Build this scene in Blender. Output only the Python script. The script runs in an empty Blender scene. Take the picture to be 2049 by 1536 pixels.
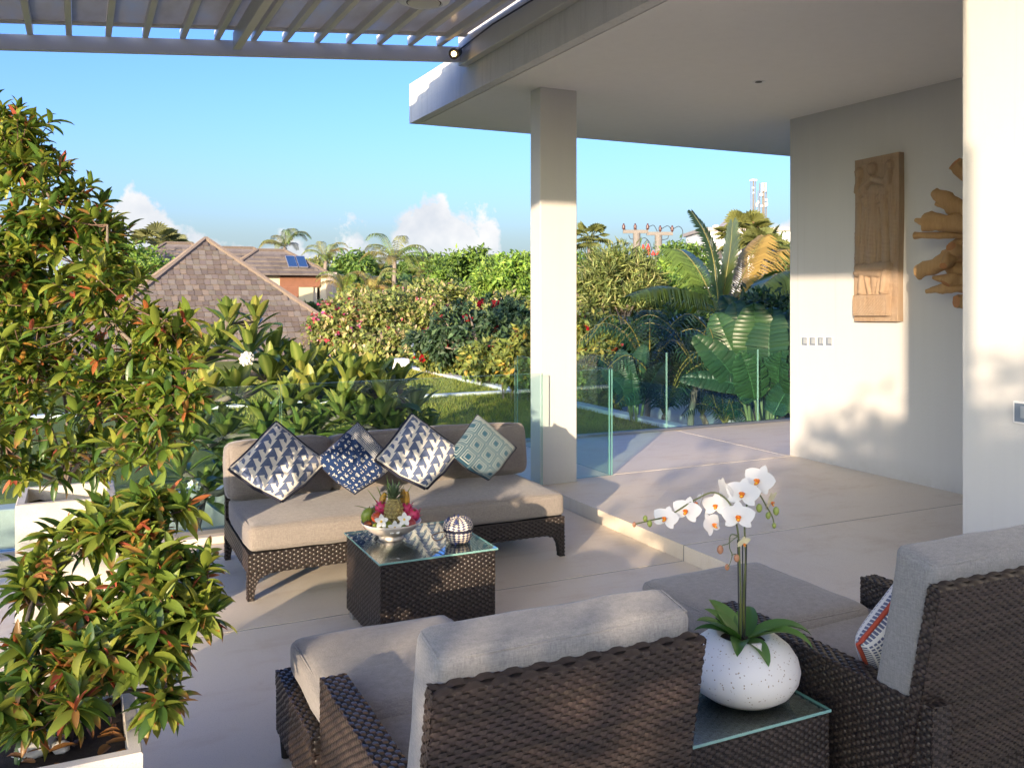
import bpy, math, random
import numpy as np
from mathutils import Vector, Matrix, Quaternion
from mathutils import noise as mnoise

R = math.radians
sc = bpy.context.scene
col = sc.collection
random.seed(7)

# ------------------------------------------------------------------ camera
FPX, HCAM, YAW, CX, CY = 1797.0, 1.7, R(25.7), 1024.5, 586.0
SN, CS = math.sin(YAW), math.cos(YAW)
cam_d = bpy.data.cameras.new('camera')
cam = bpy.data.objects.new('camera', cam_d)
col.objects.link(cam)
cam.location = (0, 0, HCAM)
cam.rotation_euler = (R(90), 0, -YAW)
cam_d.sensor_width = 36.0
cam_d.lens = FPX / 2049.0 * 36.0
cam_d.shift_y = -(768.0 - CY) / 2049.0
cam_d.clip_start = 0.05
cam_d.clip_end = 6000
sc.camera = cam

# ------------------------------------------------------------------ sky, sun, exposure
SUN_EL, SUN_AZ = R(9.6), R(45.0)          # the sun travels towards +X +Y
wd = bpy.data.worlds.new('World')
sc.world = wd
wd.use_nodes = True
wn, wl = wd.node_tree.nodes, wd.node_tree.links
wn.clear()

def wnode(t, **kw):
    n = wn.new(t)
    for k, v in kw.items():
        setattr(n, k, v)
    return n

def wmath(op, a, b=None, c=None, clamp=False):
    n = wn.new('ShaderNodeMath')
    n.operation = op
    n.use_clamp = clamp
    for i, v in enumerate((a, b, c)):
        if v is None:
            continue
        if isinstance(v, (int, float)):
            n.inputs[i].default_value = v
        else:
            wl.new(v, n.inputs[i])
    return n.outputs[0]

w_out = wnode('ShaderNodeOutputWorld')
w_bg = wnode('ShaderNodeBackground')
sky = wnode('ShaderNodeTexSky')
sky.sky_type = 'NISHITA'
sky.sun_disc = False
sky.sun_elevation = SUN_EL
sky.sun_rotation = R(225)
sky.altitude = 60
sky.air_density = 1.0
sky.dust_density = 4.2
sky.ozone_density = 4.0
SKY_STRENGTH = 0.14
SKY_GAMMA, SKY_SAT, SKY_TINT = 1.0, 1.15, (.95, .965, .97, 1)
w_bg.inputs['Strength'].default_value = SKY_STRENGTH
# cumulus bank low all round the horizon
tc = wnode('ShaderNodeTexCoord')
nrm = wnode('ShaderNodeVectorMath', operation='NORMALIZE')
wl.new(tc.outputs['Generated'], nrm.inputs[0])
sep = wnode('ShaderNodeSeparateXYZ')
wl.new(nrm.outputs[0], sep.inputs[0])
el = sep.outputs['Z']
n1 = wnode('ShaderNodeTexNoise')
n1.inputs['Scale'].default_value = 5.2
n1.inputs['Detail'].default_value = 3.0
n1.inputs['Roughness'].default_value = 0.55
flat = wnode('ShaderNodeVectorMath', operation='MULTIPLY')
flat.inputs[1].default_value = (1, 1, 0.35)
wl.new(nrm.outputs[0], flat.inputs[0])
offs = wnode('ShaderNodeVectorMath', operation='ADD')
offs.inputs[1].default_value = (0.86, 0.42, 0.3)
wl.new(flat.outputs[0], offs.inputs[0])
wl.new(offs.outputs[0], n1.inputs['Vector'])
n2 = wnode('ShaderNodeTexNoise')
n2.inputs['Scale'].default_value = 34.0
n2.inputs['Detail'].default_value = 5.0
n2.inputs['Roughness'].default_value = 0.6
wl.new(nrm.outputs[0], n2.inputs['Vector'])
top = wmath('MULTIPLY_ADD', n1.outputs['Fac'], 0.30, -0.118)         # height of the bank
top = wmath('ADD', top, wmath('MULTIPLY_ADD', n2.outputs['Fac'], 0.10, -0.05))
az = wmath('ARCTAN2', sep.outputs['X'], sep.outputs['Y'])
for (a_, wdt, hgt) in ((20.5, 3.6, .052), (24.3, 1.6, .034), (12.0, 2.2, .048), (15.0, 1.6, .03), (4.0, 3.0, .060), (-20, 9, .05), (60, 8, .03), (120, 12, .05), (200, 14, .05), (-90, 12, .05), (-140, 10, .04)):
    dd_ = wmath('DIVIDE', wmath('SUBTRACT', az, R(a_)), R(wdt))
    g1 = wmath('POWER', 2.718, wmath('MULTIPLY', wmath('MULTIPLY', dd_, dd_), -1.0))
    top = wmath('MULTIPLY_ADD', g1, hgt, top)
edge = wmath('SUBTRACT', top, el)
mask = wmath('MULTIPLY', edge, 75.0, clamp=True)
mask = wmath('MULTIPLY', mask, wmath('MULTIPLY_ADD', el, 5.0, 0.66, clamp=True), clamp=True)
n3 = wnode('ShaderNodeTexNoise')
n3.inputs['Scale'].default_value = 26.0
n3.inputs['Detail'].default_value = 4.0
wl.new(nrm.outputs[0], n3.inputs['Vector'])
shade = wnode('ShaderNodeMixRGB')
shade.inputs['Color1'].default_value = (1.16, 1.24, 1.36, 1)
shade.inputs['Color2'].default_value = (1.70, 1.68, 1.66, 1)
wl.new(wmath('ADD', wmath('MULTIPLY_ADD', n3.outputs['Fac'], 2.2, -0.9), wmath('MULTIPLY', el, 3.0), clamp=True), shade.inputs['Fac'])
wmix = wnode('ShaderNodeMixRGB')
wl.new(mask, wmix.inputs['Fac'])
sgam = wnode('ShaderNodeGamma')                      # one even tone curve over the whole sky
sgam.inputs['Gamma'].default_value = SKY_GAMMA
wl.new(sky.outputs[0], sgam.inputs['Color'])
shsv = wnode('ShaderNodeHueSaturation')
shsv.inputs['Saturation'].default_value = SKY_SAT
shsv.inputs['Hue'].default_value = .523
wl.new(sgam.outputs[0], shsv.inputs['Color'])
stint = wnode('ShaderNodeMixRGB', blend_type='MULTIPLY')
stint.inputs['Fac'].default_value = 1.0
stint.inputs['Color2'].default_value = SKY_TINT
wl.new(shsv.outputs[0], stint.inputs['Color1'])
# pale haze lying on the whole horizon
hz = wnode('ShaderNodeMixRGB')
hz.inputs['Color2'].default_value = (1.08, 1.28, 1.52, 1)
wl.new(wmath('MULTIPLY', wmath('POWER', 2.718, wmath('MULTIPLY', wmath('ABSOLUTE', el), -13.0)), .85), hz.inputs['Fac'])
wl.new(stint.outputs[0], hz.inputs['Color1'])
wl.new(hz.outputs[0], wmix.inputs['Color1'])
wl.new(shade.outputs[0], wmix.inputs['Color2'])
wl.new(wmix.outputs[0], w_bg.inputs['Color'])
wl.new(w_bg.outputs[0], w_out.inputs[0])

sun_d = bpy.data.lights.new('sun', 'SUN')
sun_d.energy = 2.0
sun_d.angle = R(0.55)
sun_d.color = (1.0, 0.78, 0.55)
sun = bpy.data.objects.new('sun', sun_d)
col.objects.link(sun)
sdir = Vector((math.sin(SUN_AZ) * math.cos(SUN_EL), math.cos(SUN_AZ) * math.cos(SUN_EL), -math.sin(SUN_EL)))
sun.rotation_euler = sdir.to_track_quat('-Z', 'Y').to_euler()
sun.location = (-20, -20, 12)
vs = sc.view_settings
vs.view_transform = 'Standard'
vs.look = 'None'
vs.gamma = 1.0
vs.exposure = 2.2
sc.cycles.max_bounces = 10
sc.cycles.transparent_max_bounces = 24
sc.cycles.diffuse_bounces = 5
sc.cycles.caustics_reflective = False
sc.cycles.caustics_refractive = False
sc.cycles.sample_clamp_indirect = 6.0
sc.cycles.use_denoising = True

# ------------------------------------------------------------------ helpers
def at(u, v, t):
    """photo pixel + distance along the lens axis -> point of the place"""
    a = (u - CX) / FPX * t
    return Vector((t * SN + a * CS, t * CS - a * SN, HCAM + (CY - v) / FPX * t))

def on_floor(u, v, z=0.0):
    return at(u, v, (HCAM - z) * FPX / (v - CY))

def tag(o, label=None, cat=None, group=None, kind=None):
    if label: o['label'] = label
    if cat: o['category'] = cat
    if group: o['group'] = group
    if kind: o['kind'] = kind
    return o

def empty(name, loc, label=None, cat=None, group=None):
    o = bpy.data.objects.new(name, None)
    col.objects.link(o)
    o.location = loc
    o.empty_display_size = 0.1
    return tag(o, label, cat, group)

def root_of(o):
    while o.parent is not None:
        o = o.parent
    return o

class MB:
    """collects faces in world coordinates, builds ONE mesh object"""
    def __init__(self):
        self.v, self.f, self.m, self.c = [], [], [], []
        self.cur = 0
        self.tint = None
    def add(self, vs_, fs_):
        o = len(self.v)
        self.v.extend([tuple(p) for p in vs_])
        if self.tint is not None:
            self.c.extend([self.tint] * len(vs_))
        for f in fs_:
            self.f.append(tuple(i + o for i in f))
            self.m.append(self.cur)
        return self
    def quad(self, a, b, c, d):
        return self.add((a, b, c, d), ((0, 1, 2, 3),))
    def box(self, x0, x1, y0, y1, z0, z1):
        v = [(x, y, z) for z in (z0, z1) for y in (y0, y1) for x in (x0, x1)]
        return self.add(v, ((0, 2, 3, 1), (4, 5, 7, 6), (0, 1, 5, 4), (2, 6, 7, 3), (0, 4, 6, 2), (1, 3, 7, 5)))
    def bbox(self, x0, x1, y0, y1, z0, z1, b=0.004):
        """box with chamfered edges"""
        b = min(b, (x1 - x0) * .45, (y1 - y0) * .45, (z1 - z0) * .45)
        pts, idx = [], {}
        for sx in (0, 1):
            for sy in (0, 1):
                for sz in (0, 1):
                    X, Y, Z = (x0, x1)[sx], (y0, y1)[sy], (z0, z1)[sz]
                    ix, iy, iz = (b, -b)[sx], (b, -b)[sy], (b, -b)[sz]
                    for a, p in enumerate(((X, Y + iy, Z + iz), (X + ix, Y, Z + iz), (X + ix, Y + iy, Z))):
                        idx[(sx, sy, sz, a)] = len(pts)
                        pts.append(p)
        fs_ = []
        I = idx
        for s in (0, 1):
            q = [I[(s, 0, 0, 0)], I[(s, 1, 0, 0)], I[(s, 1, 1, 0)], I[(s, 0, 1, 0)]]
            fs_.append(q if s else q[::-1])
            q = [I[(0, s, 0, 1)], I[(0, s, 1, 1)], I[(1, s, 1, 1)], I[(1, s, 0, 1)]]
            fs_.append(q if s else q[::-1])
            q = [I[(0, 0, s, 2)], I[(1, 0, s, 2)], I[(1, 1, s, 2)], I[(0, 1, s, 2)]]
            fs_.append(q if s else q[::-1])
        for s in (0, 1):
            for t in (0, 1):
                fs_.append([I[(s, t, 0, 0)], I[(s, t, 1, 0)], I[(s, t, 1, 1)], I[(s, t, 0, 1)]])
                fs_.append([I[(s, 0, t, 0)], I[(s, 1, t, 0)], I[(s, 1, t, 2)], I[(s, 0, t, 2)]])
                fs_.append([I[(0, s, t, 1)], I[(1, s, t, 1)], I[(1, s, t, 2)], I[(0, s, t, 2)]])
        for s in (0, 1):
            for t in (0, 1):
                for r in (0, 1):
                    fs_.append([I[(s, t, r, 0)], I[(s, t, r, 1)], I[(s, t, r, 2)]])
        return self.add(pts, fs_)
    def tube(self, pts, rad, n=8, cap=True):
        pts = [Vector(p) for p in pts]
        if not hasattr(rad, '__len__'):
            rad = [rad] * len(pts)
        up = Vector((0.31, 0.17, 0.93))
        vs_, fs_ = [], []
        for i, p in enumerate(pts):
            t = (pts[min(i + 1, len(pts) - 1)] - pts[max(i - 1, 0)])
            if t.length < 1e-9: t = Vector((0, 0, 1))
            t.normalize()
            s = t.cross(up)
            if s.length < 1e-3: s = t.cross(Vector((1, 0, 0)))
            s.normalize()
            u = s.cross(t)
            for k in range(n):
                a = 2 * math.pi * k / n
                vs_.append(p + (s * math.cos(a) + u * math.sin(a)) * rad[i])
        for i in range(len(pts) - 1):
            for k in range(n):
                k2 = (k + 1) % n
                fs_.append((i * n + k, i * n + k2, (i + 1) * n + k2, (i + 1) * n + k))
        if cap:
            fs_.append(tuple(range(n))[::-1])
            fs_.append(tuple((len(pts) - 1) * n + k for k in range(n)))
        return self.add(vs_, fs_)
    def lathe(self, c, prof, n=24, sx=1.0, sy=1.0):
        """prof: list of (r, z) from bottom to top, about the vertical through c"""
        c = Vector(c)
        vs_, fs_ = [], []
        for (r, z) in prof:
            for k in range(n):
                a = 2 * math.pi * k / n
                vs_.append((c.x + r * sx * math.cos(a), c.y + r * sy * math.sin(a), c.z + z))
        m = len(prof)
        for i in range(m - 1):
            for k in range(n):
                k2 = (k + 1) % n
                fs_.append((i * n + k, i * n + k2, (i + 1) * n + k2, (i + 1) * n + k))
        if prof[0][0] > 1e-4: fs_.append(tuple(range(n))[::-1])
        if prof[-1][0] > 1e-4: fs_.append(tuple((m - 1) * n + k for k in range(n)))
        return self.add(vs_, fs_)
    def ball(self, c, r, n=12, m=8, q=None, bump=0.0, sd=0.0):
        """ellipsoid with radii r (3), optional rotation q and surface noise"""
        c = Vector(c)
        vs_, fs_ = [], []
        for i in range(m + 1):
            th = math.pi * i / m
            for k in range(n):
                a = 2 * math.pi * k / n
                d = Vector((math.sin(th) * math.cos(a), math.sin(th) * math.sin(a), -math.cos(th)))
                s = 1.0
                if bump: s += bump * mnoise.noise(d * 1.7 + Vector((sd, sd * .7, 3.1)))
                p = Vector((d.x * r[0], d.y * r[1], d.z * r[2])) * s
                if q is not None: p = q @ p
                vs_.append(c + p)
        for i in range(m):
            for k in range(n):
                k2 = (k + 1) % n
                fs_.append((i * n + k, i * n + k2, (i + 1) * n + k2, (i + 1) * n + k))
        return self.add(vs_, fs_)
    def prism(self, poly, axis, a0, a1):
        """2D polygon extruded along axis 0/1/2 from a0 to a1; poly in the other two axes in order"""
        n = len(poly)
        def P(p, a):
            q = list(p)
            q.insert(axis, a)
            return tuple(q)
        vs_ = [P(p, a0) for p in poly] + [P(p, a1) for p in poly]
        fs_ = [tuple(range(n))[::-1], tuple(range(n, 2 * n))]
        for i in range(n):
            j = (i + 1) % n
            fs_.append((i, j, j + n, i + n))
        return self.add(vs_, fs_)
    def mesh(self, name, mats, origin=(0, 0, 0), smooth=False):
        me = bpy.data.meshes.new(name)
        ox, oy, oz = origin
        me.from_pydata([(x - ox, y - oy, z - oz) for x, y, z in self.v], [], self.f)
        if not isinstance(mats, (list, tuple)): mats = [mats]
        for m in mats: me.materials.append(m)
        if len(mats) > 1:
            me.polygons.foreach_set('material_index', self.m)
        if self.c and len(self.c) == len(self.v):
            a = me.color_attributes.new('col', 'FLOAT_COLOR', 'POINT')
            a.data.foreach_set('color', [x for c_ in self.c for x in (c_[0], c_[1], c_[2], 1.0)])
        if smooth:
            me.polygons.foreach_set('use_smooth', [True] * len(self.f))
            if smooth != 'all':
                try:
                    me.set_sharp_from_angle(angle=R(smooth if isinstance(smooth, (int, float)) and smooth is not True else 40))
                except Exception:
                    pass
        me.update()
        return me
    def build(self, name, mats, parent=None, smooth=False, label=None, kind=None):
        org = root_of(parent).location if parent is not None else (0, 0, 0)
        me = self.mesh(name, mats, org, smooth)
        o = bpy.data.objects.new(name, me)
        col.objects.link(o)
        if parent is not None: o.parent = parent
        return tag(o, label=label, kind=kind)

def fix_normals(o):
    import bmesh
    bm = bmesh.new(); bm.from_mesh(o.data)
    bmesh.ops.recalc_face_normals(bm, faces=bm.faces)
    bm.to_mesh(o.data); bm.free()
    return o

def copy_tree(o, parent=None):
    c = o.copy()
    col.objects.link(c)
    c.parent = parent
    for ch in list(o.children):
        copy_tree(ch, c)
    return c

# ------------------------------------------------------------------ materials
class NT:
    def __init__(self, name):
        self.m = bpy.data.materials.new(name)
        self.m.use_nodes = True
        self.n, self.l = self.m.node_tree.nodes, self.m.node_tree.links
        self.n.clear()
        self.out = self.n.new('ShaderNodeOutputMaterial')
    def node(self, t, ins=None, **kw):
        n = self.n.new(t)
        for k, v in kw.items(): setattr(n, k, v)
        for k, v in (ins or {}).items(): self.put(n.inputs[k], v)
        return n
    def put(self, sock, v):
        if isinstance(v, bpy.types.NodeSocket): self.l.new(v, sock)
        elif isinstance(v, (tuple, list)) and sock.type == 'RGBA' and len(v) == 3: sock.default_value = (*v, 1)
        else: sock.default_value = v
    def math(self, op, a, b=0.0, c=0.0, clamp=False):
        n = self.n.new('ShaderNodeMath'); n.operation = op; n.use_clamp = clamp
        for i, v in enumerate((a, b, c)): self.put(n.inputs[i], v)
        return n.outputs[0]
    def mix(self, fac, a, b, mode='MIX'):
        n = self.n.new('ShaderNodeMixRGB'); n.blend_type = mode
        self.put(n.inputs[0], fac); self.put(n.inputs[1], a); self.put(n.inputs[2], b)
        return n.outputs[0]
    def coord(self, kind='Object', scale=None):
        o = self.node('ShaderNodeTexCoord').outputs[kind]
        if scale is not None:
            mp = self.node('ShaderNodeMapping', {'Vector': o})
            mp.inputs['Scale'].default_value = scale if hasattr(scale, '__len__') else (scale,) * 3
            o = mp.outputs[0]
        return o
    def noise(self, vec, scale=5, detail=4, rough=.55):
        return self.node('ShaderNodeTexNoise', {'Vector': vec, 'Scale': scale, 'Detail': detail, 'Roughness': rough}).outputs['Fac']
    def ramp(self, fac, stops):
        n = self.node('ShaderNodeValToRGB', {'Fac': fac})
        cr = n.color_ramp
        while len(cr.elements) < len(stops): cr.elements.new(.5)
        for e, (p, c_) in zip(cr.elements, stops):
            e.position = p; e.color = (*c_, 1) if len(c_) == 3 else c_
        return n.outputs[0]
    def bump(self, h, strength=.3, dist=.01):
        return self.node('ShaderNodeBump', {'Height': h, 'Strength': strength, 'Distance': dist}).outputs[0]
    def pbr(self, color, rough=.6, normal=None, metal=0.0, spec=.5, sheen=0.0, sub=0.0):
        b = self.node('ShaderNodeBsdfPrincipled')
        self.put(b.inputs['Base Color'], color); self.put(b.inputs['Roughness'], rough)
        self.put(b.inputs['Metallic'], metal); self.put(b.inputs['Specular IOR Level'], spec)
        if normal is not None: self.put(b.inputs['Normal'], normal)
        if sheen: self.put(b.inputs['Sheen Weight'], sheen)
        return b.outputs[0]
    def done(self, shader):
        self.l.new(shader, self.out.inputs['Surface'])
        return self.m

def plain(name, color, rough=.5, metal=0.0, var=.12, scale=8, bump=0.0, spec=.5):
    t = NT(name)
    n = t.noise(t.coord(), scale, 5)
    dark = tuple(c * (1 - var) for c in color); lite = tuple(min(1, c * (1 + var)) for c in color)
    c = t.mix(n, dark, lite)
    nm = t.bump(t.noise(t.coord(), scale * 6, 3), bump, .004) if bump else None
    return t.done(t.pbr(c, rough, nm, metal, spec))

def plaster(name, color):
    t = NT(name)
    co = t.coord()
    streak = t.noise(t.coord('Object', (9, 9, .55)), 1.2, 4, .6)
    cloud = t.noise(co, .9, 3)
    c = t.mix(t.math('MULTIPLY', streak, .55), tuple(x * 1.02 for x in color), tuple(x * .88 for x in color))
    c = t.mix(t.math('MULTIPLY', cloud, .35), c, tuple(x * y for x, y in zip(color, (.94, .92, .88))))
    # rain runs, scuffs low down and trowel marks
    run = t.noise(t.coord('Object', (22, 22, .35)), 1.0, 5, .7)
    c = t.mix(t.math('MULTIPLY_ADD', run, 3.2, -1.95, clamp=True), c, tuple(x * y for x, y in zip(color, (.80, .78, .74))))
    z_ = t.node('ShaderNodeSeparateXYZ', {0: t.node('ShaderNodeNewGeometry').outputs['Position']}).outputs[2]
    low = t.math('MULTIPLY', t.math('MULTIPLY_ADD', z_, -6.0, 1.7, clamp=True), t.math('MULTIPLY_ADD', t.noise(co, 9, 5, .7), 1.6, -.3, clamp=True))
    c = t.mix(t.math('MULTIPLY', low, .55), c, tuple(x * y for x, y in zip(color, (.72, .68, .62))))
    trowel = t.noise(t.coord('Object', (3, 3, 9)), 1.0, 5, .65)
    nm = t.bump(t.math('ADD', t.noise(co, 55, 4), t.math('MULTIPLY', trowel, 2.0)), .22, .005)
    return t.done(t.pbr(c, .85, nm, 0, .25))

def stucco(name, color):
    t = NT(name)
    co = t.coord()
    grain = t.noise(co, 60, 5, .7)
    run = t.noise(t.coord('Object', (6, 6, .5)), 3.0, 5, .65)
    c = t.mix(t.math('MULTIPLY_ADD', run, 2.6, -1.25, clamp=True), color, tuple(x * .72 for x in color))
    c = t.mix(t.math('MULTIPLY', grain, .35), c, tuple(x * .8 for x in color))
    return t.done(t.pbr(c, .9, t.bump(grain, .55, .008), 0, .2))

def concrete_floor(name, color, warm):
    t = NT(name)
    co = t.coord()
    big = t.noise(co, .9, 6, .62)
    mid = t.noise(t.coord('Object', (1.0, 2.3, 1)), 2.6, 6, .68)
    spk = t.noise(co, 260, 2, .5)
    grit = t.node('ShaderNodeTexVoronoi', {'Vector': co, 'Scale': 150.0}).outputs['Distance']
    c = t.mix(t.math('MULTIPLY_ADD', big, 1.8, -.45, clamp=True), color, warm)
    c = t.mix(t.math('MULTIPLY_ADD', mid, 2.6, -1.35, clamp=True), c, tuple(x * y for x, y in zip(warm, (.80, .74, .68))))
    c = t.mix(t.math('MULTIPLY_ADD', spk, 5, -2.9, clamp=True), c, tuple(x * .62 for x in color))
    c = t.mix(t.math('LESS_THAN', grit, .14), c, tuple(x * .70 for x in color))
    rv = t.node('ShaderNodeObjectInfo').outputs['Random']
    c = t.mix(t.math('MULTIPLY', rv, .5), c, t.mix(1.0, c, (.90, .89, .87), 'MULTIPLY'))
    sw = t.noise(t.coord('Object', (1.4, .5, 1)), 1.1, 7, .7)
    c = t.mix(t.math('MULTIPLY_ADD', sw, 3.4, -1.9, clamp=True), c, t.mix(1.0, c, (.86, .80, .72), 'MULTIPLY'))
    nm = t.bump(t.math('ADD', spk, t.math('MULTIPLY', mid, .5)), .2, .003)
    return t.done(t.pbr(c, t.math('MULTIPLY_ADD', mid, .2, .5), nm, 0, .35))

def fabric(name, c1, c2, scale=1.0):
    t = NT(name)
    co = t.coord()
    w1 = t.noise(t.coord('Object', (900 * scale, 900 * scale, 110 * scale)), .35, 2, .6)
    w2 = t.noise(t.coord('Object', (110 * scale, 110 * scale, 900 * scale)), .35, 2, .6)
    w3 = t.noise(co, 190 * scale, 3, .7)
    slow = t.noise(co, 2.2, 3)
    f = t.math('MULTIPLY_ADD', t.math('ADD', t.math('ADD', w1, w2), w3), 1.25, -1.4, clamp=True)
    c = t.mix(f, c1, c2)
    c = t.mix(t.math('MULTIPLY', slow, .3), c, tuple(x * .82 for x in c1))
    nm = t.bump(t.math('ADD', f, t.math('MULTIPLY', slow, 6.0)), .35, .0022)
    return t.done(t.pbr(c, .95, nm, 0, .15, sheen=.25))

def wicker_mat(name, color, lite):
    t = NT(name)
    co = t.coord()
    n = t.noise(co, 30, 3)
    n2 = t.noise(co, 3.0, 3)
    fib = t.noise(t.coord('Object', (25, 25, 420)), 1.0, 2)
    c = t.mix(n, color, lite)
    c = t.mix(t.math('MULTIPLY', n2, .45), c, tuple(x * .7 for x in color))
    c = t.mix(1.0, c, t.node('ShaderNodeAttribute', attribute_name='col').outputs['Color'], 'MULTIPLY')   # strand to strand
    return t.done(t.pbr(c, t.math('MULTIPLY_ADD', fib, .25, .28), t.bump(fib, .25, .0015), 0, .5))

def leaf_mat(name, gloss=.38, trans=.3, dark=1.0, vein=True):
    t = NT(name)
    a = t.node('ShaderNodeAttribute', attribute_name='col').outputs['Color']
    n = t.noise(t.coord(), 14, 3)
    c = t.mix(t.math('MULTIPLY', n, .5), a, t.mix(1.0, a, (.78 * dark, .80 * dark, .76 * dark), 'MULTIPLY'))
    p = t.pbr(c, gloss, None, 0, .4)
    tr = t.node('ShaderNodeBsdfTranslucent', {'Color': t.mix(1.0, a, (1.5, 1.45, .7), 'MULTIPLY')}).outputs[0]
    mx = t.node('ShaderNodeMixShader', {0: trans, 1: p, 2: tr}).outputs[0]
    return t.done(mx)

def glass_mat(name, tint, ior=1.5, rough=0.0):
    t = NT(name)
    tr = t.node('ShaderNodeBsdfTransparent', {'Color': tint}).outputs[0]
    gl = t.node('ShaderNodeBsdfGlossy', {'Color': (.95, .98, 1.0), 'Roughness': rough}).outputs[0]
    f0 = ((ior - 1) / (ior + 1)) ** 2
    fc = t.node('ShaderNodeLayerWeight', {'Blend': .5}).outputs['Facing']
    fr = t.math('MULTIPLY_ADD', t.math('POWER', fc, 5.0), 1 - f0, f0)
    return t.done(t.node('ShaderNodeMixShader', {0: fr, 1: tr, 2: gl}).outputs[0])

M = {}
M['plaster'] = plaster('white_plaster', (.585, .58, .575))
M['soffit'] = plaster('soffit_plaster', (.86, .845, .82))
M['stucco'] = stucco('white_stucco', (.70, .69, .67))
M['floor'] = concrete_floor('terrace_concrete', (.75, .675, .565), (.77, .66, .52))
M['floor2'] = concrete_floor('upper_concrete', (.76, .69, .585), (.77, .675, .54))
M['gap'] = plain('dark_joint', (.10, .10, .105), .95)  # dark filler of the floor joints, also used in the drip groove
M['planter'] = concrete_floor('planter_render', (.66, .62, .56), (.68, .62, .53))
M['soil'] = plain('potting_soil', (.028, .02, .015), 1.0, var=.6, scale=60, bump=1.0)
M['pebble'] = plain('pale_pebble', (.62, .60, .56), .8, var=.25, scale=20)
M['perg'] = plain('pergola_paint', (.62, .60, .56), .42, var=.05)
M['wicker'] = wicker_mat('brown_wicker', (.023, .0165, .0145), (.048, .035, .030))
M['wicker_back'] = plain('wicker_core', (.012, .009, .008), .8)
M['fabric'] = fabric('taupe_fabric', (.190, .166, .148), (.32, .285, .255))
M['fabric_grey'] = fabric('grey_fabric', (.165, .165, .170), (.30, .296, .290))
M['seam'] = plain('seam_thread', (.16, .145, .13), .9)
M['glass'] = glass_mat('balustrade_glass', (.86, .945, .94))
M['glass_edge'] = plain('glass_edge_green', (.22, .42, .38), .15, spec=.8)
M['table_glass'] = glass_mat('table_glass', (.82, .93, .93), 2.1)
M['steel'] = plain('brushed_steel', (.45, .46, .47), .35, 1.0, var=.08)
M['black'] = plain('black_metal', (.018, .018, .02), .45)
M['dark'] = plain('dark_rubber', (.02, .02, .022), .8)
M['leaf'] = leaf_mat('glossy_leaf', .33, .30)
M['leaf_far'] = leaf_mat('foliage_leaf', .55, .28)
M['leaf_big'] = leaf_mat('broad_leaf', .36, .22)
M['bark'] = plain('grey_bark', (.19, .155, .125), .9, var=.35, scale=18, bump=.6)
M['twig'] = plain('brown_twig', (.16, .10, .07), .85, var=.3, scale=30)
M['palm_trunk'] = plain('palm_trunk', (.24, .20, .165), .9, var=.3, scale=10, bump=.6)
M['white_paint'] = plain('white_paint', (.80, .80, .79), .55, var=.05)
M['pale_stone'] = plain('pale_stone', (.62, .63, .64), .8, var=.12, scale=5)
# ------------------------------------------------------------------ ground and terrain
def ground_mat():
    t = NT('garden_ground')
    co = t.coord()
    c = t.mix(t.noise(co, .15, 5), (.07, .085, .03), (.15, .12, .075))
    return t.done(t.pbr(c, 1.0, t.bump(t.noise(co, 3, 4), .5, .05), 0, .1))

def sheet(name, x0, x1, y0, y1, z, mat, kind='structure', n=1):
    b = MB()
    for i in range(n):
        for j in range(n):
            xa, xb = x0 + (x1 - x0) * i / n, x0 + (x1 - x0) * (i + 1) / n
            ya, yb = y0 + (y1 - y0) * j / n, y0 + (y1 - y0) * (j + 1) / n
            b.quad((xa, ya, z), (xb, ya, z), (xb, yb, z), (xa, yb, z))
    return b.build(name, mat, kind=kind)

GZ = -3.3
sheet('ground', -2500, 2500, -600, 4000, GZ, ground_mat())

def grass_mat():
    t = NT('lawn_turf')
    co = t.coord()
    a = t.noise(co, 1.1, 5, .6)
    b = t.noise(co, 60, 4, .7)
    c = t.mix(t.math('MULTIPLY_ADD', a, 1.6, -.3, clamp=True), (.16, .21, .036), (.31, .29, .07))
    c = t.mix(t.math('MULTIPLY', b, .6), c, (.07, .11, .02))
    return t.done(t.pbr(c, .95, t.bump(b, .9, .03), 0, .15))

LAWN_Z = -0.06
KX = 6.86
b = MB(); b.box(-6, KX, 8.80, 24, GZ, LAWN_Z)
lawn = b.build('lawn', grass_mat(), kind='structure')
rg = np.random.default_rng(3)
gb = MB()
for i in range(52000):
    x = rg.uniform(2.0, KX - .02); y = 8.84 + (rg.random() ** 1.5) * 12.0
    if abs(y - 14.3) < .1: continue
    h = rg.uniform(.025, .06); a = rg.uniform(0, 6.28); w = .004 + .0006 * (y - 8)
    dx, dy = math.cos(a) * w, math.sin(a) * w
    lx, ly = rg.normal(0, .012, 2)
    k = rg.random()
    gb.tint = (.18 + .18 * k, .25 + .07 * k, .035 + .03 * k)
    gb.add(((x - dx, y - dy, LAWN_Z), (x + dx, y + dy, LAWN_Z), (x + lx, y + ly, LAWN_Z + h)), ((0, 1, 2),))
tag(gb.build('grass_blades', M['leaf_far']), 'short mown grass of the raised lawn beyond the glass balustrade', 'grass', kind='stuff')

b = MB(); b.bbox(KX, KX + .20, 8.82, 21, GZ, .0, .01)
b.build('lawn_kerb', M['pale_stone'], kind='structure')
b = MB(); b.bbox(-6, KX - .003, 14.22, 14.36, GZ, -.015, .01)
b.build('lawn_kerb_crossing', M['pale_stone'], kind='structure')
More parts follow.
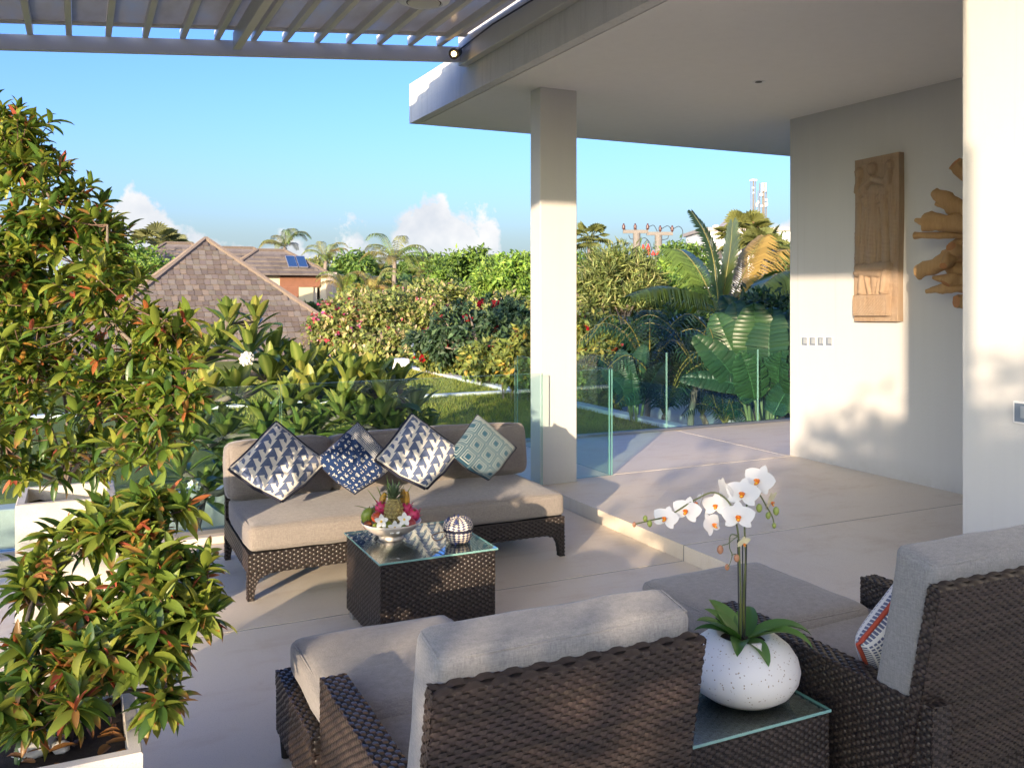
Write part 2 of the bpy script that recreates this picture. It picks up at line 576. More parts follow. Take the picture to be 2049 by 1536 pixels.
# pool edge beyond the kerb
b = MB()
b.box(KX + .203, 11, 13.0, 13.25, GZ, .02); b.box(KX + .203, 11, 16.5, 16.8, GZ, .02)
b.build('pool_edge', M['pale_stone'], kind='structure')
t = NT('pool_water')
M['water'] = t.done(t.pbr((.25, .55, .58), .04, t.bump(t.noise(t.coord(), 6, 3), .15, .02), 0, .6))
b = MB(); b.box(KX + .203, 11, 13.253, 16.497, GZ, -.08)
b.build('pool_water', M['water'], kind='structure')
# planting bed beyond the glass, one storey step lower
b = MB(); b.box(-6, 3.27, 6.66, 8.797, GZ, -1.35)
b.build('planting_bed', M['soil'], kind='structure')
b = MB(); b.bbox(-6, 3.265, 8.55, 8.79, -1.34, -.10, .01)
tag(b.build('garden_wall', M['plaster']), 'low pale rendered wall behind the frangipani below the terrace', 'wall')

# ------------------------------------------------------------------ terrace floors
STEP = 0.098
b = MB(); b.box(-4.0, 3.455, -4, 6.64, GZ, -.0025)
tf = b.build('terrace_floor', M['gap'], kind='structure')
g = .006
for (x0, x1) in ((-4.0, -1.2), (-1.2, 3.452)):
    for (y0, y1) in ((-4, 1.54), (1.54, 4.672), (4.672, 6.36)):
        s = MB(); s.bbox(x0 + g, x1 - g * (x1 < 3), y0 + g, y1 - g, -.10, 0.0, .001)
        s.build('floor_slab', M['floor'], tf)
b = MB(); b.box(3.462, 9.2, -4, 8.76, GZ, STEP - .0025); b.box(3.275, 3.4615, 6.645, 8.76, GZ, STEP - .0025)
rf = b.build('raised_floor', M['gap'], kind='structure')
for (x0, x1, y0, y1) in ((3.457, 9.2, -4, 1.54), (3.457, 9.2, 1.54, 4.672), (3.457, 9.2, 4.672, 6.755),
                         (3.27, 6.27, 6.755, 8.765), (6.27, 9.2, 6.755, 8.765)):
    xa = x0 if x0 < 4 else x0 + g
    s = MB(); s.bbox(xa, x1 - g, y0 + g, y1 - g, -.14, STEP, .001)
    s.build('floor_slab', M['floor2'], rf)
b = MB(); b.bbox(-4.0, 3.44, 6.37, 6.65, -.1, .045, .006)
b.build('terrace_kerb', M['floor'], kind='structure')

# ------------------------------------------------------------------ villa: roof slab, column, walls
villa = empty('villa', (3.6, 3.0, 0), 'white flat-roofed villa wing with a deep canopy slab, square column and plain walls', 'house')
CEIL = 3.414
b = MB(); b.box(3.11, 10.5, -6, 8.64, CEIL, 3.80)
roof = b.build('roof_slab', M['soffit'], villa)
b = MB()
b.box(3.01, 3.098, -6, 8.655, CEIL, 3.812)
b.box(3.0985, 10.5, 8.642, 8.655, CEIL + .001, 3.811)
b.build('fascia', M['stucco'], roof, label='rough white stuccoed edge of the canopy')
b = MB(); b.box(3.0985, 3.1095, -6, 8.64, CEIL + .014, 3.79)
b.build('drip_groove', M['gap'], roof)
b = MB(); b.bbox(3.458, 3.808, 6.64, 6.825, STEP - .05, CEIL + .05, .006)
b.build('column', M['plaster'], villa, label='square white plastered column at the step')
b = MB(); b.bbox(6.33, 6.60, -6, 6.815, STEP - .05, CEIL + .05, .005)
b.build('wall', M['plaster'], villa, label='white wall carrying the carved panel')
b = MB(); b.bbox(4.0, 4.25, -6, 3.09, STEP - .05, CEIL + .05, .005)
b.build('wall', M['plaster'], villa, label='near white wall end at the right edge')

# downlight in the soffit
p = at(1518, 164, (CEIL - HCAM) * FPX / (CY - 164))
dl = empty('ceiling_downlight', (p.x, p.y, CEIL), 'tiny round recessed downlight in the canopy ceiling', 'light')
b = MB(); b.lathe((p.x, p.y, CEIL), [(.03, -.001), (.05, -.006), (.055, -.004), (.055, 0)], 24)
b.build('trim_ring', M['white_paint'], dl, smooth=True)
b = MB(); b.lathe((p.x, p.y, CEIL), [(.028, -.004), (.028, -.0005)], 20)
b.build('lens', M['black'], dl)

# light switches
def switch(name, x, y, z, label, group=None, s=.045, rock=1):
    e = empty(name, (x, y, z), label, 'switch', group)
    m = MB(); m.bbox(x - .009, x, y - s, y + s, z - s, z + s, .002)
    fr = m.build('switch_frame', M['white_paint'], e)
    m = MB(); m.bbox(x - .011, x - .0085, y - s * .84, y + s * .84, z - s * .84, z + s * .84, .001)
    m.build('switch_plate', M['switch'], e)
    for i in range(rock):
        w = s * 1.1 / rock
        yc = y - s * .25 + (i - (rock - 1) / 2) * w * 1.2
        m = MB(); m.bbox(x - .015, x - .0105, yc - w * .42, yc + w * .42, z - s * .45, z + s * .62, .001)
        m.build('rocker', M['switch_rock'], e)
    return e
M['switch'] = plain('switch_grey_blue', (.17, .21, .27), .35, var=.05)
M['switch_rock'] = plain('switch_rocker', (.34, .37, .41), .3, var=.05)
ords = ('leftmost', 'second from left', 'third from left', 'rightmost')
for i, u in enumerate((1611, 1627, 1643.5, 1660)):
    k = (u - CX) / FPX
    tt = 6.33 / (SN + k * CS)
    q = at(u, 683 + .05 * i, tt)
    switch('light_switch', 6.33, q.y, q.z, '%s of four grey light switches in a row below the carved panel' % ords[i],
           'switches in a row on the white wall', .045, (1, 1, 2, 1)[i])
k = (2050 - CX) / FPX
q = at(2050, 826, 4.0 / (SN + k * CS))
switch('wall_control', 4.0, q.y, q.z, 'single grey switch at the far right edge on the near wall', None, .052, 1)

# ------------------------------------------------------------------ pergola
BE0, BE1 = Vector((2.925, 7.10)), Vector((-.58, 8.36))
bd = (BE1 - BE0).normalized()
BEL = BE0 + bd * 5.6
def beam_y(x):
    return BE0.y + (BE0.x - x) * (BE1.y - BE0.y) / (BE0.x - BE1.x)
PZ0, PZ1 = 3.675, 3.80
NEAR = 1.5
perg = empty('pergola', (0, 5, 3.68), 'off-white metal pergola with slanting rafters and cloudy roof sheets overhead', 'pergola')
nb = Vector((-bd.y, bd.x)) * .05
if nb.y > 0: nb = -nb
b = MB()
p0, p1 = BE0, BEL
b.add([(p0.x, p0.y, PZ0), (p1.x, p1.y, PZ0), (p1.x - nb.x, p1.y - nb.y, PZ0), (p0.x, p0.y - nb.y * 1.05, PZ0),
       (p0.x, p0.y, PZ1), (p1.x, p1.y, PZ1), (p1.x - nb.x, p1.y - nb.y, PZ1), (p0.x, p0.y - nb.y * 1.05, PZ1)],
      ((0, 3, 2, 1), (4, 5, 6, 7), (0, 1, 5, 4), (2, 3, 7, 6), (1, 2, 6, 5), (0, 4, 7, 3)))
fix_normals(b.build('front_beam', M['perg'], perg))
b = MB(); b.bbox(2.93, 3.005, NEAR, beam_y(2.93) + .055, 3.645, 3.90, .004)
b.build('side_rail', M['perg'], perg)
b = MB(); b.bbox(-2.40, -2.33, NEAR, beam_y(-2.33), 3.69, 3.90, .004)
b.build('side_rail', M['perg'], perg)
b = MB(); b.bbox(-2.33, 2.929, NEAR - .04, NEAR + .02, 3.69, 3.90, .004)
b.build('rear_beam', M['perg'], perg)
t = NT('cloudy_sheet')
co = t.coord()
nz = t.noise(t.coord('Object', (2.5, .9, 1)), 1.6, 4, .6)
cc = t.ramp(nz, [(.3, (.46, .43, .39)), (.5, (.54, .52, .49)), (.72, (.50, .54, .58))])
p_ = t.pbr(cc, .25, None, 0, .5)
tr = t.node('ShaderNodeBsdfTranslucent', {'Color': cc}).outputs[0]
M['sheet'] = t.done(t.node('ShaderNodeMixShader', {0: .55, 1: p_, 2: tr}).outputs[0])
rx = []
for u in (-98, -20, 60, 138, 217, 291, 366, 435, 508, 571, 635, 699, 760, 822, 880):
    k = (u - CX) / FPX
    d = Vector((SN + k * CS, CS - k * SN))
    # where this sight line meets the beam
    den = d.x * bd.y - d.y * bd.x
    s = (BE0.x * bd.y - BE0.y * bd.x) / den
    rx.append((d.x * s))
rx = [rx[0] - .66, rx[0] - .33] + rx
for x in rx:
    m = MB(); y1 = beam_y(x) + .02
    m.bbox(x - .023, x + .023, NEAR + .021, y1, PZ1 + .002, PZ1 + .075, .003)
    m.build('rafter', M['perg'], perg)
edges = rx + [2.93]
for i in range(len(edges) - 1):
    x0, x1 = edges[i] + .024, edges[i + 1] - .024
    ye0, ye1 = beam_y(x0) - .22, beam_y(x1) - .22
    m = MB()
    z = PZ1 + .058
    m.add([(x0, NEAR + .03, z), (x1, NEAR + .03, z), (x1, ye1, z), (x0, ye0, z),
           (x0, NEAR + .03, z + .006), (x1, NEAR + .03, z + .006), (x1, ye1, z + .006), (x0, ye0, z + .006)],
          ((0, 3, 2, 1), (4, 5, 6, 7), (0, 1, 5, 4), (2, 3, 7, 6), (1, 2, 6, 5), (0, 4, 7, 3)))
    m.build('roof_sheet', M['sheet'], perg)
    m = MB()
    m.add([(x0, ye0 + .001, z - .02), (x1, ye1 + .001, z - .02), (x1, ye1 + .05, z - .02), (x0, ye0 + .05, z - .02),
           (x0, ye0 + .001, z + .016), (x1, ye1 + .001, z + .016), (x1, ye1 + .05, z + .016), (x0, ye0 + .05, z + .016)],
          ((0, 3, 2, 1), (4, 5, 6, 7), (0, 1, 5, 4), (2, 3, 7, 6), (1, 2, 6, 5), (0, 4, 7, 3)))
    m.build('end_batten', M['perg'], perg)
    if i > 6:
        yb = 5.35 + .18 * ((i * 7) % 5)
        m = MB(); m.bbox(x0, x1, yb, yb + .06, z - .03, z - .002, .002)
        m.build('cross_batten', M['perg'], perg)
# deeper main rafter crossing the beam
k = (468 - CX) / FPX
xm = (rx[9] + rx[10]) / 2
m = MB(); m.bbox(xm - .032, xm + .032, NEAR + .021, beam_y(xm) - .057, PZ0 + .03, PZ1 + .05, .003)
m.build('main_rafter', M['perg'], perg)
for (x, y) in ((-2.365, 4.2), (-2.365, 6.2)):
    m = MB(); m.bbox(x - .05, x + .05, y - .05, y + .05, 0, 3.69, .004)
    m.build('post', M['perg'], perg)

# round speaker under the pergola
q = at(848, -3, (3.80 - HCAM) * FPX / (CY + 3))
sp = empty('ceiling_speaker', (q.x, q.y, 3.80), 'round white ceiling speaker under the pergola roof', 'speaker')
b = MB(); b.lathe((q.x, q.y, 3.795), [(.125, -.028), (.135, -.034), (.185, -.012), (.19, 0), (.19, .006)], 40)
b.build('rim', M['white_paint'], sp, smooth=True)
b = MB(); b.lathe((q.x, q.y, 3.795), [(.0, -.046), (.06, -.045), (.112, -.036), (.117, -.028)], 40)
b.build('grille', M['perg'], sp, smooth=True)
b = MB(); b.lathe((q.x, q.y, 3.795), [(.1175, -.0285), (.1245, -.0285)], 40)
b.build('gap_ring', M['black'], sp)

# festoon spotlight and its cable at the beam end
q = at(911, 107, 7.55)
sl = empty('spotlight', (q.x, q.y, q.z), 'small black lit spotlight hanging at the corner of pergola and canopy', 'lamp')
dv = (at(900, 112, 7.40) - at(917, 104, 7.60)).normalized()
c0 = at(917, 104, 7.60)
b = MB(); b.tube([c0 - dv * .02, c0, c0 + dv * .07, c0 + dv * .115, c0 + dv * .118], [.02, .036, .042, .046, .047], 18)
b.build('housing', M['black'], sl, smooth=True)
t = NT('lamp_glow')
M['glow'] = t.done(t.node('ShaderNodeEmission', {'Color': (1.0, .62, .25), 'Strength': 5.0}).outputs[0])
b = MB(); b.ball(c0 + dv * .118, (.022, .022, .022), 14, 8)
b.build('bulb', M['glow'], sl, smooth=True)
b = MB(); e0 = c0 - dv * .02
b.tube([e0, Vector((2.92, 7.05, e0.z + .03)), Vector((2.91, 6.4, 3.80)), Vector((2.915, 5.0, 3.78)), Vector((2.91, 2.0, 3.80))], .007, 6)
b.build('cable', M['black'], sl)

# ------------------------------------------------------------------ shade sail added out of view, shaped to shade the carved-panel wall
t = NT('sail_cloth')
sc_ = t.mix(t.noise(t.coord(), 90, 2), (.66, .63, .57), (.72, .69, .62))
M['sail'] = t.done(t.node('ShaderNodeMixShader', {0: .4, 1: t.pbr(sc_, .9), 2: t.node('ShaderNodeBsdfTranslucent', {'Color': sc_}).outputs[0]}).outputs[0])
ss = empty('added_shade_sail', (-.5, 0, 3.68), 'unseen triangular cream sail added behind the camera to shade the white wall', 'shade sail')
b = MB()
V3 = [Vector((-1.32, -2.25, 3.68)), Vector((2.95, 2.02, 3.68)), Vector((-1.32, 2.02, 3.68))]
n = 8; vv = []; idx = {}
for i in range(n + 1):
    for j in range(n + 1 - i):
        k_ = n - i - j
        pnt = (V3[0] * i + V3[1] * j + V3[2] * k_) / n
        idx[(i, j)] = len(vv); vv.append(pnt)
ff = []
for i in range(n):
    for j in range(n - i):
        ff.append((idx[(i, j)], idx[(i + 1, j)], idx[(i, j + 1)]))
        if i + j < n - 1: ff.append((idx[(i + 1, j)], idx[(i + 1, j + 1)], idx[(i, j + 1)]))
b.add(vv, ff)
cl = b.build('cloth', M['sail'], ss)
md = cl.modifiers.new('thickness', 'SOLIDIFY'); md.thickness = .004
b = MB(); b.tube([(-1.32, -2.25, 0), (-1.32, -2.25, 3.7)], .03, 10)
b.build('mast', M['steel'], ss)

# ------------------------------------------------------------------ glass balustrades
def pane(parent, x0, x1, y0, y1, z0, z1):
    m = MB(); m.box(x0, x1, y0, y1, z0, z1)
    pn = m.build('glass_pane', [M['glass'], M['glass_edge']], parent)
    # narrow faces get the green edge
    for pl in pn.data.polygons:
        if abs(x1 - x0) > abs(y1 - y0): narrow = abs(pl.normal.x) > .5 or abs(pl.normal.z) > .5
        else: narrow = abs(pl.normal.y) > .5 or abs(pl.normal.z) > .5
        pl.material_index = 1 if narrow else 0
    return pn
TH = .012
gl = empty('glass_balustrade', (1.0, 6.5, .045), 'frameless glass balustrade behind the wicker sofa', 'balustrade', 'glass balustrades of the terrace')
for (x0, x1) in ((-3.4, -.95), (-.94, 1.287), (1.300, 3.40)):
    pane(gl, x0, x1, 6.49, 6.49 + TH, .05, 1.045)
b = MB(); b.box(-3.4, 3.42, 6.462, 6.487, .0455, .075); b.box(-3.4, 3.42, 6.505, 6.53, .0455, .075)
b.build('base_channel', M['steel'], gl)
gl = empty('glass_balustrade', (4.0, 6.7, STEP), 'short glass balustrade panel to the right of the white column', 'balustrade', 'glass balustrades of the terrace')
pane(gl, 3.815, 4.225, 6.74, 6.74 + TH + .006, STEP + .002, 1.03)
gl = empty('glass_balustrade', (4.2, 7.7, STEP), 'glass balustrade running back from the column towards the lawn', 'balustrade', 'glass balustrades of the terrace')
pane(gl, 4.205, 4.205 + TH, 6.77, 8.62, STEP + .002, 1.03)
gl = empty('glass_balustrade', (6.2, 8.65, STEP), 'long glass balustrade at the back edge in front of the big leaves', 'balustrade', 'glass balustrades of the terrace')
for (x0, x1) in ((4.20, 6.16), (6.172, 7.52), (7.532, 9.1)):
    pane(gl, x0, x1, 8.65, 8.65 + TH, STEP + .004, 1.005)
b = MB(); b.box(4.19, 9.1, 8.62, 8.647, STEP + .001, STEP + .03); b.box(4.19, 9.1, 8.665, 8.69, STEP + .001, STEP + .03)
b.build('base_channel', M['steel'], gl)
# ------------------------------------------------------------------ weaving, cushions, pillows
def poly_spans(poly, v):
    xs = []
    n = len(poly)
    for i in range(n):
        (x0, y0), (x1, y1) = poly[i], poly[(i + 1) % n]
        if (y0 <= v < y1) or (y1 <= v < y0):
            xs.append(x0 + (x1 - x0) * (v - y0) / (y1 - y0))
    xs.sort()
    return [(xs[i], xs[i + 1]) for i in range(0, len(xs) - 1, 2)]

def weave(mb, poly, org, U, V, N, pitch=.021, row=.0125, amp=.0024, sub=6):
    """over-and-under ribbons filling a 2D polygon lying in the plane org + u U + v V"""
    org, U, V, N = Vector(org), Vector(U), Vector(V), Vector(N)
    vmin = min(p[1] for p in poly); vmax = max(p[1] for p in poly)
    nr = max(1, int(round((vmax - vmin) / row)))
    rh = (vmax - vmin) / nr
    rnd = random.Random(int(abs(org.x * 977 + org.y * 313 + org.z * 71) * 10))
    for r in range(nr):
        v = vmin + (r + .5) * rh
        for (a, b_) in poly_spans(poly, v):
            if b_ - a < .004: continue
            ns = max(2, int(round((b_ - a) / (pitch / sub))))
            vs_, fs_ = [], []
            jit = rnd.uniform(-.0012, .0012); am = amp * rnd.uniform(.8, 1.25); kk = rnd.uniform(.72, 1.35); mb.tint = (kk, kk * rnd.uniform(.96, 1.03), kk * rnd.uniform(.93, 1.03))
            for i in range(ns + 1):
                u = a + (b_ - a) * i / ns
                w = max(-1.0, min(1.0, 1.7 * math.cos(math.pi * (u + jit * 3) / pitch + math.pi * (r % 2))))
                off = am * w
                hh = rh * (.50 + .05 * w)
                c = org + U * u + V * (v + jit * .6 + .0016 * mnoise.noise(Vector((u * 9, r * .35, org.x + org.y))))
                vs_.append(c - V * hh + N * (off - am * .55))
                vs_.append(c + N * (off + am * .35))
                vs_.append(c + V * hh + N * (off - am * .55))
            for i in range(ns):
                o = i * 3
                fs_.append((o, o + 3, o + 4, o + 1)); fs_.append((o + 1, o + 4, o + 5, o + 2))
            mb.add(vs_, fs_)

RX, RY, RZ = Vector((1, 0, 0)), Vector((0, 1, 0)), Vector((0, 0, 1))
def rect(w, h): return [(0, 0), (w, 0), (w, h), (0, h)]

def woven_box(parent, name, x0, x1, y0, y1, z0, z1, faces='LRFBT', pitch=.021, row=.0125, amp=.0024):
    """dark core box with woven skins; L -X, R +X, F -Y (towards the camera), B +Y, T top"""
    e = amp * 1.4
    m = MB(); m.bbox(x0 + e, x1 - e, y0 + e, y1 - e, z0, z1 - e, .004)
    core = m.build(name, M['wicker_back'], parent)
    m = MB()
    if 'F' in faces: weave(m, rect(x1 - x0, z1 - z0), (x0, y0 + e * .6, z0), RX, RZ, -RY, pitch, row, amp)
    if 'B' in faces: weave(m, rect(x1 - x0, z1 - z0), (x0, y1 - e * .6, z0), RX, RZ, RY, pitch, row, amp)
    if 'L' in faces: weave(m, rect(y1 - y0, z1 - z0), (x0 + e * .6, y0, z0), RY, RZ, -RX, pitch, row, amp)
    if 'R' in faces: weave(m, rect(y1 - y0, z1 - z0), (x1 - e * .6, y0, z0), RY, RZ, RX, pitch, row, amp)
    if 'T' in faces:
        if (x1 - x0) > (y1 - y0): weave(m, rect(x1 - x0, y1 - y0), (x0, y0, z1 - e * .6), RX, RY, RZ, pitch * 1.25, row * 1.25, amp)
        else: weave(m, rect(y1 - y0, x1 - x0), (x0, y0, z1 - e * .6), RY, RX, RZ, pitch * 1.25, row * 1.25, amp)
    m.build('weave', M['wicker'], core, smooth='all', kind='stuff')
    return core

def cushion(parent, name, x0, x1, y0, y1, z0, z1, mat, rad=.035, puff=.018, seed=1.0, seg=18, xf=None, seam=True):
    c = Vector(((x0 + x1) / 2, (y0 + y1) / 2, (z0 + z1) / 2))
    h = Vector(((x1 - x0) / 2, (y1 - y0) / 2, (z1 - z0) / 2))
    vs_, fs_, key = [], [], {}
    lin = [math.sin((i / seg * 2 - 1) * math.pi / 2) for i in range(seg + 1)]
    def vert(p):
        k = (round(p[0], 5), round(p[1], 5), round(p[2], 5))
        if k in key: return key[k]
        inner = Vector([max(-h[i] + rad, min(h[i] - rad, p[i] * h[i])) for i in range(3)])
        d = Vector([p[i] * h[i] for i in range(3)]) - inner
        if d.length > 1e-9:
            q = inner + d.normalized() * rad
        else: q = inner
        w = Vector()
        for i in range(3):
            j, k2 = (i + 1) % 3, (i + 2) % 3
            if abs(p[i]) > .999:
                amt = puff * (1 - p[j] ** 4) * (1 - p[k2] ** 4)
                w[i] += amt * (1 if p[i] > 0 else -1)
        q = q + w
        wr = mnoise.noise(Vector((q.x * 5 + seed, q.y * 5, q.z * 5))) * .0075 + mnoise.noise(Vector((q.x * 14, q.y * 14 + seed, q.z * 14))) * .0024
        nn = Vector([p[i] if abs(p[i]) > .98 else 0 for i in range(3)])
        if nn.length > 0: q = q + nn.normalized() * wr
        q = q + c
        if xf is not None: q = xf @ q
        key[k] = len(vs_); vs_.append(q)
        return key[k]
    for ax in range(3):
        for s in (-1, 1):
            j, k2 = (ax + 1) % 3, (ax + 2) % 3
            for a in range(seg):
                for b_ in range(seg):
                    ids = []
                    for (da, db) in ((0, 0), (1, 0), (1, 1), (0, 1)):
                        p = [0, 0, 0]; p[ax] = s; p[j] = lin[a + da]; p[k2] = lin[b_ + db]
                        ids.append(vert(p))
                    if s < 0: ids = ids[::-1]
                    fs_.append(ids)
    m = MB(); m.add(vs_, fs_)
    o = m.build(name, mat, parent, smooth='all')
    if seam:
        # a welt along the upper and lower rim
        for sz in (-1, 1):
            pts = []
            rr = rad * .30
            for (sx, sy, ex, ey) in ((-1, -1, 1, -1), (1, -1, 1, 1), (1, 1, -1, 1), (-1, 1, -1, -1)):
                for i in range(12):
                    f = i / 12
                    px, py = sx + (ex - sx) * f, sy + (ey - sy) * f
                    v = Vector((c.x + px * (h.x - rr), c.y + py * (h.y - rr), c.z + sz * (h.z - rr)))
                    # pull the corners in
                    kx = max(0, abs(px) - .93) / .07; ky = max(0, abs(py) - .93) / .07
                    v.x -= math.copysign(.5 * rad * ky * kx, px); v.y -= math.copysign(.5 * rad * ky * kx, py)
                    if xf is not None: v = xf @ v
                    pts.append(v)
            pts.append(pts[0])
            mm = MB(); mm.tube(pts, .0036, 6, cap=False)
            mm.build('piping', mat, o, smooth='all')
    return o

def set_pat(o, pat):
    a = o.data.attributes.new('pat', 'FLOAT_VECTOR', 'POINT')
    a.data.foreach_set('vector', [x for p in pat for x in (p[0], p[1], p[2])])

def pillow(name, c, side, thick, mat, piping, rot, label, group=None, trim=.006, n=26, pin=.06, cat='pillow', sag=True):
    """square scatter cushion; rot: matrix whose local X,Y span the face and Z is its normal"""
    c = Vector(c)
    e = empty(name, c, label, cat, group)
    vs_, fs_, pat = [], [], []
    h = side / 2
    def P(i, j, s):
        u, v = i / n * 2 - 1, j / n * 2 - 1
        pinch = 1 - pin * (1 - abs(u) ** 2) * abs(v) ** 2 - 0
        pinch2 = 1 - pin * (1 - abs(v) ** 2) * abs(u) ** 2
        x = u * h * pinch2; y = v * h * pinch
        z = s * thick * .5 * ((1 - u ** 4) * (1 - v ** 4)) ** .42
        z += .004 * mnoise.noise(Vector((u * 2.3 + c.x * 9, v * 2.3, s))) * (1 - u ** 4) * (1 - v ** 4)
        w = rot @ Vector((x, y, z))
        if sag:                                   # the lower corner is squashed by the seat, the upper one droops
            if w.z < -.11: w.z = -.11 + (w.z + .11) * .52
            if w.z > .17: w.z = .17 + (w.z - .17) * .80
        return c + w
    for s in (1, -1):
        base = len(vs_)
        for j in range(n + 1):
            for i in range(n + 1):
                vs_.append(P(i, j, s)); pat.append((i / n, j / n, 0 if s > 0 else 1))
        for j in range(n):
            for i in range(n):
                q = (base + j * (n + 1) + i, base + j * (n + 1) + i + 1, base + (j + 1) * (n + 1) + i + 1, base + (j + 1) * (n + 1) + i)
                fs_.append(q if s > 0 else q[::-1])
    m = MB(); m.add(vs_, fs_)
    o = m.build('cover', mat, e, smooth='all')
    set_pat(o, pat)
    loop = [(i, 0) for i in range(n)] + [(n, j) for j in range(n)] + [(n - i, n) for i in range(n)] + [(0, n - j) for j in range(n)]
    pts = []
    for (i, j) in loop:
        pts.append(P(i, j, 1)); 
    m = MB(); pts.append(pts[0])
    m.tube(pts, trim, 8, cap=False)
    po = m.build('trim', piping if isinstance(piping, list) else [piping], e, smooth='all')
    if isinstance(piping, list):
        # stitched dashes on the trim
        k = MB()
        for a in range(len(pts) - 1):
            for (f0, f1) in ((.12, .45), (.62, .95)):
                p0, p1 = pts[a].lerp(pts[a + 1], f0), pts[a].lerp(pts[a + 1], f1)
                off = rot @ Vector((0, 0, trim * .95))
                mid = (p0 + p1) / 2
                inw = (c - mid).normalized() * trim * .25
                k.tube([p0 + off + inw, p1 + off + inw], trim * .42, 5)
        k.build('stitching', piping[1], e, kind='stuff')
    return e

# ---- printed fabrics
def pat_nodes(name):
    t = NT(name)
    a = t.node('ShaderNodeAttribute', attribute_name='pat')
    s = t.node('ShaderNodeSeparateXYZ', {0: a.outputs['Vector']})
    return t, s.outputs[0], s.outputs[1]

def print_mat(t, fac, c1, c2, extra=None):
    n = t.noise(t.coord('Object'), 160, 3, .7)
    c = t.mix(fac, c1, c2)
    c = t.mix(t.math('MULTIPLY', n, .35), c, tuple(x * .7 for x in c1))
    return t.done(t.pbr(c, .92, t.bump(n, .3, .0015), 0, .15, sheen=.2))

def triangle_print(name, shift=0.0):
    t, u, v = pat_nodes(name)
    # face axes at 45 degrees: p runs level across the diamond, q upwards
    p = t.math('MULTIPLY', t.math('SUBTRACT', u, v), 1.0)
    q = t.math('ADD', u, v)
    rows = t.math('MULTIPLY_ADD', q, 5.3, shift)
    ri = t.math('FLOOR', rows)
    rf_ = t.math('FRACT', rows)
    pu = t.math('ADD', t.math('MULTIPLY', p, 3.0), t.math('MULTIPLY', ri, .66))
    fr_ = t.math('FRACT', t.math('ADD', t.math('MULTIPLY_ADD', rf_, -.16, pu), 20.0))
    # upright blue teeth leaning over slanting cream lozenges
    fac = t.math('LESS_THAN', t.math('ABSOLUTE', t.math('SUBTRACT', fr_, .40)), t.math('MULTIPLY_ADD', rf_, -.34, .40))
    fac = t.math('MAXIMUM', fac, t.math('MULTIPLY', t.math('GREATER_THAN', fr_, .80), t.math('GREATER_THAN', t.math('MULTIPLY_ADD', fr_, 1.6, rf_), 2.05)))
    return print_mat(t, fac, (.74, .70, .62), (.018, .060, .185))

def glyph_print(name):
    t, u, v = pat_nodes(name)
    gu = t.math('MULTIPLY', u, 11.0); gv = t.math('MULTIPLY', v, 8.0)
    row = t.math('FLOOR', gv)
    gu = t.math('ADD', gu, t.math('MULTIPLY', row, .5))
    fu = t.math('FRACT', gu); fv = t.math('FRACT', gv)
    cell = t.math('MULTIPLY', t.math('LESS_THAN', t.math('ABSOLUTE', t.math('SUBTRACT', fu, .5)), .27),
                  t.math('LESS_THAN', t.math('ABSOLUTE', t.math('SUBTRACT', fv, .5)), .30))
    fine = t.node('ShaderNodeCombineXYZ', {0: t.math('MULTIPLY', u, 55.0), 1: t.math('MULTIPLY', v, 48.0), 2: .5}).outputs[0]
    wn_ = t.node('ShaderNodeTexWhiteNoise', {'Vector': t.node('ShaderNodeVectorMath', {0: fine}, operation='FLOOR').outputs[0]}).outputs['Value']
    glyph = t.math('MULTIPLY', cell, t.math('GREATER_THAN', wn_, .5))
    # the border band: stripes, zigzags and scrolls
    bz = t.math('ADD', u, t.math('MULTIPLY', t.math('PINGPONG', t.math('MULTIPLY', v, 22.0), .5), .018))
    st = t.math('SINE', t.math('MULTIPLY', bz, 200.0))
    lines = t.math('GREATER_THAN', st, -.15)
    scroll = t.math('GREATER_THAN', t.math('SINE', t.math('MULTIPLY', t.math('ADD', u, t.math('MULTIPLY', t.math('SINE', t.math('MULTIPLY', v, 70.0)), .012)), 150.0)), .25)
    edge_ = t.math('GREATER_THAN', u, .915)
    band = t.math('GREATER_THAN', u, .70)
    bl = t.math('ADD', t.math('MULTIPLY', lines, t.math('SUBTRACT', 1.0, edge_)), t.math('MULTIPLY', scroll, edge_))
    rule = t.math('LESS_THAN', t.math('ABSOLUTE', t.math('SUBTRACT', u, .715)), .006)
    rule2 = t.math('LESS_THAN', t.math('ABSOLUTE', t.math('SUBTRACT', u, .735)), .007)
    bl = t.math('MULTIPLY', bl, t.math('GREATER_THAN', u, .75))
    bl = t.math('MAXIMUM', bl, t.math('MAXIMUM', rule, rule2))
    fac = t.math('ADD', t.math('MULTIPLY', bl, band), t.math('MULTIPLY', glyph, t.math('SUBTRACT', 1.0, band)), clamp=True)
    return print_mat(t, fac, (.014, .035, .105), (.50, .50, .47))

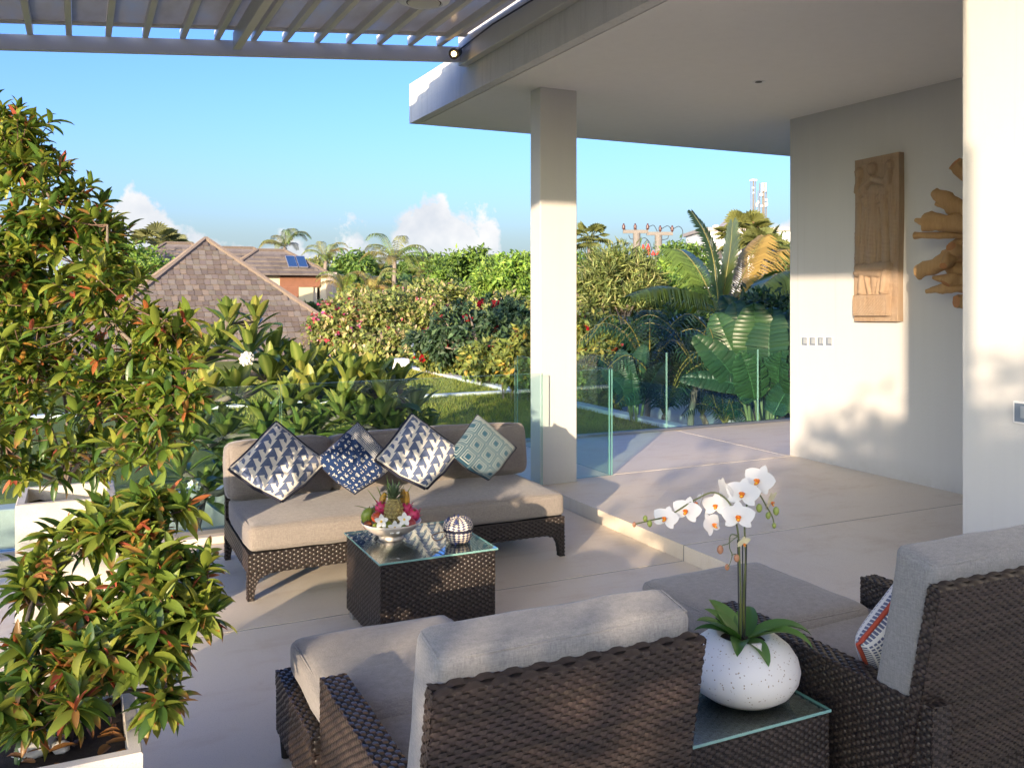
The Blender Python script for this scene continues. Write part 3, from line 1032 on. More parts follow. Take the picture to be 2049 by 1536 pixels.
def lattice_print(name):
    t, u, v = pat_nodes(name)
    fu = t.math('ABSOLUTE', t.math('SUBTRACT', t.math('FRACT', t.math('MULTIPLY', u, 3.6)), .5))
    fv = t.math('ABSOLUTE', t.math('SUBTRACT', t.math('FRACT', t.math('MULTIPLY', v, 3.6)), .5))
    d = t.math('MAXIMUM', fu, fv)
    rings = t.math('GREATER_THAN', t.math('SINE', t.math('MULTIPLY', d, 40.0)), .62)
    inner = t.math('LESS_THAN', d, .20)
    core = t.math('MULTIPLY', rings, t.math('SUBTRACT', 1.0, inner))
    frame = t.math('MULTIPLY', t.math('LESS_THAN', d, .235), t.math('GREATER_THAN', d, .195))
    # wavy border towards the outer seams
    wv = t.math('SINE', t.math('MULTIPLY', t.math('ADD', u, t.math('MULTIPLY', t.math('PINGPONG', t.math('MULTIPLY', v, 9.0), .5), .05)), 150.0))
    wl_ = t.math('GREATER_THAN', wv, .05)
    bd_ = t.math('GREATER_THAN', u, .86)
    fac = t.math('MAXIMUM', core, frame)
    fac = t.math('ADD', t.math('MULTIPLY', fac, t.math('SUBTRACT', 1.0, bd_)), t.math('MULTIPLY', wl_, bd_))
    return print_mat(t, fac, (.016, .062, .10), (.40, .43, .39))

def dash_print(name):
    t, u, v = pat_nodes(name)
    fu = t.math('FRACT', t.math('MULTIPLY', u, 24.0)); fv = t.math('FRACT', t.math('MULTIPLY', v, 30.0))
    fac = t.math('MULTIPLY', t.math('LESS_THAN', t.math('ABSOLUTE', t.math('SUBTRACT', fu, .5)), .34),
                 t.math('LESS_THAN', t.math('ABSOLUTE', t.math('SUBTRACT', fv, .5)), .30))
    n = t.noise(t.coord(), 9, 2)
    fac = t.math('MULTIPLY', fac, t.math('GREATER_THAN', n, .36))
    return print_mat(t, fac, (.62, .63, .64), (.03, .05, .16))

M['tri_a'] = triangle_print('triangle_print')
M['tri_b'] = triangle_print('triangle_print_second', .35)
M['glyph'] = glyph_print('navy_glyph_print')
M['lattice'] = lattice_print('teal_lattice_print')
M['dash'] = dash_print('blue_dash_print')
M['navy'] = plain('navy_trim', (.012, .014, .03), .85)
M['cream'] = plain('cream_thread', (.7, .67, .6), .9)
M['red'] = plain('brick_red_trim', (.36, .055, .03), .8)

# ------------------------------------------------------------------ sofa
SX0, SX1, SY0, SY1 = .835, 2.825, 5.085, 5.985
sofa = empty('wicker_sofa', (1.83, 5.5, 0), 'long brown wicker sofa with taupe seat cushion before the glass', 'sofa')
FZ0, FZ1 = .145, .258
woven_box(sofa, 'frame', SX0, SX1, SY0, SY1, FZ0, FZ1, 'LRFB', .022, .0125)
for (sx, sy) in ((0, 0), (1, 0), (0, 1), (1, 1)):
    xo = SX0 if sx == 0 else SX1
    s = 1 if sx == 0 else -1
    y0, y1 = (SY0, SY0 + .05) if sy == 0 else (SY1 - .05, SY1)
    prof = [(0, FZ0), (0, .0), (.032, .0), (.036, .04), (.045, .085), (.062, .115), (.095, .135), (.14, FZ0)]
    poly = [(xo + s * a, z) for a, z in prof]
    m = MB(); m.prism(poly, 1, y0 + .004, y1 - .004)
    lg = fix_normals(m.build('leg', M['wicker_back'], sofa))
    m = MB()
    pl = [((xo + s * a) - SX0, z) for a, z in prof]
    weave(m, pl, (SX0, y0 + .003, 0), RX, RZ, -RY, .014, .0125)
    weave(m, [(0, 0), (.05, 0), (.05, FZ0), (0, FZ0)], (xo - s * .001, y0, 0), RY, RZ, RX * -s, .014, .0125)
    weave(m, pl, (SX0, y1 - .003, 0), RX, RZ, RY, .014, .0125)
    m.build('weave', M['wicker'], lg, smooth='all', kind='stuff')
woven_box(sofa, 'back_rest_frame', SX0, SX1, SY1 - .06, SY1, FZ1 + .001, .56, 'LRFB', .022, .0125)
cushion(sofa, 'seat_cushion', SX0 + .01, SX1 + .005, SY0 + .005, SY1 - .10, FZ1 + .004, .405, M['fabric'], .03, .014, 2.0, 22)
def lean(pivot, ang):
    return Matrix.Translation(pivot) @ Matrix.Rotation(ang, 4, 'X') @ Matrix.Translation(-Vector(pivot))
cushion(sofa, 'back_cushion', SX0 - .005, 1.475, 5.75, 5.915, .41, .755, M['fabric'], .03, .02, 3.3, 18, lean((0, 5.83, .41), R(-8)))
cushion(sofa, 'back_cushion', 1.482, 2.885, 5.75, 5.915, .41, .757, M['fabric'], .03, .02, 5.1, 20, lean((0, 5.83, .41), R(-8)))

def prot(spin, tilt, turn=0.0):
    """face towards -Y, leaning back by tilt, spun in its own plane"""
    return (Matrix.Rotation(turn, 3, 'Z') @ Matrix.Rotation(R(90) - tilt, 3, 'X') @ Matrix.Rotation(spin, 3, 'Z'))
PILL = 'patterned pillows along the sofa back'
pillow('throw_pillow', at(558, 931, 5.42), .40, .15, M['tri_a'], [M['navy'], M['cream']], prot(R(45), R(24), R(-3)),
       'leftmost sofa pillow, blue triangles on cream with dark stitched border', PILL, trim=.016)
pillow('throw_pillow', at(713, 923, 5.58), .375, .13, M['glyph'], M['navy'], prot(R(40), R(22), R(-8)),
       'dark navy sofa pillow with small motifs and a striped zigzag band', PILL, trim=.004)
pillow('throw_pillow', at(838, 910, 5.62), .39, .15, M['tri_b'], [M['navy'], M['cream']], prot(R(47), R(25), R(-2)),
       'blue triangle pillow with stitched border, between the navy and the teal pillow', PILL, trim=.016)
pillow('throw_pillow', at(966, 901, 5.80), .355, .13, M['lattice'], M['navy'], prot(R(44), R(20), R(4)),
       'rightmost sofa pillow, pale teal with a lattice of concentric squares', PILL, trim=.004)

# ------------------------------------------------------------------ coffee table
def glass_top(parent, x0, x1, y0, y1, z0, z1):
    m = MB(); m.bbox(x0, x1, y0, y1, z0, z1, .0015)
    o = m.build('glass_top', [M['table_glass'], M['glass_edge']], parent)
    for pl in o.data.polygons:
        pl.material_index = 0 if abs(pl.normal.z) > .9 else 1
    return o
TX0, TX1, TY0, TY1, TZ = 1.262, 1.868, 4.05, 4.66, .425
ct = empty('coffee_table', (1.56, 4.35, 0), 'brown wicker cube coffee table with glass top carrying the fruit bowl', 'table')
woven_box(ct, 'body', TX0 + .008, TX1 - .008, TY0 + .008, TY1 - .008, .035, TZ, 'LRFBT', .019, .0115)
glass_top(ct, TX0 - .004, TX1 + .004, TY0 - .004, TY1 + .004, TZ + .001, TZ + .0105)
for (x, y) in ((TX0 + .04, TY0 + .04), (TX1 - .07, TY0 + .04), (TX0 + .012, TY1 - .09), (TX1 - .07, TY1 - .09)):
    m = MB(); m.bbox(x, x + .05, y, y + .05, 0, .036, .004)
    m.build('foot', M['steel'], ct)
TT = TZ + .0108

# ------------------------------------------------------------------ armchairs with footstools
def armchair(x0, x1, label, stool_label, stool_x1=None, fab=None):
    e = empty('wicker_armchair', ((x0 + x1) / 2, 2.3, 0), label, 'armchair', 'wicker lounge armchairs in the foreground')
    AT, AY0, AY1, W = .505, 1.80, 2.775, .085
    for (a0, a1) in ((x0, x0 + W), (x1 - W, x1)):
        woven_box(e, 'arm', a0, a1, AY0, AY1, .09, AT, 'LRFBT', .0185, .0112)
    woven_box(e, 'seat_frame', x0 + W + .002, x1 - W - .002, 1.97, AY1 - .02, .09, .25, 'FB', .021, .0125)
    # leaning back: bottom at y 1.93, top at y 1.745
    th = math.atan2(.115, .60)
    Vd = Vector((0, -math.sin(th), math.cos(th)))
    Nd = Vector((0, -math.cos(th), -math.sin(th)))
    HB = .63
    og = Vector((x0 - .005, 1.888, .235))
    w = x1 - x0 + .01
    tk = .04
    m = MB(); vs_ = []
    for nn in (.004, tk - .004):
        for (a, b_) in ((.004, 0), (w - .004, 0), (w - .004, HB - .004), (.004, HB - .004)):
            vs_.append(og + RX * a + Vd * b_ - Nd * nn)
    m.add(vs_, ((0, 1, 2, 3), (7, 6, 5, 4), (0, 4, 5, 1), (1, 5, 6, 2), (2, 6, 7, 3), (3, 7, 4, 0)))
    core = fix_normals(m.build('backrest', M['wicker_back'], e))
    m = MB()
    weave(m, rect(w, HB), og, RX, Vd, Nd, .0185, .0108, .0021)
    weave(m, rect(w, HB), og - Nd * tk, RX, Vd, -Nd, .0185, .0108, .0021)
    weave(m, rect(tk, HB), og - Nd * tk, Nd, Vd, -RX, .0125, .0132)
    weave(m, rect(tk, HB), og - Nd * tk + RX * w, Nd, Vd, RX, .0125, .0132)
    weave(m, rect(w, tk + .006), og - Nd * (tk + .003) + Vd * (HB + .001), RX, Nd, Vd, .034, .019, .003)
    m.build('weave', M['wicker'], core, smooth='all', kind='stuff')
    for (x, y) in ((x0 + .03, AY1 - .035), (x1 - .03, AY1 - .035), (x0 + .03, AY0 + .04), (x1 - .03, AY0 + .04)):
        m = MB(); m.tube([(x, y, .09), (x, y, 0)], [.024, .017], 10)
        m.build('leg', M['wicker_back'], e, smooth=True)
    cushion(e, 'seat_cushion', x0 + W + .004, x1 - W - .004, 2.03, AY1 + .01, .252, .395, fab, .03, .012, x0 * 3 + 1, 18)
    # back cushion leaning on the panel, standing proud of it
    og2 = Vector(((x0 + x1) / 2, 1.888, .235))
    B = Matrix((( 1, 0, 0, og2.x), (0, -Nd.y, Vd.y, og2.y), (0, -Nd.z, Vd.z, og2.z), (0, 0, 0, 1)))
    hw = (x1 - x0) / 2
    cushion(e, 'back_cushion', -hw + .02, hw - .006, tk + .004, tk + .150, .165, .682, M['fabric_grey'], .026, .007, x0 + 4, 22, B)
    # footstool
    sx1 = stool_x1 or x1
    s = empty('wicker_footstool', ((x0 + sx1) / 2, 3.08, 0), stool_label, 'footstool', 'wicker footstools before the armchairs')
    woven_box(s, 'frame', x0 - .02, sx1 + .01, 2.79, 3.36, .09, .255, 'LRFB', .021, .0125)
    for (a0, a1) in ((x0 - .022, x0 + .048), (sx1 - .058, sx1 + .012)):
        woven_box(s, 'side_rim', a0, a1, 2.792, 3.362, .256, .312, 'LRFBT', .0185, .0112)
    for (x, y) in ((x0 + .01, 3.33), (sx1 - .02, 3.33), (x0 + .01, 2.82), (sx1 - .02, 2.82)):
        m = MB(); m.tube([(x, y, .09), (x, y, 0)], [.024, .017], 10)
        m.build('leg', M['wicker_back'], s, smooth=True)
    cushion(s, 'cushion', x0 + .02, sx1 - .01, 2.64, 3.33, .318, .437, fab, .035, .012, x0 * 7, 18)
    return e

M['fabric_mid'] = fabric('greige_fabric', (.175, .161, .152), (.295, .272, .253))
armchair(.672, 1.372, 'brown wicker armchair seen from behind in the middle foreground',
         'grey cushioned wicker footstool beside the planter', 1.325, M['fabric_mid'])
armchair(2.205, 3.050, 'brown wicker armchair cut by the right edge, red-trimmed pillow on its seat',
         'grey cushioned wicker footstool next to the floor step', 2.90, M['fabric_mid'])
pillow('chair_pillow', (2.50, 2.17, .545), .38, .13, M['dash'], M['red'],
       Matrix.Rotation(R(12), 3, 'Z') @ Matrix.Rotation(R(90) + R(14), 3, 'X') @ Matrix.Rotation(R(38), 3, 'Z'),
       'blue and white dashed pillow with brick red trim on the right armchair', None, trim=.008)

# ------------------------------------------------------------------ side table
st = empty('side_table', (1.78, 2.35, 0), 'low wicker side table with glass top between the two armchairs', 'table')
AX0, AX1, AY0_, AY1_ = 1.452, 2.092, 2.07, 2.67
woven_box(st, 'body', AX0 + .006, AX1 - .006, AY0_ + .006, AY1_ - .006, .03, .405, 'LRFBT', .017, .0105)
glass_top(st, AX0, AX1, AY0_, AY1_, .407, .4165)
for (x, y) in ((AX0 + .03, AY0_ + .03), (AX1 - .08, AY0_ + .03), (AX0 + .03, AY1_ - .08), (AX1 - .08, AY1_ - .08)):
    m = MB(); m.bbox(x, x + .05, y, y + .05, 0, .031, .004)
    m.build('foot', M['steel'], st)
STZ = .417

# ------------------------------------------------------------------ orchid in a stone pot
def terrazzo():
    t = NT('speckled_terrazzo')
    co = t.coord()
    d = t.node('ShaderNodeTexVoronoi', {'Vector': co, 'Scale': 95.0}).outputs['Distance']
    sel = t.noise(co, 70, 2)
    f = t.math('MULTIPLY', t.math('LESS_THAN', d, .22), t.math('GREATER_THAN', sel, .5))
    c = t.mix(f, t.mix(t.noise(co, 7, 3), (.68, .66, .62), (.76, .74, .70)), (.36, .28, .20))
    return t.done(t.pbr(c, .45, t.bump(t.noise(co, 160, 2), .08, .002), 0, .4))
M['terrazzo'] = terrazzo()
PC = Vector((1.905, 2.262, STZ))
pot = empty('stone_pot', PC, 'round flattened pale speckled stone pot on the side table', 'pot')
m = MB()
m.lathe(PC, [(.085, .0), (.115, .006), (.150, .030), (.172, .065), (.178, .095), (.170, .130), (.150, .160), (.120, .184), (.090, .197), (.080, .197), (.073, .190), (.070, .178)], 56)
m.build('bowl', M['terrazzo'], pot, smooth='all')
m = MB(); m.lathe(PC, [(.0, .180), (.0715, .179)], 32)
m.build('soil', M['soil'], pot)

def strap_leaf(mb, base, direction, length, width, droop=.5, up=.6, curl=.15, n=9, tip=.12, roll=0.0, m=2, roundness=.75):
    """leaf blade made of 2m quads per step; returns nothing"""
    d = Vector(direction).normalized()
    hd = Vector((d.x, d.y, 0))
    if hd.length < 1e-4: hd = Vector((1, 0, 0))
    hd.normalize()
    p = Vector(base)
    ang = math.asin(max(-1, min(1, d.z)))
    rows = []
    for i in range(n + 1):
        f = i / n
        w = width * .5 * (math.sin(math.pi * min(1, (f * .94 + .06)) ** roundness) ** .75) if f < 1 else .0
        a = ang - droop * f * f * 1.6
        td = hd * math.cos(a) + RZ * math.sin(a)
        side = td.cross(RZ)
        if side.length < 1e-3: side = hd.cross(RZ)
        side.normalize()
        nr_ = side.cross(td)
        if roll:
            qr = Quaternion(td, roll)
            side = qr @ side; nr_ = qr @ nr_
        row = []
        for k in range(-m, m + 1):
            g_ = k / m
            row.append(p + side * (w * g_) + nr_ * (abs(g_) ** 1.3 * w * curl * 2))
        rows.append(row)
        p = p + td * (length / n)
    vs_ = [q for r_ in rows for q in r_]
    W = 2 * m + 1
    fs_ = []
    for i in range(n):
        for k in range(W - 1):
            fs_.append((i * W + k, i * W + k + 1, (i + 1) * W + k + 1, (i + 1) * W + k))
    mb.add(vs_, fs_)

orc = empty('orchid', PC + Vector((0, 0, .178)), 'white moth orchid with orange throats growing from the stone pot', 'plant')
rnd = random.Random(4)
for (a, ln, w, dr, upz, tint) in ((200, .17, .075, .35, .75, (.055, .15, .03)), (150, .13, .07, .3, .9, (.09, .19, .045)), (120, .16, .07, .35, .8, (.12, .22, .06)),
                             (-5, .21, .075, .85, .5, (.075, .17, .05)), (-32, .22, .06, 1.0, .55, (.085, .18, .04)),
                             (65, .13, .075, .4, .8, (.05, .13, .035)), (250, .15, .06, .7, .35, (.05, .13, .03)), (285, .15, .055, .9, .2, (.10, .20, .06)), (170, .14, .05, .6, .4, (.04, .12, .03))):
    m = MB(); m.tint = tint
    a = R(a - 25.7)
    strap_leaf(m, PC + Vector((math.cos(a) * .02, math.sin(a) * .02, .182)), (math.cos(a), math.sin(a), upz), ln, w, dr, curl=.22, n=10)
    m.build('leaf', M['leaf_big'], orc, smooth='all')
M['stem'] = plain('orchid_stem', (.10, .12, .035), .5)
M['stake'] = plain('dark_stake', (.03, .035, .035), .5)
OD = 2.80
def opx(u, v, dd=0.0): return at(u, v, OD + dd)
s0 = PC + Vector((-.01, .0, .178)); s1 = PC + Vector((.015, .01, .178))
stems = [[s0, opx(1482, 1200), opx(1480, 1120), opx(1476, 1060), opx(1462, 1010), opx(1430, 985, .02), opx(1390, 1000, .02), opx(1340, 1030, .01), opx(1300, 1041), opx(1272, 1048)],
         [s1, opx(1488, 1200, .02), opx(1492, 1120, .02), opx(1490, 1050, .02), opx(1497, 1000, .02), opx(1515, 985, .02), opx(1535, 1015, .02), opx(1546, 1035, .02), opx(1549, 1050, .02)],
         [opx(1478, 1072, -.005), opx(1462, 1070, -.01), opx(1460, 1095, -.01), opx(1465, 1110, -.01), opx(1460, 1128, -.01), opx(1455, 1134, -.01)]]
def smooth_path(pts, k=5):
    out = []
    for i in range(len(pts) - 1):
        p0, p1, p2, p3 = pts[max(i - 1, 0)], pts[i], pts[i + 1], pts[min(i + 2, len(pts) - 1)]
        for j in range(k):
            t_ = j / k
            out.append(.5 * ((2 * p1) + (p2 - p0) * t_ + (2 * p0 - 5 * p1 + 4 * p2 - p3) * t_ ** 2 + (3 * p1 - p0 - 3 * p2 + p3) * t_ ** 3))
    out.append(pts[-1])
    return out
for i, sp_ in enumerate(stems):
    m = MB(); pp = smooth_path(sp_); m.tube(pp, [(.0035 if i < 2 else .002) * (1 - .45 * j / len(pp)) for j in range(len(pp))], 7)
    m.build('flower_stem', M['stem'], orc, smooth='all')
for (u0, du) in ((1486, 0), (1490, 4), (1479, -3)):
    m = MB(); m.tube([PC + Vector(((u0 - 1486) * .002, .0, .178)), opx(u0 + du, 1080, .004)], .0022, 6)
    m.build('support_stake', M['stake'], orc)
t = NT('orchid_petal')
co = t.coord()
pc_ = t.mix(t.noise(co, 30, 3), (.80, .79, .80), (.84, .83, .80))
p_ = t.pbr(pc_, .5, None, 0, .3)
M['petal'] = t.done(t.node('ShaderNodeMixShader', {0: .35, 1: p_, 2: t.node('ShaderNodeBsdfTranslucent', {'Color': (.85, .82, .78)}).outputs[0]}).outputs[0])
M['lip'] = plain('orchid_lip', (.78, .20, .02), .5, var=.5, scale=120)
M['lip_y'] = plain('orchid_lip_yellow', (.80, .50, .03), .5)
M['petal_cream'] = plain('cream_petal', (.72, .68, .45), .5)
M['petal_pink'] = plain('pink_petal', (.72, .42, .40), .5)

def petal(mb, c, ax, ay, n_, length, width, cup=.25, round_=1.0, k=7):
    """petal from c along ax, width along ay, cupping towards n_"""
    vs_, fs_ = [], []
    for i in range(k + 1):
        f = i / k
        w = width * .5 * (math.sin(math.pi * min(1, f * .93 + .07) ** round_)) ** .6 if i < k else 0.0
        for g_ in (-1, -.5, 0, .5, 1):
            vs_.append(c + ax * (length * f) + ay * (w * g_) + n_ * (cup * length * (f * f * .5 - abs(g_) * .10 * math.sin(math.pi * f))))
    for i in range(k):
        for j in range(4):
            fs_.append((i * 5 + j, i * 5 + j + 1, (i + 1) * 5 + j + 1, (i + 1) * 5 + j))
    mb.add(vs_, fs_)

def orchid_flower(u, v, dd, size, yaw, pitch, roll=0.0, mat='petal'):
    c = opx(u, v, dd)
    view = (Vector((0, 0, HCAM)) - c).normalized()
    n_ = Matrix.Rotation(R(yaw), 3, 'Z') @ view
    side = n_.cross(RZ).normalized()
    n_ = Matrix.Rotation(R(pitch), 3, side) @ n_
    up = side.cross(n_).normalized()
    qr = Quaternion(n_, R(roll)); side = qr @ side; up = qr @ up
    s = size * .5
    m = MB()
    for (a, ln, w) in ((90, .98, .62), (215, .92, .55), (325, .92, .55)):
        ax = side * math.cos(R(a)) + up * math.sin(R(a)); ay = n_.cross(ax)
        petal(m, c - n_ * .002, ax, ay, n_, s * ln, s * w, .05, .9)
    for a in (18, 162):
        ax = side * math.cos(R(a)) + up * math.sin(R(a)); ay = n_.cross(ax)
        petal(m, c + n_ * .001, ax, ay, n_, s * 1.05, s * 1.12, .16, .62)
    fl_ = m.build('flower', M[mat], orc, smooth='all')
    m = MB()
    petal(m, c + n_ * .004, (up * -.8 + n_ * .5).normalized(), side, n_, s * .42, s * .24, .3)
    for sg in (-1, 1):
        petal(m, c + n_ * .005, (side * sg * .6 + up * -.25 + n_ * .7).normalized(), up, n_, s * .28, s * .20, .2)
    m.ball(c + n_ * .007, (s * .09, s * .09, s * .09), 8, 6)
    m.build('lip', M['lip'], fl_, smooth='all')
    m = MB(); m.ball(c + n_ * .012 - up * s * .2, (s * .09, s * .07, s * .06), 8, 5)
    m.build('callus', M['lip_y'], fl_, smooth='all')
for a in ((1332, 1037, .00, .085, -18, 12, -10), (1374, 1022, .01, .095, -16, 10, -8), (1433, 1012, .03, .09, -14, 14, 4), (1477, 1034, -.03, .104, 2, 10, 0),
          (1486, 988, .00, .110, -8, 16, -6), (1519, 962, .03, .110, -26, 12, -12), (1424, 1050, -.01, .085, 52, 10, 14), (1398, 1008, .035, .09, -84, 6, 0),
          (1450, 982, .04, .095, 118, 0, 10)):
    orchid_flower(*a)
orchid_flower(1541, 1003, .04, .075, 70, -30, 25, 'petal_cream')
orchid_flower(1487, 1085, -.012, .05, 40, -40, 10, 'petal_cream')
M['bud'] = plain('green_bud', (.22, .27, .06), .5, var=.3, scale=40)
M['bud_pink'] = plain('rosy_bud', (.42, .20, .11), .5, var=.3, scale=40)
for (u, v, r_, mt) in ((1269, 1049, .0075, 'bud_pink'), (1300, 1047, .010, 'bud'), (1291, 1037, .009, 'bud'), (1519, 1016, .012, 'bud'), (1537, 1031, .010, 'bud'), (1549, 1051, .008, 'bud'),
                       (1441, 1099, .0125, 'bud_pink'), (1474, 1116, .011, 'bud_pink'), (1455, 1134, .009, 'bud_pink'), (1553, 1022, .012, 'bud')):
    m = MB(); m.ball(opx(u, v, .0), (r_ * .8, r_ * .8, r_ * 1.15), 10, 8)
    m.build('bud', M[mt], orc, smooth='all')
for (pp) in ([opx(1478, 1070), opx(1456, 1088), opx(1447, 1090), opx(1442, 1094)], [opx(1464, 1110, -.01), opx(1472, 1108), opx(1475, 1112)], [opx(1296, 1042), opx(1300, 1043)], [opx(1545, 1030, .02), opx(1540, 1029, .0)]):
    m = MB(); m.tube(pp, .0016, 5); m.build('flower_stem', M['stem'], orc)

# ------------------------------------------------------------------ fruit bowl
def glaze(name, c1, c2, rough, scale, contrast=1.0):
    t = NT(name)
    f = t.math('MULTIPLY_ADD', t.noise(t.coord(), scale, 3), 2 * contrast, .5 - contrast, clamp=True)
    return t.done(t.pbr(t.mix(f, c1, c2), rough, None, 0, .5))
BC = on_floor(783, 1077, TT); BC.z = TT
BC = BC + Vector((.0, .0, 0))
bowl = empty('fruit_bowl', BC, 'wide footed pale ceramic bowl on the coffee table', 'bowl')
M['ceramic'] = glaze('pearly_ceramic', (.66, .57, .48), (.78, .73, .66), .25, 12)
m = MB()
m.lathe(BC, [(.062, 0), (.064, .012), (.055, .02), (.085, .03), (.125, .055), (.150, .083), (.155, .092), (.152, .094), (.145, .084), (.120, .060), (.08, .038), (.0, .034)], 48)
m.build('dish', M['ceramic'], bowl, smooth='all')
FRUIT = 'fruit heaped in the pale bowl'
BD = BC.x * SN + BC.y * CS
def fpx(u, v, dd=0.0): return at(u, v, BD + dd)
# pineapple
pc = fpx(788, 1022, .0)
pin = empty('pineapple', pc - Vector((0, 0, .06)), 'upright pineapple with spiky crown in the middle of the bowl', 'pineapple', FRUIT)
M['pine'] = glaze('pineapple_skin', (.30, .23, .07), (.16, .12, .05), .6, 60)
M['pine_eye'] = glaze('pineapple_eye', (.42, .36, .13), (.24, .18, .06), .55, 90)
m = MB(); m.ball(pc, (.047, .047, .068), 18, 12)
bd_ = m.build('body', M['pine'], pin, smooth='all')
m = MB()
for r_ in range(9):
    th = math.pi * (r_ + 1) / 10.5
    nk = max(6, int(13 * math.sin(th)))
    for k in range(nk):
        a = 2 * math.pi * (k + .5 * (r_ % 2)) / nk
        d = Vector((math.sin(th) * math.cos(a), math.sin(th) * math.sin(a), -math.cos(th)))
        p = pc + Vector((d.x * .047, d.y * .047, d.z * .068))
        q = d.to_track_quat('Z', 'Y')
        m.add([p + q @ Vector((.0115, 0, -.002)), p + q @ Vector((0, .0105, -.002)), p + q @ Vector((-.0115, 0, -.002)), p + q @ Vector((0, -.0105, -.002)), p + d * .0075],
              ((0, 1, 4), (1, 2, 4), (2, 3, 4), (3, 0, 4)))
m.build('eyes', M['pine_eye'], bd_, kind='stuff')
rnd = random.Random(11)
for i in range(34):
    a = i * 2.4; f = i / 34
    m = MB(); kk = rnd.uniform(.8, 1.2); m.tint = (.13 * kk, .19 * kk, .10 * kk)
    strap_leaf(m, pc + Vector((math.cos(a) * .012, math.sin(a) * .012, .058 + .02 * f)), (math.cos(a), math.sin(a), .35 + 2.6 * f), .055 + .035 * f, .013, .5 * (1 - f) + .15, curl=.3, n=5, m=1)
    m.build('crown_leaf', M['leaf_big'], pin, smooth='all')
def fruit(name, label, u, v, dd, r, c1, c2, rough=.35, sc_=25, q=None, bump=.05, con=1.0, cat=None, stalk=True):
    c = fpx(u, v, dd)
    e = empty(name, c - Vector((0, 0, r[2])), label, cat or name.replace('_', ' '), FRUIT)
    m = MB(); m.ball(c, r, 18, 12, q, bump, u * .1)
    m.build('skin', glaze(name + '_skin', c1, c2, rough, sc_, con), e, smooth='all')
    if stalk:
        m = MB(); tp = c + (q @ Vector((0, 0, r[2])) if q is not None else Vector((0, 0, r[2])))
        m.tube([tp - (tp - c) * .08, tp + (tp - c).normalized() * .008], .0022, 6)
        m.build('stalk', M['twig'], e)
    return e, c
QX = Quaternion((1, 0, 0), R(70)); QY = Quaternion((0, 1, 0), R(60))
fruit('mango', 'green mango leaning at the left of the bowl', 735, 1032, .02, (.033, .028, .044), (.16, .26, .035), (.30, .33, .05), .3, 10, Quaternion((0, 1, 0), R(15)))
fruit('passion_fruit', 'dark brown round fruit at the left rim of the bowl', 736, 1050, -.04, (.023, .023, .023), (.16, .045, .02), (.30, .10, .03), .2, 30)
fruit('apple', 'red apple left of the pineapple', 754, 1034, -.02, (.030, .030, .027), (.42, .04, .02), (.50, .16, .05), .25, 26)
fruit('green_mango', 'yellow-green mango at the front left of the bowl', 757, 1054, -.07, (.034, .026, .024), (.34, .36, .035), (.22, .32, .04), .3, 12, cat='mango')
fruit('lime', 'round green lime at the front of the bowl', 776, 1052, -.075, (.027, .027, .025), (.26, .33, .03), (.33, .36, .05), .3, 18)
fruit('lime', 'green lime in front of the pineapple, right of centre', 809, 1052, -.05, (.026, .026, .024), (.17, .24, .03), (.10, .15, .03), .3, 18)
fruit('plum', 'dark red plum at the right front of the bowl', 821, 1047, -.05, (.030, .028, .026), (.36, .04, .05), (.55, .12, .10), .3, 22)
fruit('lime', 'green lime at the back left beside the mango', 748, 1023, .06, (.026, .026, .025), (.15, .25, .03), (.24, .32, .05), .3, 18)
for (u, v, dd, lab) in ((827, 1030, .02, 'pink scaly dragon fruit at the right of the bowl'), (763, 1016, .04, 'pink dragon fruit behind the apple left of the pineapple'), (812, 1018, .05, 'pink dragon fruit right behind the pineapple')):
    e, c = fruit('dragon_fruit', lab, u, v, dd, (.034, .034, .036), (.50, .025, .10), (.62, .06, .16), .4, 20, stalk=False)
    for k in range(16):
        a = k * 2.4; zz = -.7 + 1.5 * k / 16
        r_ = math.sqrt(max(0, 1 - zz * zz))
        p = c + Vector((r_ * math.cos(a) * .032, r_ * math.sin(a) * .032, zz * .034))
        m = MB(); m.tint = (.50, .05, .11) if k % 3 else (.30, .22, .08)
        strap_leaf(m, p, (r_ * math.cos(a), r_ * math.sin(a), zz * .4 + .7), .024, .014, .1, curl=.2, n=4, m=1)
        m.build('scale', M['leaf_big'], e, smooth='all')
M['banana'] = glaze('banana_skin', (.62, .36, .035), (.40, .20, .03), .45, 14)
ban = empty('banana_bunch', fpx(795, 1000, .08), 'ripe yellow bananas standing behind the pineapple', 'bananas', FRUIT)
for (u0, v0, u1, v1, dd) in ((797, 1030, 806, 978, .06), (803, 1032, 814, 983, .05), (768, 1020, 771, 985, .07), (775, 1022, 764, 992, .08)):
    p0, p1 = fpx(u0, v0, dd), fpx(u1, v1, dd)
    md_ = (p0 + p1) / 2 + Vector((.012 * (1 if u1 > 790 else -1), 0, 0))
    pp = smooth_path([p0, md_, p1], 5)
    m = MB(); m.tube(pp, [.006 + .012 * math.sin(math.pi * (i + .8) / (len(pp) + .6)) for i in range(len(pp))], 8)
    m.build('banana', M['banana'], ban, smooth='all')
spr = empty('leaf_spray', BC + Vector((0, .05, .08)), 'thin green blades fanned out behind the fruit', 'leaves')
for (u, v) in ((706, 1008), (734, 974), (754, 968), (775, 948), (797, 958), (808, 966), (818, 975), (826, 962)):
    p0 = fpx(780 + (u - 775) * .35, 1025, .07); p1 = fpx(u, v, .10)
    m = MB(); m.tint = (.16, .26, .05)
    strap_leaf(m, p0, p1 - p0, (p1 - p0).length, .011, .12, curl=.3, n=6, m=1)
    m.build('blade', M['leaf_big'], spr, smooth='all')
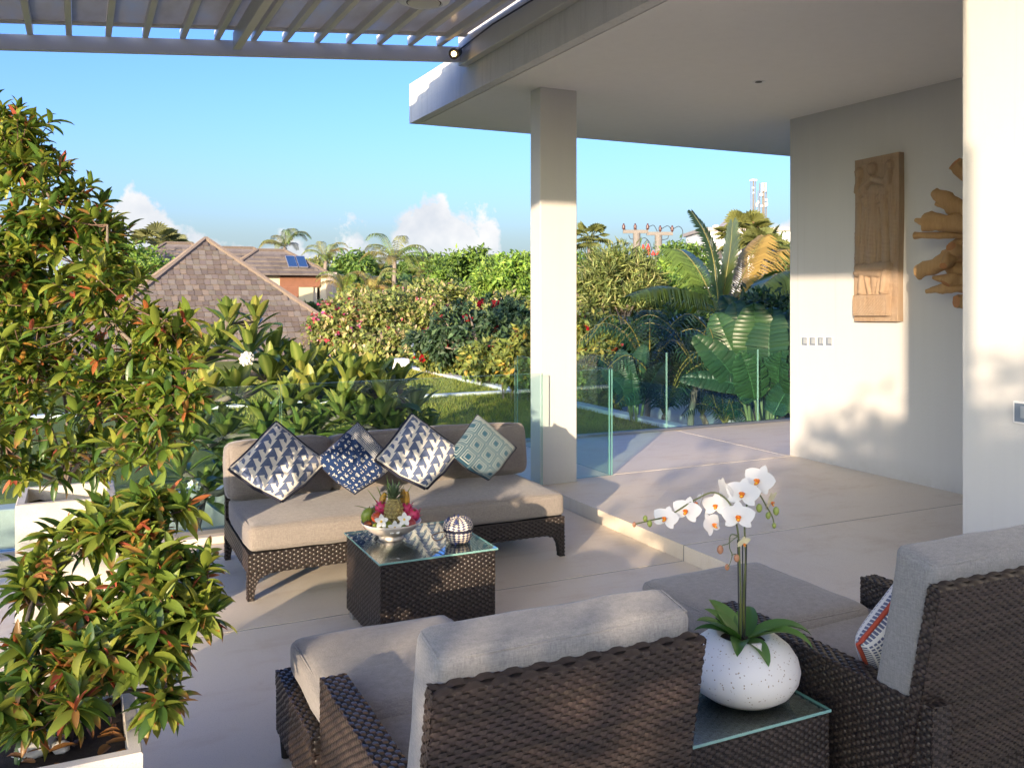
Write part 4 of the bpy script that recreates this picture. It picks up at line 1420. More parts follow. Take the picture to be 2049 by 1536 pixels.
def frangipani_flower(name, c, n_, size, label, group, parent=None):
    n_ = Vector(n_).normalized()
    sd = n_.cross(RZ).normalized(); up = sd.cross(n_)
    if parent is None: e = empty(name, c, label, 'flower', group)
    else: e = parent
    for k in range(5):
        a = R(90 + 72 * k)
        ax = sd * math.cos(a) + up * math.sin(a)
        ay = n_.cross(ax)
        ax = (ax + n_ * .18).normalized()
        m = MB(); petal(m, Vector(c), ax, (ay + n_ * .25).normalized(), n_, size * .5, size * .36, .12, .8, 5)
        m.build('petal', M['frangi'], e, smooth='all')
    m = MB(); m.ball(Vector(c) + n_ * .002, (size * .09,) * 3, 8, 6)
    m.build('flower_centre', M['frangi_c'], e, smooth='all')
    return e
M['frangi'] = plain('white_frangipani_petal', (.80, .79, .74), .5, var=.04)
M['frangi_c'] = plain('yellow_flower_centre', (.75, .50, .06), .5)
for (u, v, lab) in ((763, 1043, 'white frangipani blossom at the left front of the fruit'), (790, 1056, 'white frangipani blossom hanging over the bowl front'), (809, 1039, 'white frangipani blossom at the right of the pineapple')):
    c = fpx(u, v, -.115)
    frangipani_flower('frangipani_blossom', c, Vector((0, 0, HCAM)) - c + Vector((0, 0, .7)), .075, lab, 'frangipani blossoms on the fruit')

# ------------------------------------------------------------------ woven trinket basket
def checker_mat():
    t = NT('blue_white_plait')
    a = t.node('ShaderNodeAttribute', attribute_name='pat')
    s = t.node('ShaderNodeSeparateXYZ', {0: a.outputs['Vector']})
    w = t.math('ADD', t.math('FLOOR', t.math('MULTIPLY', t.math('ADD', s.outputs[0], s.outputs[1]), 1.0)),
               t.math('FLOOR', t.math('MULTIPLY', t.math('SUBTRACT', s.outputs[0], s.outputs[1]), 1.0)))
    f = t.math('FLOORED_MODULO', w, 2.0)
    c = t.mix(f, (.03, .04, .12), (.66, .58, .46))
    return t.done(t.pbr(c, .6, t.bump(t.math('PINGPONG', t.math('ADD', s.outputs[0], s.outputs[1]), .5), .4, .003)))
M['plait'] = checker_mat()
KC = on_floor(917, 1084, TT); KC.z = TT
bk = empty('woven_basket', KC, 'small blue and white plaited lidded basket on the coffee table', 'basket')
def plaited(parent, name, prof, star=0.0, n=40, ku=18):
    vs_, fs_, pat = [], [], []
    ln = 0; lp = None
    for (r, z) in prof:
        if lp is not None: ln += math.hypot(r - lp[0], z - lp[1])
        lp = (r, z)
        for k in range(n + 1):
            a = 2 * math.pi * k / n
            rr = r * (1 + star * abs(math.cos(2.5 * a)) ** 3)
            vs_.append((KC.x + rr * math.cos(a), KC.y + rr * math.sin(a), KC.z + z + (star * .10 * abs(math.cos(2.5 * a)) ** 3 if star > 0 else 0)))
            pat.append((k / n * ku, ln / .0125, 0))
    for i in range(len(prof) - 1):
        for k in range(n):
            o = i * (n + 1) + k
            fs_.append((o, o + 1, o + n + 2, o + n + 1))
    m = MB(); m.add(vs_, fs_); o = m.build(name, M['plait'], parent, smooth='all')
    set_pat(o, pat)
    return o
plaited(bk, 'body', [(.0, .001), (.05, .002), (.060, .012), (.069, .035), (.071, .055), (.069, .068)])
plaited(bk, 'lid', [(.072, .066), (.073, .075), (.066, .098), (.045, .114), (.02, .120), (.0, .124)], .10)
m = MB(); m.lathe(KC, [(.0715, .060), (.0755, .063), (.0755, .070), (.0735, .074)], 40)
m.build('rim_band', M['navy'], bk, smooth='all')
for k in range(5):
    a = R(72 * k + 20)
    d = Vector((math.cos(a), math.sin(a), 0))
    c = KC + d * (.0 if k == 4 else .05) + Vector((0, 0, .118 if k == 4 else .104))
    m = MB(); m.lathe(c, [(.014, 0), (.009, .012), (.0, .028)], 6)
    m.build('peak', M['plait'], bk, smooth=True)
    m = MB(); c = KC + d * .058
    sd = d.cross(RZ)
    m.add([c + sd * .016 + RZ * .02, c - sd * .016 + RZ * .02, c + d * .012 + RZ * .001, c - d * .004 + RZ * .012], ((0, 1, 2), (0, 2, 3), (1, 3, 2)))
    m.build('foot', M['plait'], bk)
lp = [KC + Vector((-.07, .0, .062)), KC + Vector((-.10, .03, .05)), KC + Vector((-.125, .045, .035)), KC + Vector((-.12, .01, .02)), KC + Vector((-.09, -.01, .03)), KC + Vector((-.07, -.012, .05))]
m = MB(); m.tube(smooth_path(lp), .0028, 6)
m.build('handle_loop', M['twig'], bk, smooth='all')
# ------------------------------------------------------------------ foliage tools
def array_mesh(name, V, F, C, mat, origin=(0, 0, 0)):
    """V (n,3), F (m,k) with one polygon size, C (n,3) colours"""
    me = bpy.data.meshes.new(name)
    V = np.asarray(V, dtype=np.float32) - np.asarray(origin, dtype=np.float32)
    F = np.asarray(F, dtype=np.int32)
    k = F.shape[1]
    me.vertices.add(len(V)); me.vertices.foreach_set('co', V.ravel())
    me.loops.add(F.size); me.loops.foreach_set('vertex_index', F.ravel())
    me.polygons.add(len(F))
    me.polygons.foreach_set('loop_start', np.arange(0, F.size, k, dtype=np.int32))
    me.polygons.foreach_set('loop_total', np.full(len(F), k, dtype=np.int32))
    me.polygons.foreach_set('use_smooth', np.ones(len(F), dtype=bool))
    me.update(calc_edges=True)
    if C is not None:
        a = me.color_attributes.new('col', 'FLOAT_COLOR', 'POINT')
        a.data.foreach_set('color', np.concatenate([C, np.ones((len(C), 1))], 1).astype(np.float32).ravel())
    me.materials.append(mat)
    return me

def place(name, me, parent, kind=None):
    o = bpy.data.objects.new(name, me)
    col.objects.link(o)
    if parent is not None: o.parent = parent
    return tag(o, kind=kind)

def norm(a): return a / np.maximum(np.linalg.norm(a, axis=-1, keepdims=True), 1e-9)

def leaf_cloud(ells, n, size, palette, rng, clumps=90, spread=.16, aspect=.42, updown=.25, shell=.55, jit=.35):
    """many folded diamond leaves in clumps through ellipsoids (c, r); returns V, F, C"""
    wts = np.array([r[0] * r[1] * r[2] for c, r in ells]) ** .7
    wts = wts / wts.sum()
    ci = rng.choice(len(ells), clumps, p=wts)
    d = norm(rng.normal(size=(clumps, 3)))
    rad = shell + (1 - shell) * rng.random((clumps, 1)) ** .6
    C0 = np.array([list(e[0]) for e in ells])[ci]; R0 = np.array([list(e[1]) for e in ells])[ci]
    cc = C0 + d * rad * R0
    cs = spread * (R0.mean(1)) * rng.uniform(.6, 1.4, clumps)
    cd = d
    ctint = rng.uniform(.72, 1.25, clumps)
    k = rng.integers(0, clumps, n)
    P = cc[k] + rng.normal(size=(n, 3)) * cs[k][:, None] * np.array([1, 1, .8])
    ax = norm(cd[k] * .6 + rng.normal(size=(n, 3)) * .7 + np.array([0, 0, -updown]))
    nn = norm(rng.normal(size=(n, 3)) * .62 + np.array([0, 0, .5]) + cd[k] * .5 - np.array(sdir) * .55)   # blades turn to the light
    sd = norm(np.cross(ax, nn)); nn = np.cross(sd, ax)
    L = size * rng.uniform(.65, 1.35, (n, 1)); W = L * aspect * .5
    V = np.stack([P, P + ax * L * .45 + sd * W + nn * W * .35, P + ax * L - nn * L * .12, P + ax * L * .45 - sd * W + nn * W * .35], 1)
    pal = np.array([p[:3] for p in palette]); pw = np.array([p[3] for p in palette]); pw = pw / pw.sum()
    C = pal[rng.choice(len(pal), n, p=pw)] * ctint[k][:, None] * rng.uniform(1 - jit, 1 + jit, (n, 1))
    C = np.repeat(C[:, None, :], 4, 1)
    b0 = np.arange(n)[:, None] * 4
    F = np.concatenate([b0 + np.array([0, 1, 2]), b0 + np.array([0, 2, 3])], 0)
    return V.reshape(-1, 3), F, C.reshape(-1, 3), cc

def ell_px(u, v, t, ru, rv, rd):
    return (at(u, v, t), (ru * t / FPX, rd, rv * t / FPX))

GREENS = [(0.093, 0.178, 0.034, 5), (0.139, 0.232, 0.043, 4), (0.202, 0.295, 0.054, 3), (0.054, 0.116, 0.028, 3)]
LIME = [(0.186, 0.310, 0.046, 5), (0.264, 0.388, 0.062, 4), (0.116, 0.217, 0.039, 3), (0.326, 0.419, 0.093, 1)]
OLIVE = [(0.186, 0.232, 0.070, 4), (0.264, 0.295, 0.093, 3), (0.109, 0.155, 0.046, 3), (0.341, 0.326, 0.139, 1)]
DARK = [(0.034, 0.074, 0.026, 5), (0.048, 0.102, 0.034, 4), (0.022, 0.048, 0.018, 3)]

def limb(mb, p0, p1, r0, r1, bend=.12, n=6, rnd=random):
    p0, p1 = Vector(p0), Vector(p1)
    L = (p1 - p0).length
    o1 = Vector((rnd.uniform(-1, 1), rnd.uniform(-1, 1), rnd.uniform(-.5, .5))) * L * bend
    pts = [p0.lerp(p1, i / n) + o1 * math.sin(math.pi * i / n) for i in range(n + 1)]
    mb.tube(pts, [r0 + (r1 - r0) * i / n for i in range(n + 1)], 6, cap=False)
    return pts

def tree(name, label, ells, n, size, palette, seed, base=None, trunk_r=.14, cat='tree', group=None, clumps=90, aspect=.42,
         extra=None, spread=.16, limbs=9, updown=.25, bark='bark', mat='leaf_far', shell=.55):
    rng = np.random.default_rng(seed); rnd = random.Random(seed)
    c0 = ells[0][0]
    if base is None: base = Vector((c0[0] + rnd.uniform(-.4, .4), c0[1] + rnd.uniform(-.4, .4), GZ))
    e = empty(name, base, label, cat, group)
    V, F, C, cc = leaf_cloud(ells, n, size, palette, rng, clumps, spread, aspect, updown, shell)
    place('crown', array_mesh('crown', V, F, C, M[mat], base), e, kind='stuff')
    m = MB()
    mid = Vector(base).lerp(Vector(c0), .62)
    limb(m, base, mid, trunk_r, trunk_r * .7, .05, 6, rnd)
    for j in range(limbs):
        k = cc[rnd.randrange(len(cc))]
        q = Vector(k); pv = mid.lerp(Vector(base), rnd.uniform(0, .25))
        limb(m, pv, q, trunk_r * rnd.uniform(.3, .5), trunk_r * .08, .10, 6, rnd)
    m.build('trunk', M[bark], e, smooth='all')
    if extra:
        # blossoms: (count, size, colour list)
        cnt, bs, cols = extra
        V, F, C, _ = leaf_cloud([(c, tuple(x * 1.03 for x in r)) for c, r in ells], cnt, bs, cols, rng, max(12, cnt // 6), .05, .8, .0, .9)
        place('blossoms', array_mesh('blossoms', V, F, C, M[mat], base), e, kind='stuff')
    return e

# ------------------------------------------------------------------ trees behind the photographer whose shade falls on the terrace
def wd_(w, d, z): return Vector(((w + d) * .7071, (d - w) * .7071, z))
DS = -6.5
words_ = ('one', 'two', 'three', 'four', 'five', 'six', 'seven')
for k, (ws, n, cl) in enumerate((([(2.9, 1.9, 1.5, 1.45)], 7000, 260), ([(.35, 2.25, .75, .95), (1.25, 2.25, .8, 1.0), (.75, 1.35, 1.25, 1.1)], 11000, 420), ([(-.75, 1.6, .75, 1.15)], 900, 60),
                              ([(-2.1, 1.2, .95, 1.15)], 420, 34), ([(-3.6, 1.0, .95, 1.15)], 320, 28), ([(-5.2, 1.0, 1.0, 1.25)], 2000, 80), ([(-7.2, .8, 1.2, 1.3)], 2200, 80))):
    tree('garden_tree', 'leafy garden tree behind the photographer, number %s from the wall side' % words_[k],
         [(wd_(w, DS, z), (rw, rw * .8, rz)) for (w, z, rw, rz) in ws], n, .17, GREENS, 40 + k, wd_(ws[0][0], DS, GZ), .08, group='trees behind the photographer', clumps=cl, spread=.17, limbs=6, shell=.3)

# ------------------------------------------------------------------ lance-leaved shrubs in planters
def lance_mesh(name, L, W, tint, tipc, droop, seed):
    m = MB()
    strap_leaf(m, (0, 0, 0), (1, 0, .12), L, W, droop, curl=.26, n=5, m=1, roundness=.85)
    me = m.mesh(name, M['leaf'], smooth='all')
    a = me.color_attributes.new('col', 'FLOAT_COLOR', 'POINT')
    nv = len(me.vertices)
    buf = []
    for i in range(nv):
        f = (i // 3) / 5
        g_ = max(0, min(1, (f - .62) / .3))
        mid = 1.12 if i % 3 == 1 else 1.0
        buf += [(tint[j] * (1 - g_) + tipc[j] * g_) * mid for j in range(3)] + [1.0]
    a.data.foreach_set('color', buf)
    return me
LV = []
rnd = random.Random(21)
G_ = [(.075, .14, .026), (.11, .18, .03), (.15, .21, .034), (.20, .25, .04), (.055, .11, .024), (.26, .28, .045), (.21, .255, .042)]
for i, tn in enumerate(G_ * 2):
    tip = (.36, .14, .06) if i in (3, 8) else tn
    LV.append((lance_mesh('lance_leaf', .105, .034, tn, tip, rnd.uniform(.15, .7), i), 'g'))
for tn in ((.40, .13, .045), (.34, .08, .05), (.42, .22, .05), (.30, .16, .05)):
    LV.append((lance_mesh('young_leaf', .085, .024, tn, tn, .2, 1), 'r'))
DRY = lance_mesh('dry_leaf', .09, .04, (.36, .16, .07), (.25, .10, .05), 1.2, 3)
GI = [i for i, l in enumerate(LV) if l[1] == 'g']; RI = [i for i, l in enumerate(LV) if l[1] == 'r']

def mesh_arrays(me):
    nv = len(me.vertices); v = np.empty(nv * 3); me.vertices.foreach_get('co', v)
    c = np.empty(nv * 4); me.color_attributes['col'].data.foreach_get('color', c)
    f = np.array([list(p.vertices) for p in me.polygons])
    return v.reshape(-1, 3), f, c.reshape(-1, 4)[:, :3]
LA = [mesh_arrays(l[0]) for l in LV]

def lance_shrub(name, label, base, ells, tips, seed, scale=1.0, group=None, red=.22, per=(8, 13), stems=5, along=3):
    rnd = random.Random(seed); rng = np.random.default_rng(seed)
    e = empty(name, base, label, 'shrub', group)
    wts = np.array([r[0] * r[2] * (r[1] ** .5) for c, r in ells]); wts /= wts.sum()
    T = []
    for i in range(tips):
        c, r = ells[rng.choice(len(ells), p=wts)]
        d = norm(rng.normal(size=3)); rr = rng.random() ** .42
        rr = rr * 1.12; T.append((Vector((c[0] + d[0] * r[0] * rr, c[1] + d[1] * r[1] * rr, c[2] + d[2] * r[2] * rr)), Vector(d), rr))
    # skeleton: stems to ellipsoid centres, then twigs from the nearest node
    m = MB(); nodes = []
    hub = Vector(base) + Vector((0, 0, .12))
    order = sorted(ells, key=lambda q: (Vector(q[0]) - hub).length)
    for i, (c, r) in enumerate(order):
        c = Vector(c)
        st_ = hub if not nodes or i < stems else min(nodes, key=lambda q: (q - c).length)
        pts = limb(m, st_, c, .012 * scale if i < stems else .008, .005, .10, 8, rnd)
        nodes += pts[2:]
    leaves = []
    tw = MB()
    for (p, d, rr) in T:
        nd = min(nodes, key=lambda q: (q - p).length)
        pts = [nd.lerp(p, i / 4) + Vector((0, 0, -.03 * math.sin(math.pi * i / 4))) for i in range(5)]
        tw.tube(pts, [.0042, .0036, .003, .0025, .002], 4, cap=False)
        td = (p - nd)
        td = (td.normalized() if td.length > .02 else d) * .6 + Vector((0, 0, .45)) + d * .5
        td.normalize()
        isred = rnd.random() < red
        npl = rnd.randint(*per)
        s1 = td.cross(Vector((.2, .9, .3))).normalized(); s2 = td.cross(s1)
        for j in range(npl + along):
            a = j * 2.39996 + rnd.uniform(-.3, .3)
            if j < npl:
                f = j / npl; spreadv = 1.25 - .95 * f
                pos = p - td * (.035 * (1 - f))
            else:
                f = 0; spreadv = 1.2; pos = nd.lerp(p, rnd.uniform(.35, .85))
            dr = (td * (1 - spreadv * .55) + (s1 * math.cos(a) + s2 * math.sin(a)) * spreadv + Vector((0, 0, -.12 + rnd.uniform(-.15, .15)))).normalized()
            vi = rnd.choice(RI) if (isred and f > .55 or rnd.random() < .05) else rnd.choice(GI)
            sc_ = scale * rnd.uniform(.55, 1.3) * (.68 if f > .8 else 1)
            q = dr.to_track_quat('X', 'Z') @ Quaternion((1, 0, 0), rnd.uniform(-.6, .6))
            leaves.append((pos, q, sc_, vi))
    m.build('branches', M['bark'], e, smooth='all')
    tw.build('twigs', M['twig'], e, smooth='all', kind='stuff')
    # leaves nearest the camera are single objects, the rest one mass
    eye = Vector((0, 0, HCAM))
    leaves.sort(key=lambda l: (l[0] - eye).length - .0 * l[2])
    first = [l for l in leaves if -20 < 1024.5 + FPX * ((l[0].x * CS - l[0].y * SN) / (l[0].x * SN + l[0].y * CS)) < 2060][:300]
    ids = set(id(l) for l in first)
    for (pos, q, s, vi) in first:
        o = bpy.data.objects.new('leaf', LV[vi][0]); col.objects.link(o); o.parent = e
        o.matrix_local = Matrix.LocRotScale(pos - Vector(base), q, (s, s, s))
    Vs, Fs, Cs, off = [], [], [], 0
    for l in leaves:
        if id(l) in ids: continue
        pos, q, s, vi = l
        v, f, c = LA[vi]
        mt = np.array(q.to_matrix()) * s
        Vs.append(v @ mt.T + np.array(pos)); Fs.append(f + off); Cs.append(c * rnd.uniform(.8, 1.2)); off += len(v)
    if Vs:
        place('foliage', array_mesh('foliage', np.concatenate(Vs), np.concatenate(Fs), np.concatenate(Cs), M['leaf'], base), e, kind='stuff')
    return e

def planter(label, x0, x1, y0, y1, h, wall=.035):
    e = empty('square_planter', ((x0 + x1) / 2, (y0 + y1) / 2, 0), label, 'planter', 'white square planters')
    b = MB()
    v = [(x0, y0), (x1, y0), (x1, y1), (x0, y1)]
    i_ = [(x0 + wall, y0 + wall), (x1 - wall, y0 + wall), (x1 - wall, y1 - wall), (x0 + wall, y1 - wall)]
    pts = [(x, y, 0) for x, y in v] + [(x, y, h - .004) for x, y in v] + [(x + (.004 if x < (x0 + x1) / 2 else -.004), y + (.004 if y < (y0 + y1) / 2 else -.004), h) for x, y in v] + [(x, y, h) for x, y in i_] + [(x, y, h - .12) for x, y in i_]
    fs_ = [(3, 2, 1, 0)]
    for r_ in range(4):
        for k_ in range(4):
            k2 = (k_ + 1) % 4
            fs_.append((r_ * 4 + k_, r_ * 4 + k2, (r_ + 1) * 4 + k2, (r_ + 1) * 4 + k_))
    b.add(pts, fs_)
    b.build('box', M['planter'], e)
    b = MB(); n = 14
    xa, xb, ya, yb = x0 + wall + .001, x1 - wall - .001, y0 + wall + .001, y1 - wall - .001
    vs_ = [(xa + (xb - xa) * i / n, ya + (yb - ya) * j / n, h - .075 + .022 * mnoise.noise(Vector((i * .6, j * .6, x0 * 9)))) for j in range(n + 1) for i in range(n + 1)]
    b.add(vs_, [(j * (n + 1) + i, j * (n + 1) + i + 1, (j + 1) * (n + 1) + i + 1, (j + 1) * (n + 1) + i) for j in range(n) for i in range(n)])
    b.build('soil', M['soil'], e, smooth='all')
    return e
planter('tall white planter at the back left, before the glass', -.262, .155, 4.60, 5.02, .745)
planter('white planter in the lower left corner with bare dark soil', -.62, .155, 2.64, 3.36, .45)
# pebbles and dry leaves on the soil
rnd = random.Random(5)
for i, (u, v, s, tl) in enumerate(((70, 1490, .055, 'long pale stone at the front'), (75, 1440, .05, 'rough beige stone behind the long one'), (110, 1465, .034, 'upright grey stone beside the beige one'),
                                (140, 1435, .04, 'rounded white stone right of the grey one'), (215, 1395, .045, 'pale stone by the far right rim'), (120, 1490, .03, 'small pale stone at the near edge'))):
    c = on_floor(u, v, .40); c.z = .395
    m = MB(); m.ball(c, (s, s * .7, s * .6), 12, 8, Quaternion((0, 0, 1), i * 1.1), .35, i * 3.3)
    o = m.build('stone', M['pebble'], smooth='all')
    tag(o, tl + ' of the corner planter soil', 'stone', 'stones on the planter soil')
lit = MB()
for i in range(60):
    x, y = rnd.uniform(-.15, .10), rnd.uniform(2.72, 3.28); k_ = rnd.random()
    lit.tint = (.12 + .2 * k_, .06 + .08 * k_, .03)
    a = rnd.uniform(0, 6.28)
    strap_leaf(lit, (x, y, .385 + rnd.uniform(0, .02)), (math.cos(a), math.sin(a), rnd.uniform(-.1, .5)), rnd.uniform(.04, .08), rnd.uniform(.012, .025), .4, curl=.4, n=4, m=1, roll=rnd.uniform(-.6, .6))
tag(lit.build('leaf_litter', M['leaf_far'], smooth='all'), 'dry fallen leaves scattered on the dark planter soil', 'leaf litter', kind='stuff')

E1 = [ell_px(*q) for q in ((15, 270, 4.05, 80, 105, .22), (60, 330, 4.0, 70, 60, .2), (110, 440, 3.95, 140, 80, .3), (215, 450, 3.8, 60, 45, .15), (40, 560, 4.0, 190, 130, .35),
                          (190, 580, 3.8, 90, 90, .3), (330, 640, 3.6, 55, 38, .12), (270, 690, 3.7, 120, 80, .25), (60, 740, 3.9, 180, 120, .35), (230, 800, 3.7, 150, 95, .3), (345, 790, 3.5, 60, 85, .15),
                          (310, 885, 3.55, 95, 60, .2), (130, 920, 3.95, 110, 60, .22), (0, 850, 3.6, 60, 90, .2))]
lance_shrub('potted_shrub', 'tall dense shrub with reddish young leaves in the back planter', (-.05, 4.80, .66), E1, 560, 3, .80, 'leafy shrubs in planters', red=.16, per=(6, 10), stems=6, along=5)
E2 = [ell_px(*q) for q in ((270, 1050, 2.95, 100, 45, .15), (300, 1012, 3.0, 85, 28, .12), (185, 1035, 3.0, 50, 25, .08), (330, 1150, 2.8, 95, 70, .18), (335, 1260, 2.7, 90, 80, .18), (75, 1165, 2.8, 45, 45, .08), (170, 1215, 2.8, 50, 35, .08), (190, 1085, 2.9, 45, 35, .08), (110, 1080, 2.9, 35, 25, .06),
                          (210, 1300, 2.6, 80, 60, .15), (90, 1310, 2.6, 90, 60, .18), (30, 1400, 2.55, 60, 80, .14), (150, 1400, 2.5, 60, 40, .1), (330, 1375, 2.65, 50, 40, .1), (400, 1215, 2.72, 40, 60, .1))]
sh2 = lance_shrub('potted_shrub', 'open shrub with drooping lance leaves in the corner planter', (-.16, 2.98, .37), E2, 225, 8, .86, 'leafy shrubs in planters', red=.24, per=(6, 10), stems=7, along=5)
for i in range(7):
    o = bpy.data.objects.new('dry_leaf', DRY); col.objects.link(o); o.parent = sh2
    p = at(75 + 9 * (i % 4), 1150 + 10 * (i % 3) - 6 * i, 2.72)
    o.matrix_local = Matrix.LocRotScale(p - Vector((-.16, 2.98, .37)), Quaternion((.3, .5, .8), i * 1.3), (.55, .6, .55))

# ------------------------------------------------------------------ frangipani behind the glass
def frangi_mesh(tint, droop, seed):
    m = MB(); m.tint = tint
    strap_leaf(m, (0, 0, 0), (1, 0, .1), .42, .125, droop, curl=.20, n=9, m=2, roundness=1.55)
    me = m.mesh('frangipani_leaf', M['leaf_big'], smooth='all')
    # paler midrib
    a = me.color_attributes['col']
    for i in range(len(me.vertices)):
        if i % 5 == 2: a.data[i].color = (tint[0] * 1.9, tint[1] * 1.6, tint[2] * 1.9, 1)
    return me
FL = [frangi_mesh(tn, dr, i) for i, (tn, dr) in enumerate((((.12, .18, .04), .15), ((.15, .21, .044), .3), ((.20, .245, .05), .1), ((.06, .12, .045), .4), ((.25, .275, .06), .2), ((.07, .135, .05), .55)))]
def frangipani(label, base, rosettes, seed):
    rnd = random.Random(seed)
    e = empty('frangipani_tree', base, label, 'tree', 'frangipani behind the glass')
    hub = Vector(base) + Vector((0, 0, .45))
    m = MB(); m.tube([base, hub], [.06, .045], 8)
    nodes = [hub]
    for (u, v, t, s) in sorted(rosettes, key=lambda q: -q[1]):
        p = at(u, v, t)
        nd = min(nodes, key=lambda q: (q - p).length + abs(q.z - p.z) * .3)
        mid = (nd + p) / 2 + Vector((rnd.uniform(-.1, .1), rnd.uniform(-.1, .1), -.05))
        m.tube(smooth_path([nd, mid, p], 4), [.032, .031, .03, .029, .028, .027, .026, .025, .022], 7)
        nodes += [mid, p]
        nl = rnd.randint(15, 19)
        td = Vector((rnd.uniform(-.25, .25), rnd.uniform(-.45, .1), 1)).normalized()
        s1 = td.cross(Vector((.3, .9, .1))).normalized(); s2 = td.cross(s1)
        for j in range(nl):
            f = j / nl; a = j * 2.39996 + rnd.uniform(-.2, .2)
            sp = 1.25 - 1.0 * f
            dr = (td * (.12 + f * 1.1) + (s1 * math.cos(a) + s2 * math.sin(a)) * sp).normalized()
            q = dr.to_track_quat('X', 'Z') @ Quaternion((1, 0, 0), rnd.uniform(-.25, .25))
            sc_ = s * rnd.uniform(.78, 1.1) * (1 - .25 * f)
            vi = rnd.choice((0, 1, 2, 4) if f > .35 else (0, 1, 3, 5))
            o = bpy.data.objects.new('leaf', FL[vi]); col.objects.link(o); o.parent = e
            o.matrix_local = Matrix.LocRotScale(p - td * .10 * (1 - f) - Vector(base), q, (sc_, sc_, sc_))
    m.build('stems', M['bark'], e, smooth='all')
    return e
frangipani('frangipani with upright leaf rosettes right behind the planter shrub', (.9, 7.6, -1.35),
           [(500, 700, 7.9, 1.05), (415, 800, 7.6, 1.0), (440, 690, 8.2, .9), (395, 880, 7.5, 1.0), (530, 850, 7.3, .9), (470, 950, 7.35, .9), (400, 720, 7.9, .9), (410, 985, 7.3, .8), (470, 790, 7.5, 1.0), (540, 760, 7.8, 1.0), (455, 640, 8.6, .9), (360, 940, 7.2, .8), (450, 870, 7.3, .9), (510, 640, 8.7, .85)], 31)
frangipani('middle frangipani with yellow-green rosettes behind the sofa', (1.9, 7.8, -1.35),
           [(600, 755, 7.9, 1.05), (575, 810, 7.5, 1.0), (655, 770, 8.1, 1.0), (640, 860, 7.4, .9), (585, 735, 8.4, .9), (560, 900, 7.3, .9), (690, 745, 8.5, .85), (620, 800, 7.6, 1.0), (545, 715, 8.3, .95), (640, 740, 8.6, .9), (600, 870, 7.2, .8), (520, 900, 7.2, .8), (680, 830, 7.4, .85)], 32)
frangipani('rightmost frangipani, its low rosettes spilling towards the lawn', (2.7, 7.9, -1.35),
           [(700, 770, 7.9, 1.05), (735, 765, 8.3, .95), (765, 800, 7.8, 1.0), (725, 850, 7.4, .9), (800, 770, 8.2, .85), (830, 815, 8.0, .8), (860, 865, 8.0, .75), (790, 870, 7.5, .85), (715, 750, 8.6, .85), (745, 770, 8.0, 1.0), (690, 820, 7.6, .95), (765, 850, 7.5, .85), (775, 765, 8.5, .85), (830, 860, 7.7, .7)], 33)
rnd = random.Random(8)
for (u, v, t, cnt, lab) in ((494, 718, 7.25, 11, 'round cluster of white frangipani blossoms with yellow eyes'), (836, 848, 7.5, 3, 'small white blossoms above the sofa back by the lawn'), (388, 972, 6.75, 4, 'white blossom cluster low behind the glass left of the sofa')):
    c = at(u, v, t)
    e = empty('blossom_cluster', c, lab, 'flowers', 'frangipani blossom clusters')
    for j in range(cnt):
        d = Vector((rnd.uniform(-1, 1), rnd.uniform(-1, -.2), rnd.uniform(-.8, 1))).normalized()
        frangipani_flower('', c + d * (.045 if cnt > 5 else .03), d, .075, None, None, e)

# ------------------------------------------------------------------ broad-leaved fan plant (right, behind the glass)
def banana_leaf(mb, p0, p1, width, tint, rnd, n=15, fold=.25, droop=.10):
    p0, p1 = Vector(p0), Vector(p1)
    ax = (p1 - p0); L = ax.length; ax.normalize()
    view = (Vector((0, 0, HCAM)) - p0).normalized()
    nr_ = (view * .8 + RZ * .45 + Vector((rnd.uniform(-.5, .5), rnd.uniform(-.5, .5), 0))).normalized()
    sd = ax.cross(nr_).normalized(); nr_ = sd.cross(ax).normalized()
    def mid(f): return p0 + ax * (L * f) - RZ * (droop * L * f * f) + nr_ * (.06 * L * math.sin(math.pi * f))
    def wid(f): return width * .5 * (math.sin(math.pi * (f * .9 + .09) ** .8)) ** .55 if f < .995 else 0.01
    for sgn in (-1, 1):
        for i in range(n):
            f0, f1 = i / n, (i + 1) / n
            gap = .10 if rnd.random() < .28 else .012
            f1g = f0 + (f1 - f0) * (1 - gap)
            tw = rnd.uniform(-.03, .03) * width * 2
            lag = .055
            k_ = rnd.uniform(.85, 1.15)
            mb.tint = tuple(x * k_ for x in tint)
            a, b_ = mid(f0), mid(f1g)
            w0, w1 = wid(f0 + lag * .3), wid(min(1, f1g + lag * .3))
            e0 = mid(f0 + lag) + sd * sgn * w0 + nr_ * (fold * w0 * .5 + tw) - RZ * .02
            e1 = mid(min(1.02, f1g + lag)) + sd * sgn * w1 + nr_ * (fold * w1 * .5 + tw * .4) - RZ * .02
            m0 = a.lerp(e0, .55) + nr_ * (.05 * width); m1 = b_.lerp(e1, .55) + nr_ * (.05 * width)
            bm0, bm1 = (a + b_) / 2 + nr_ * .004, (m0 + m1) / 2 + nr_ * .009
            em = (e0 + e1) / 2 + nr_ * .006
            mb.add([a, bm0, b_, m0, bm1, m1, e0, em, e1], ((0, 1, 4, 3), (1, 2, 5, 4), (3, 4, 7, 6), (4, 5, 8, 7)))
    mb.tint = tuple(min(1, x * 2.2) for x in tint)
    pts = [mid(i / 8) - nr_ * .004 for i in range(9)]
    mb.tube(pts, [.016 * (1 - .8 * i / 8) for i in range(9)], 5)
    return mid(0)

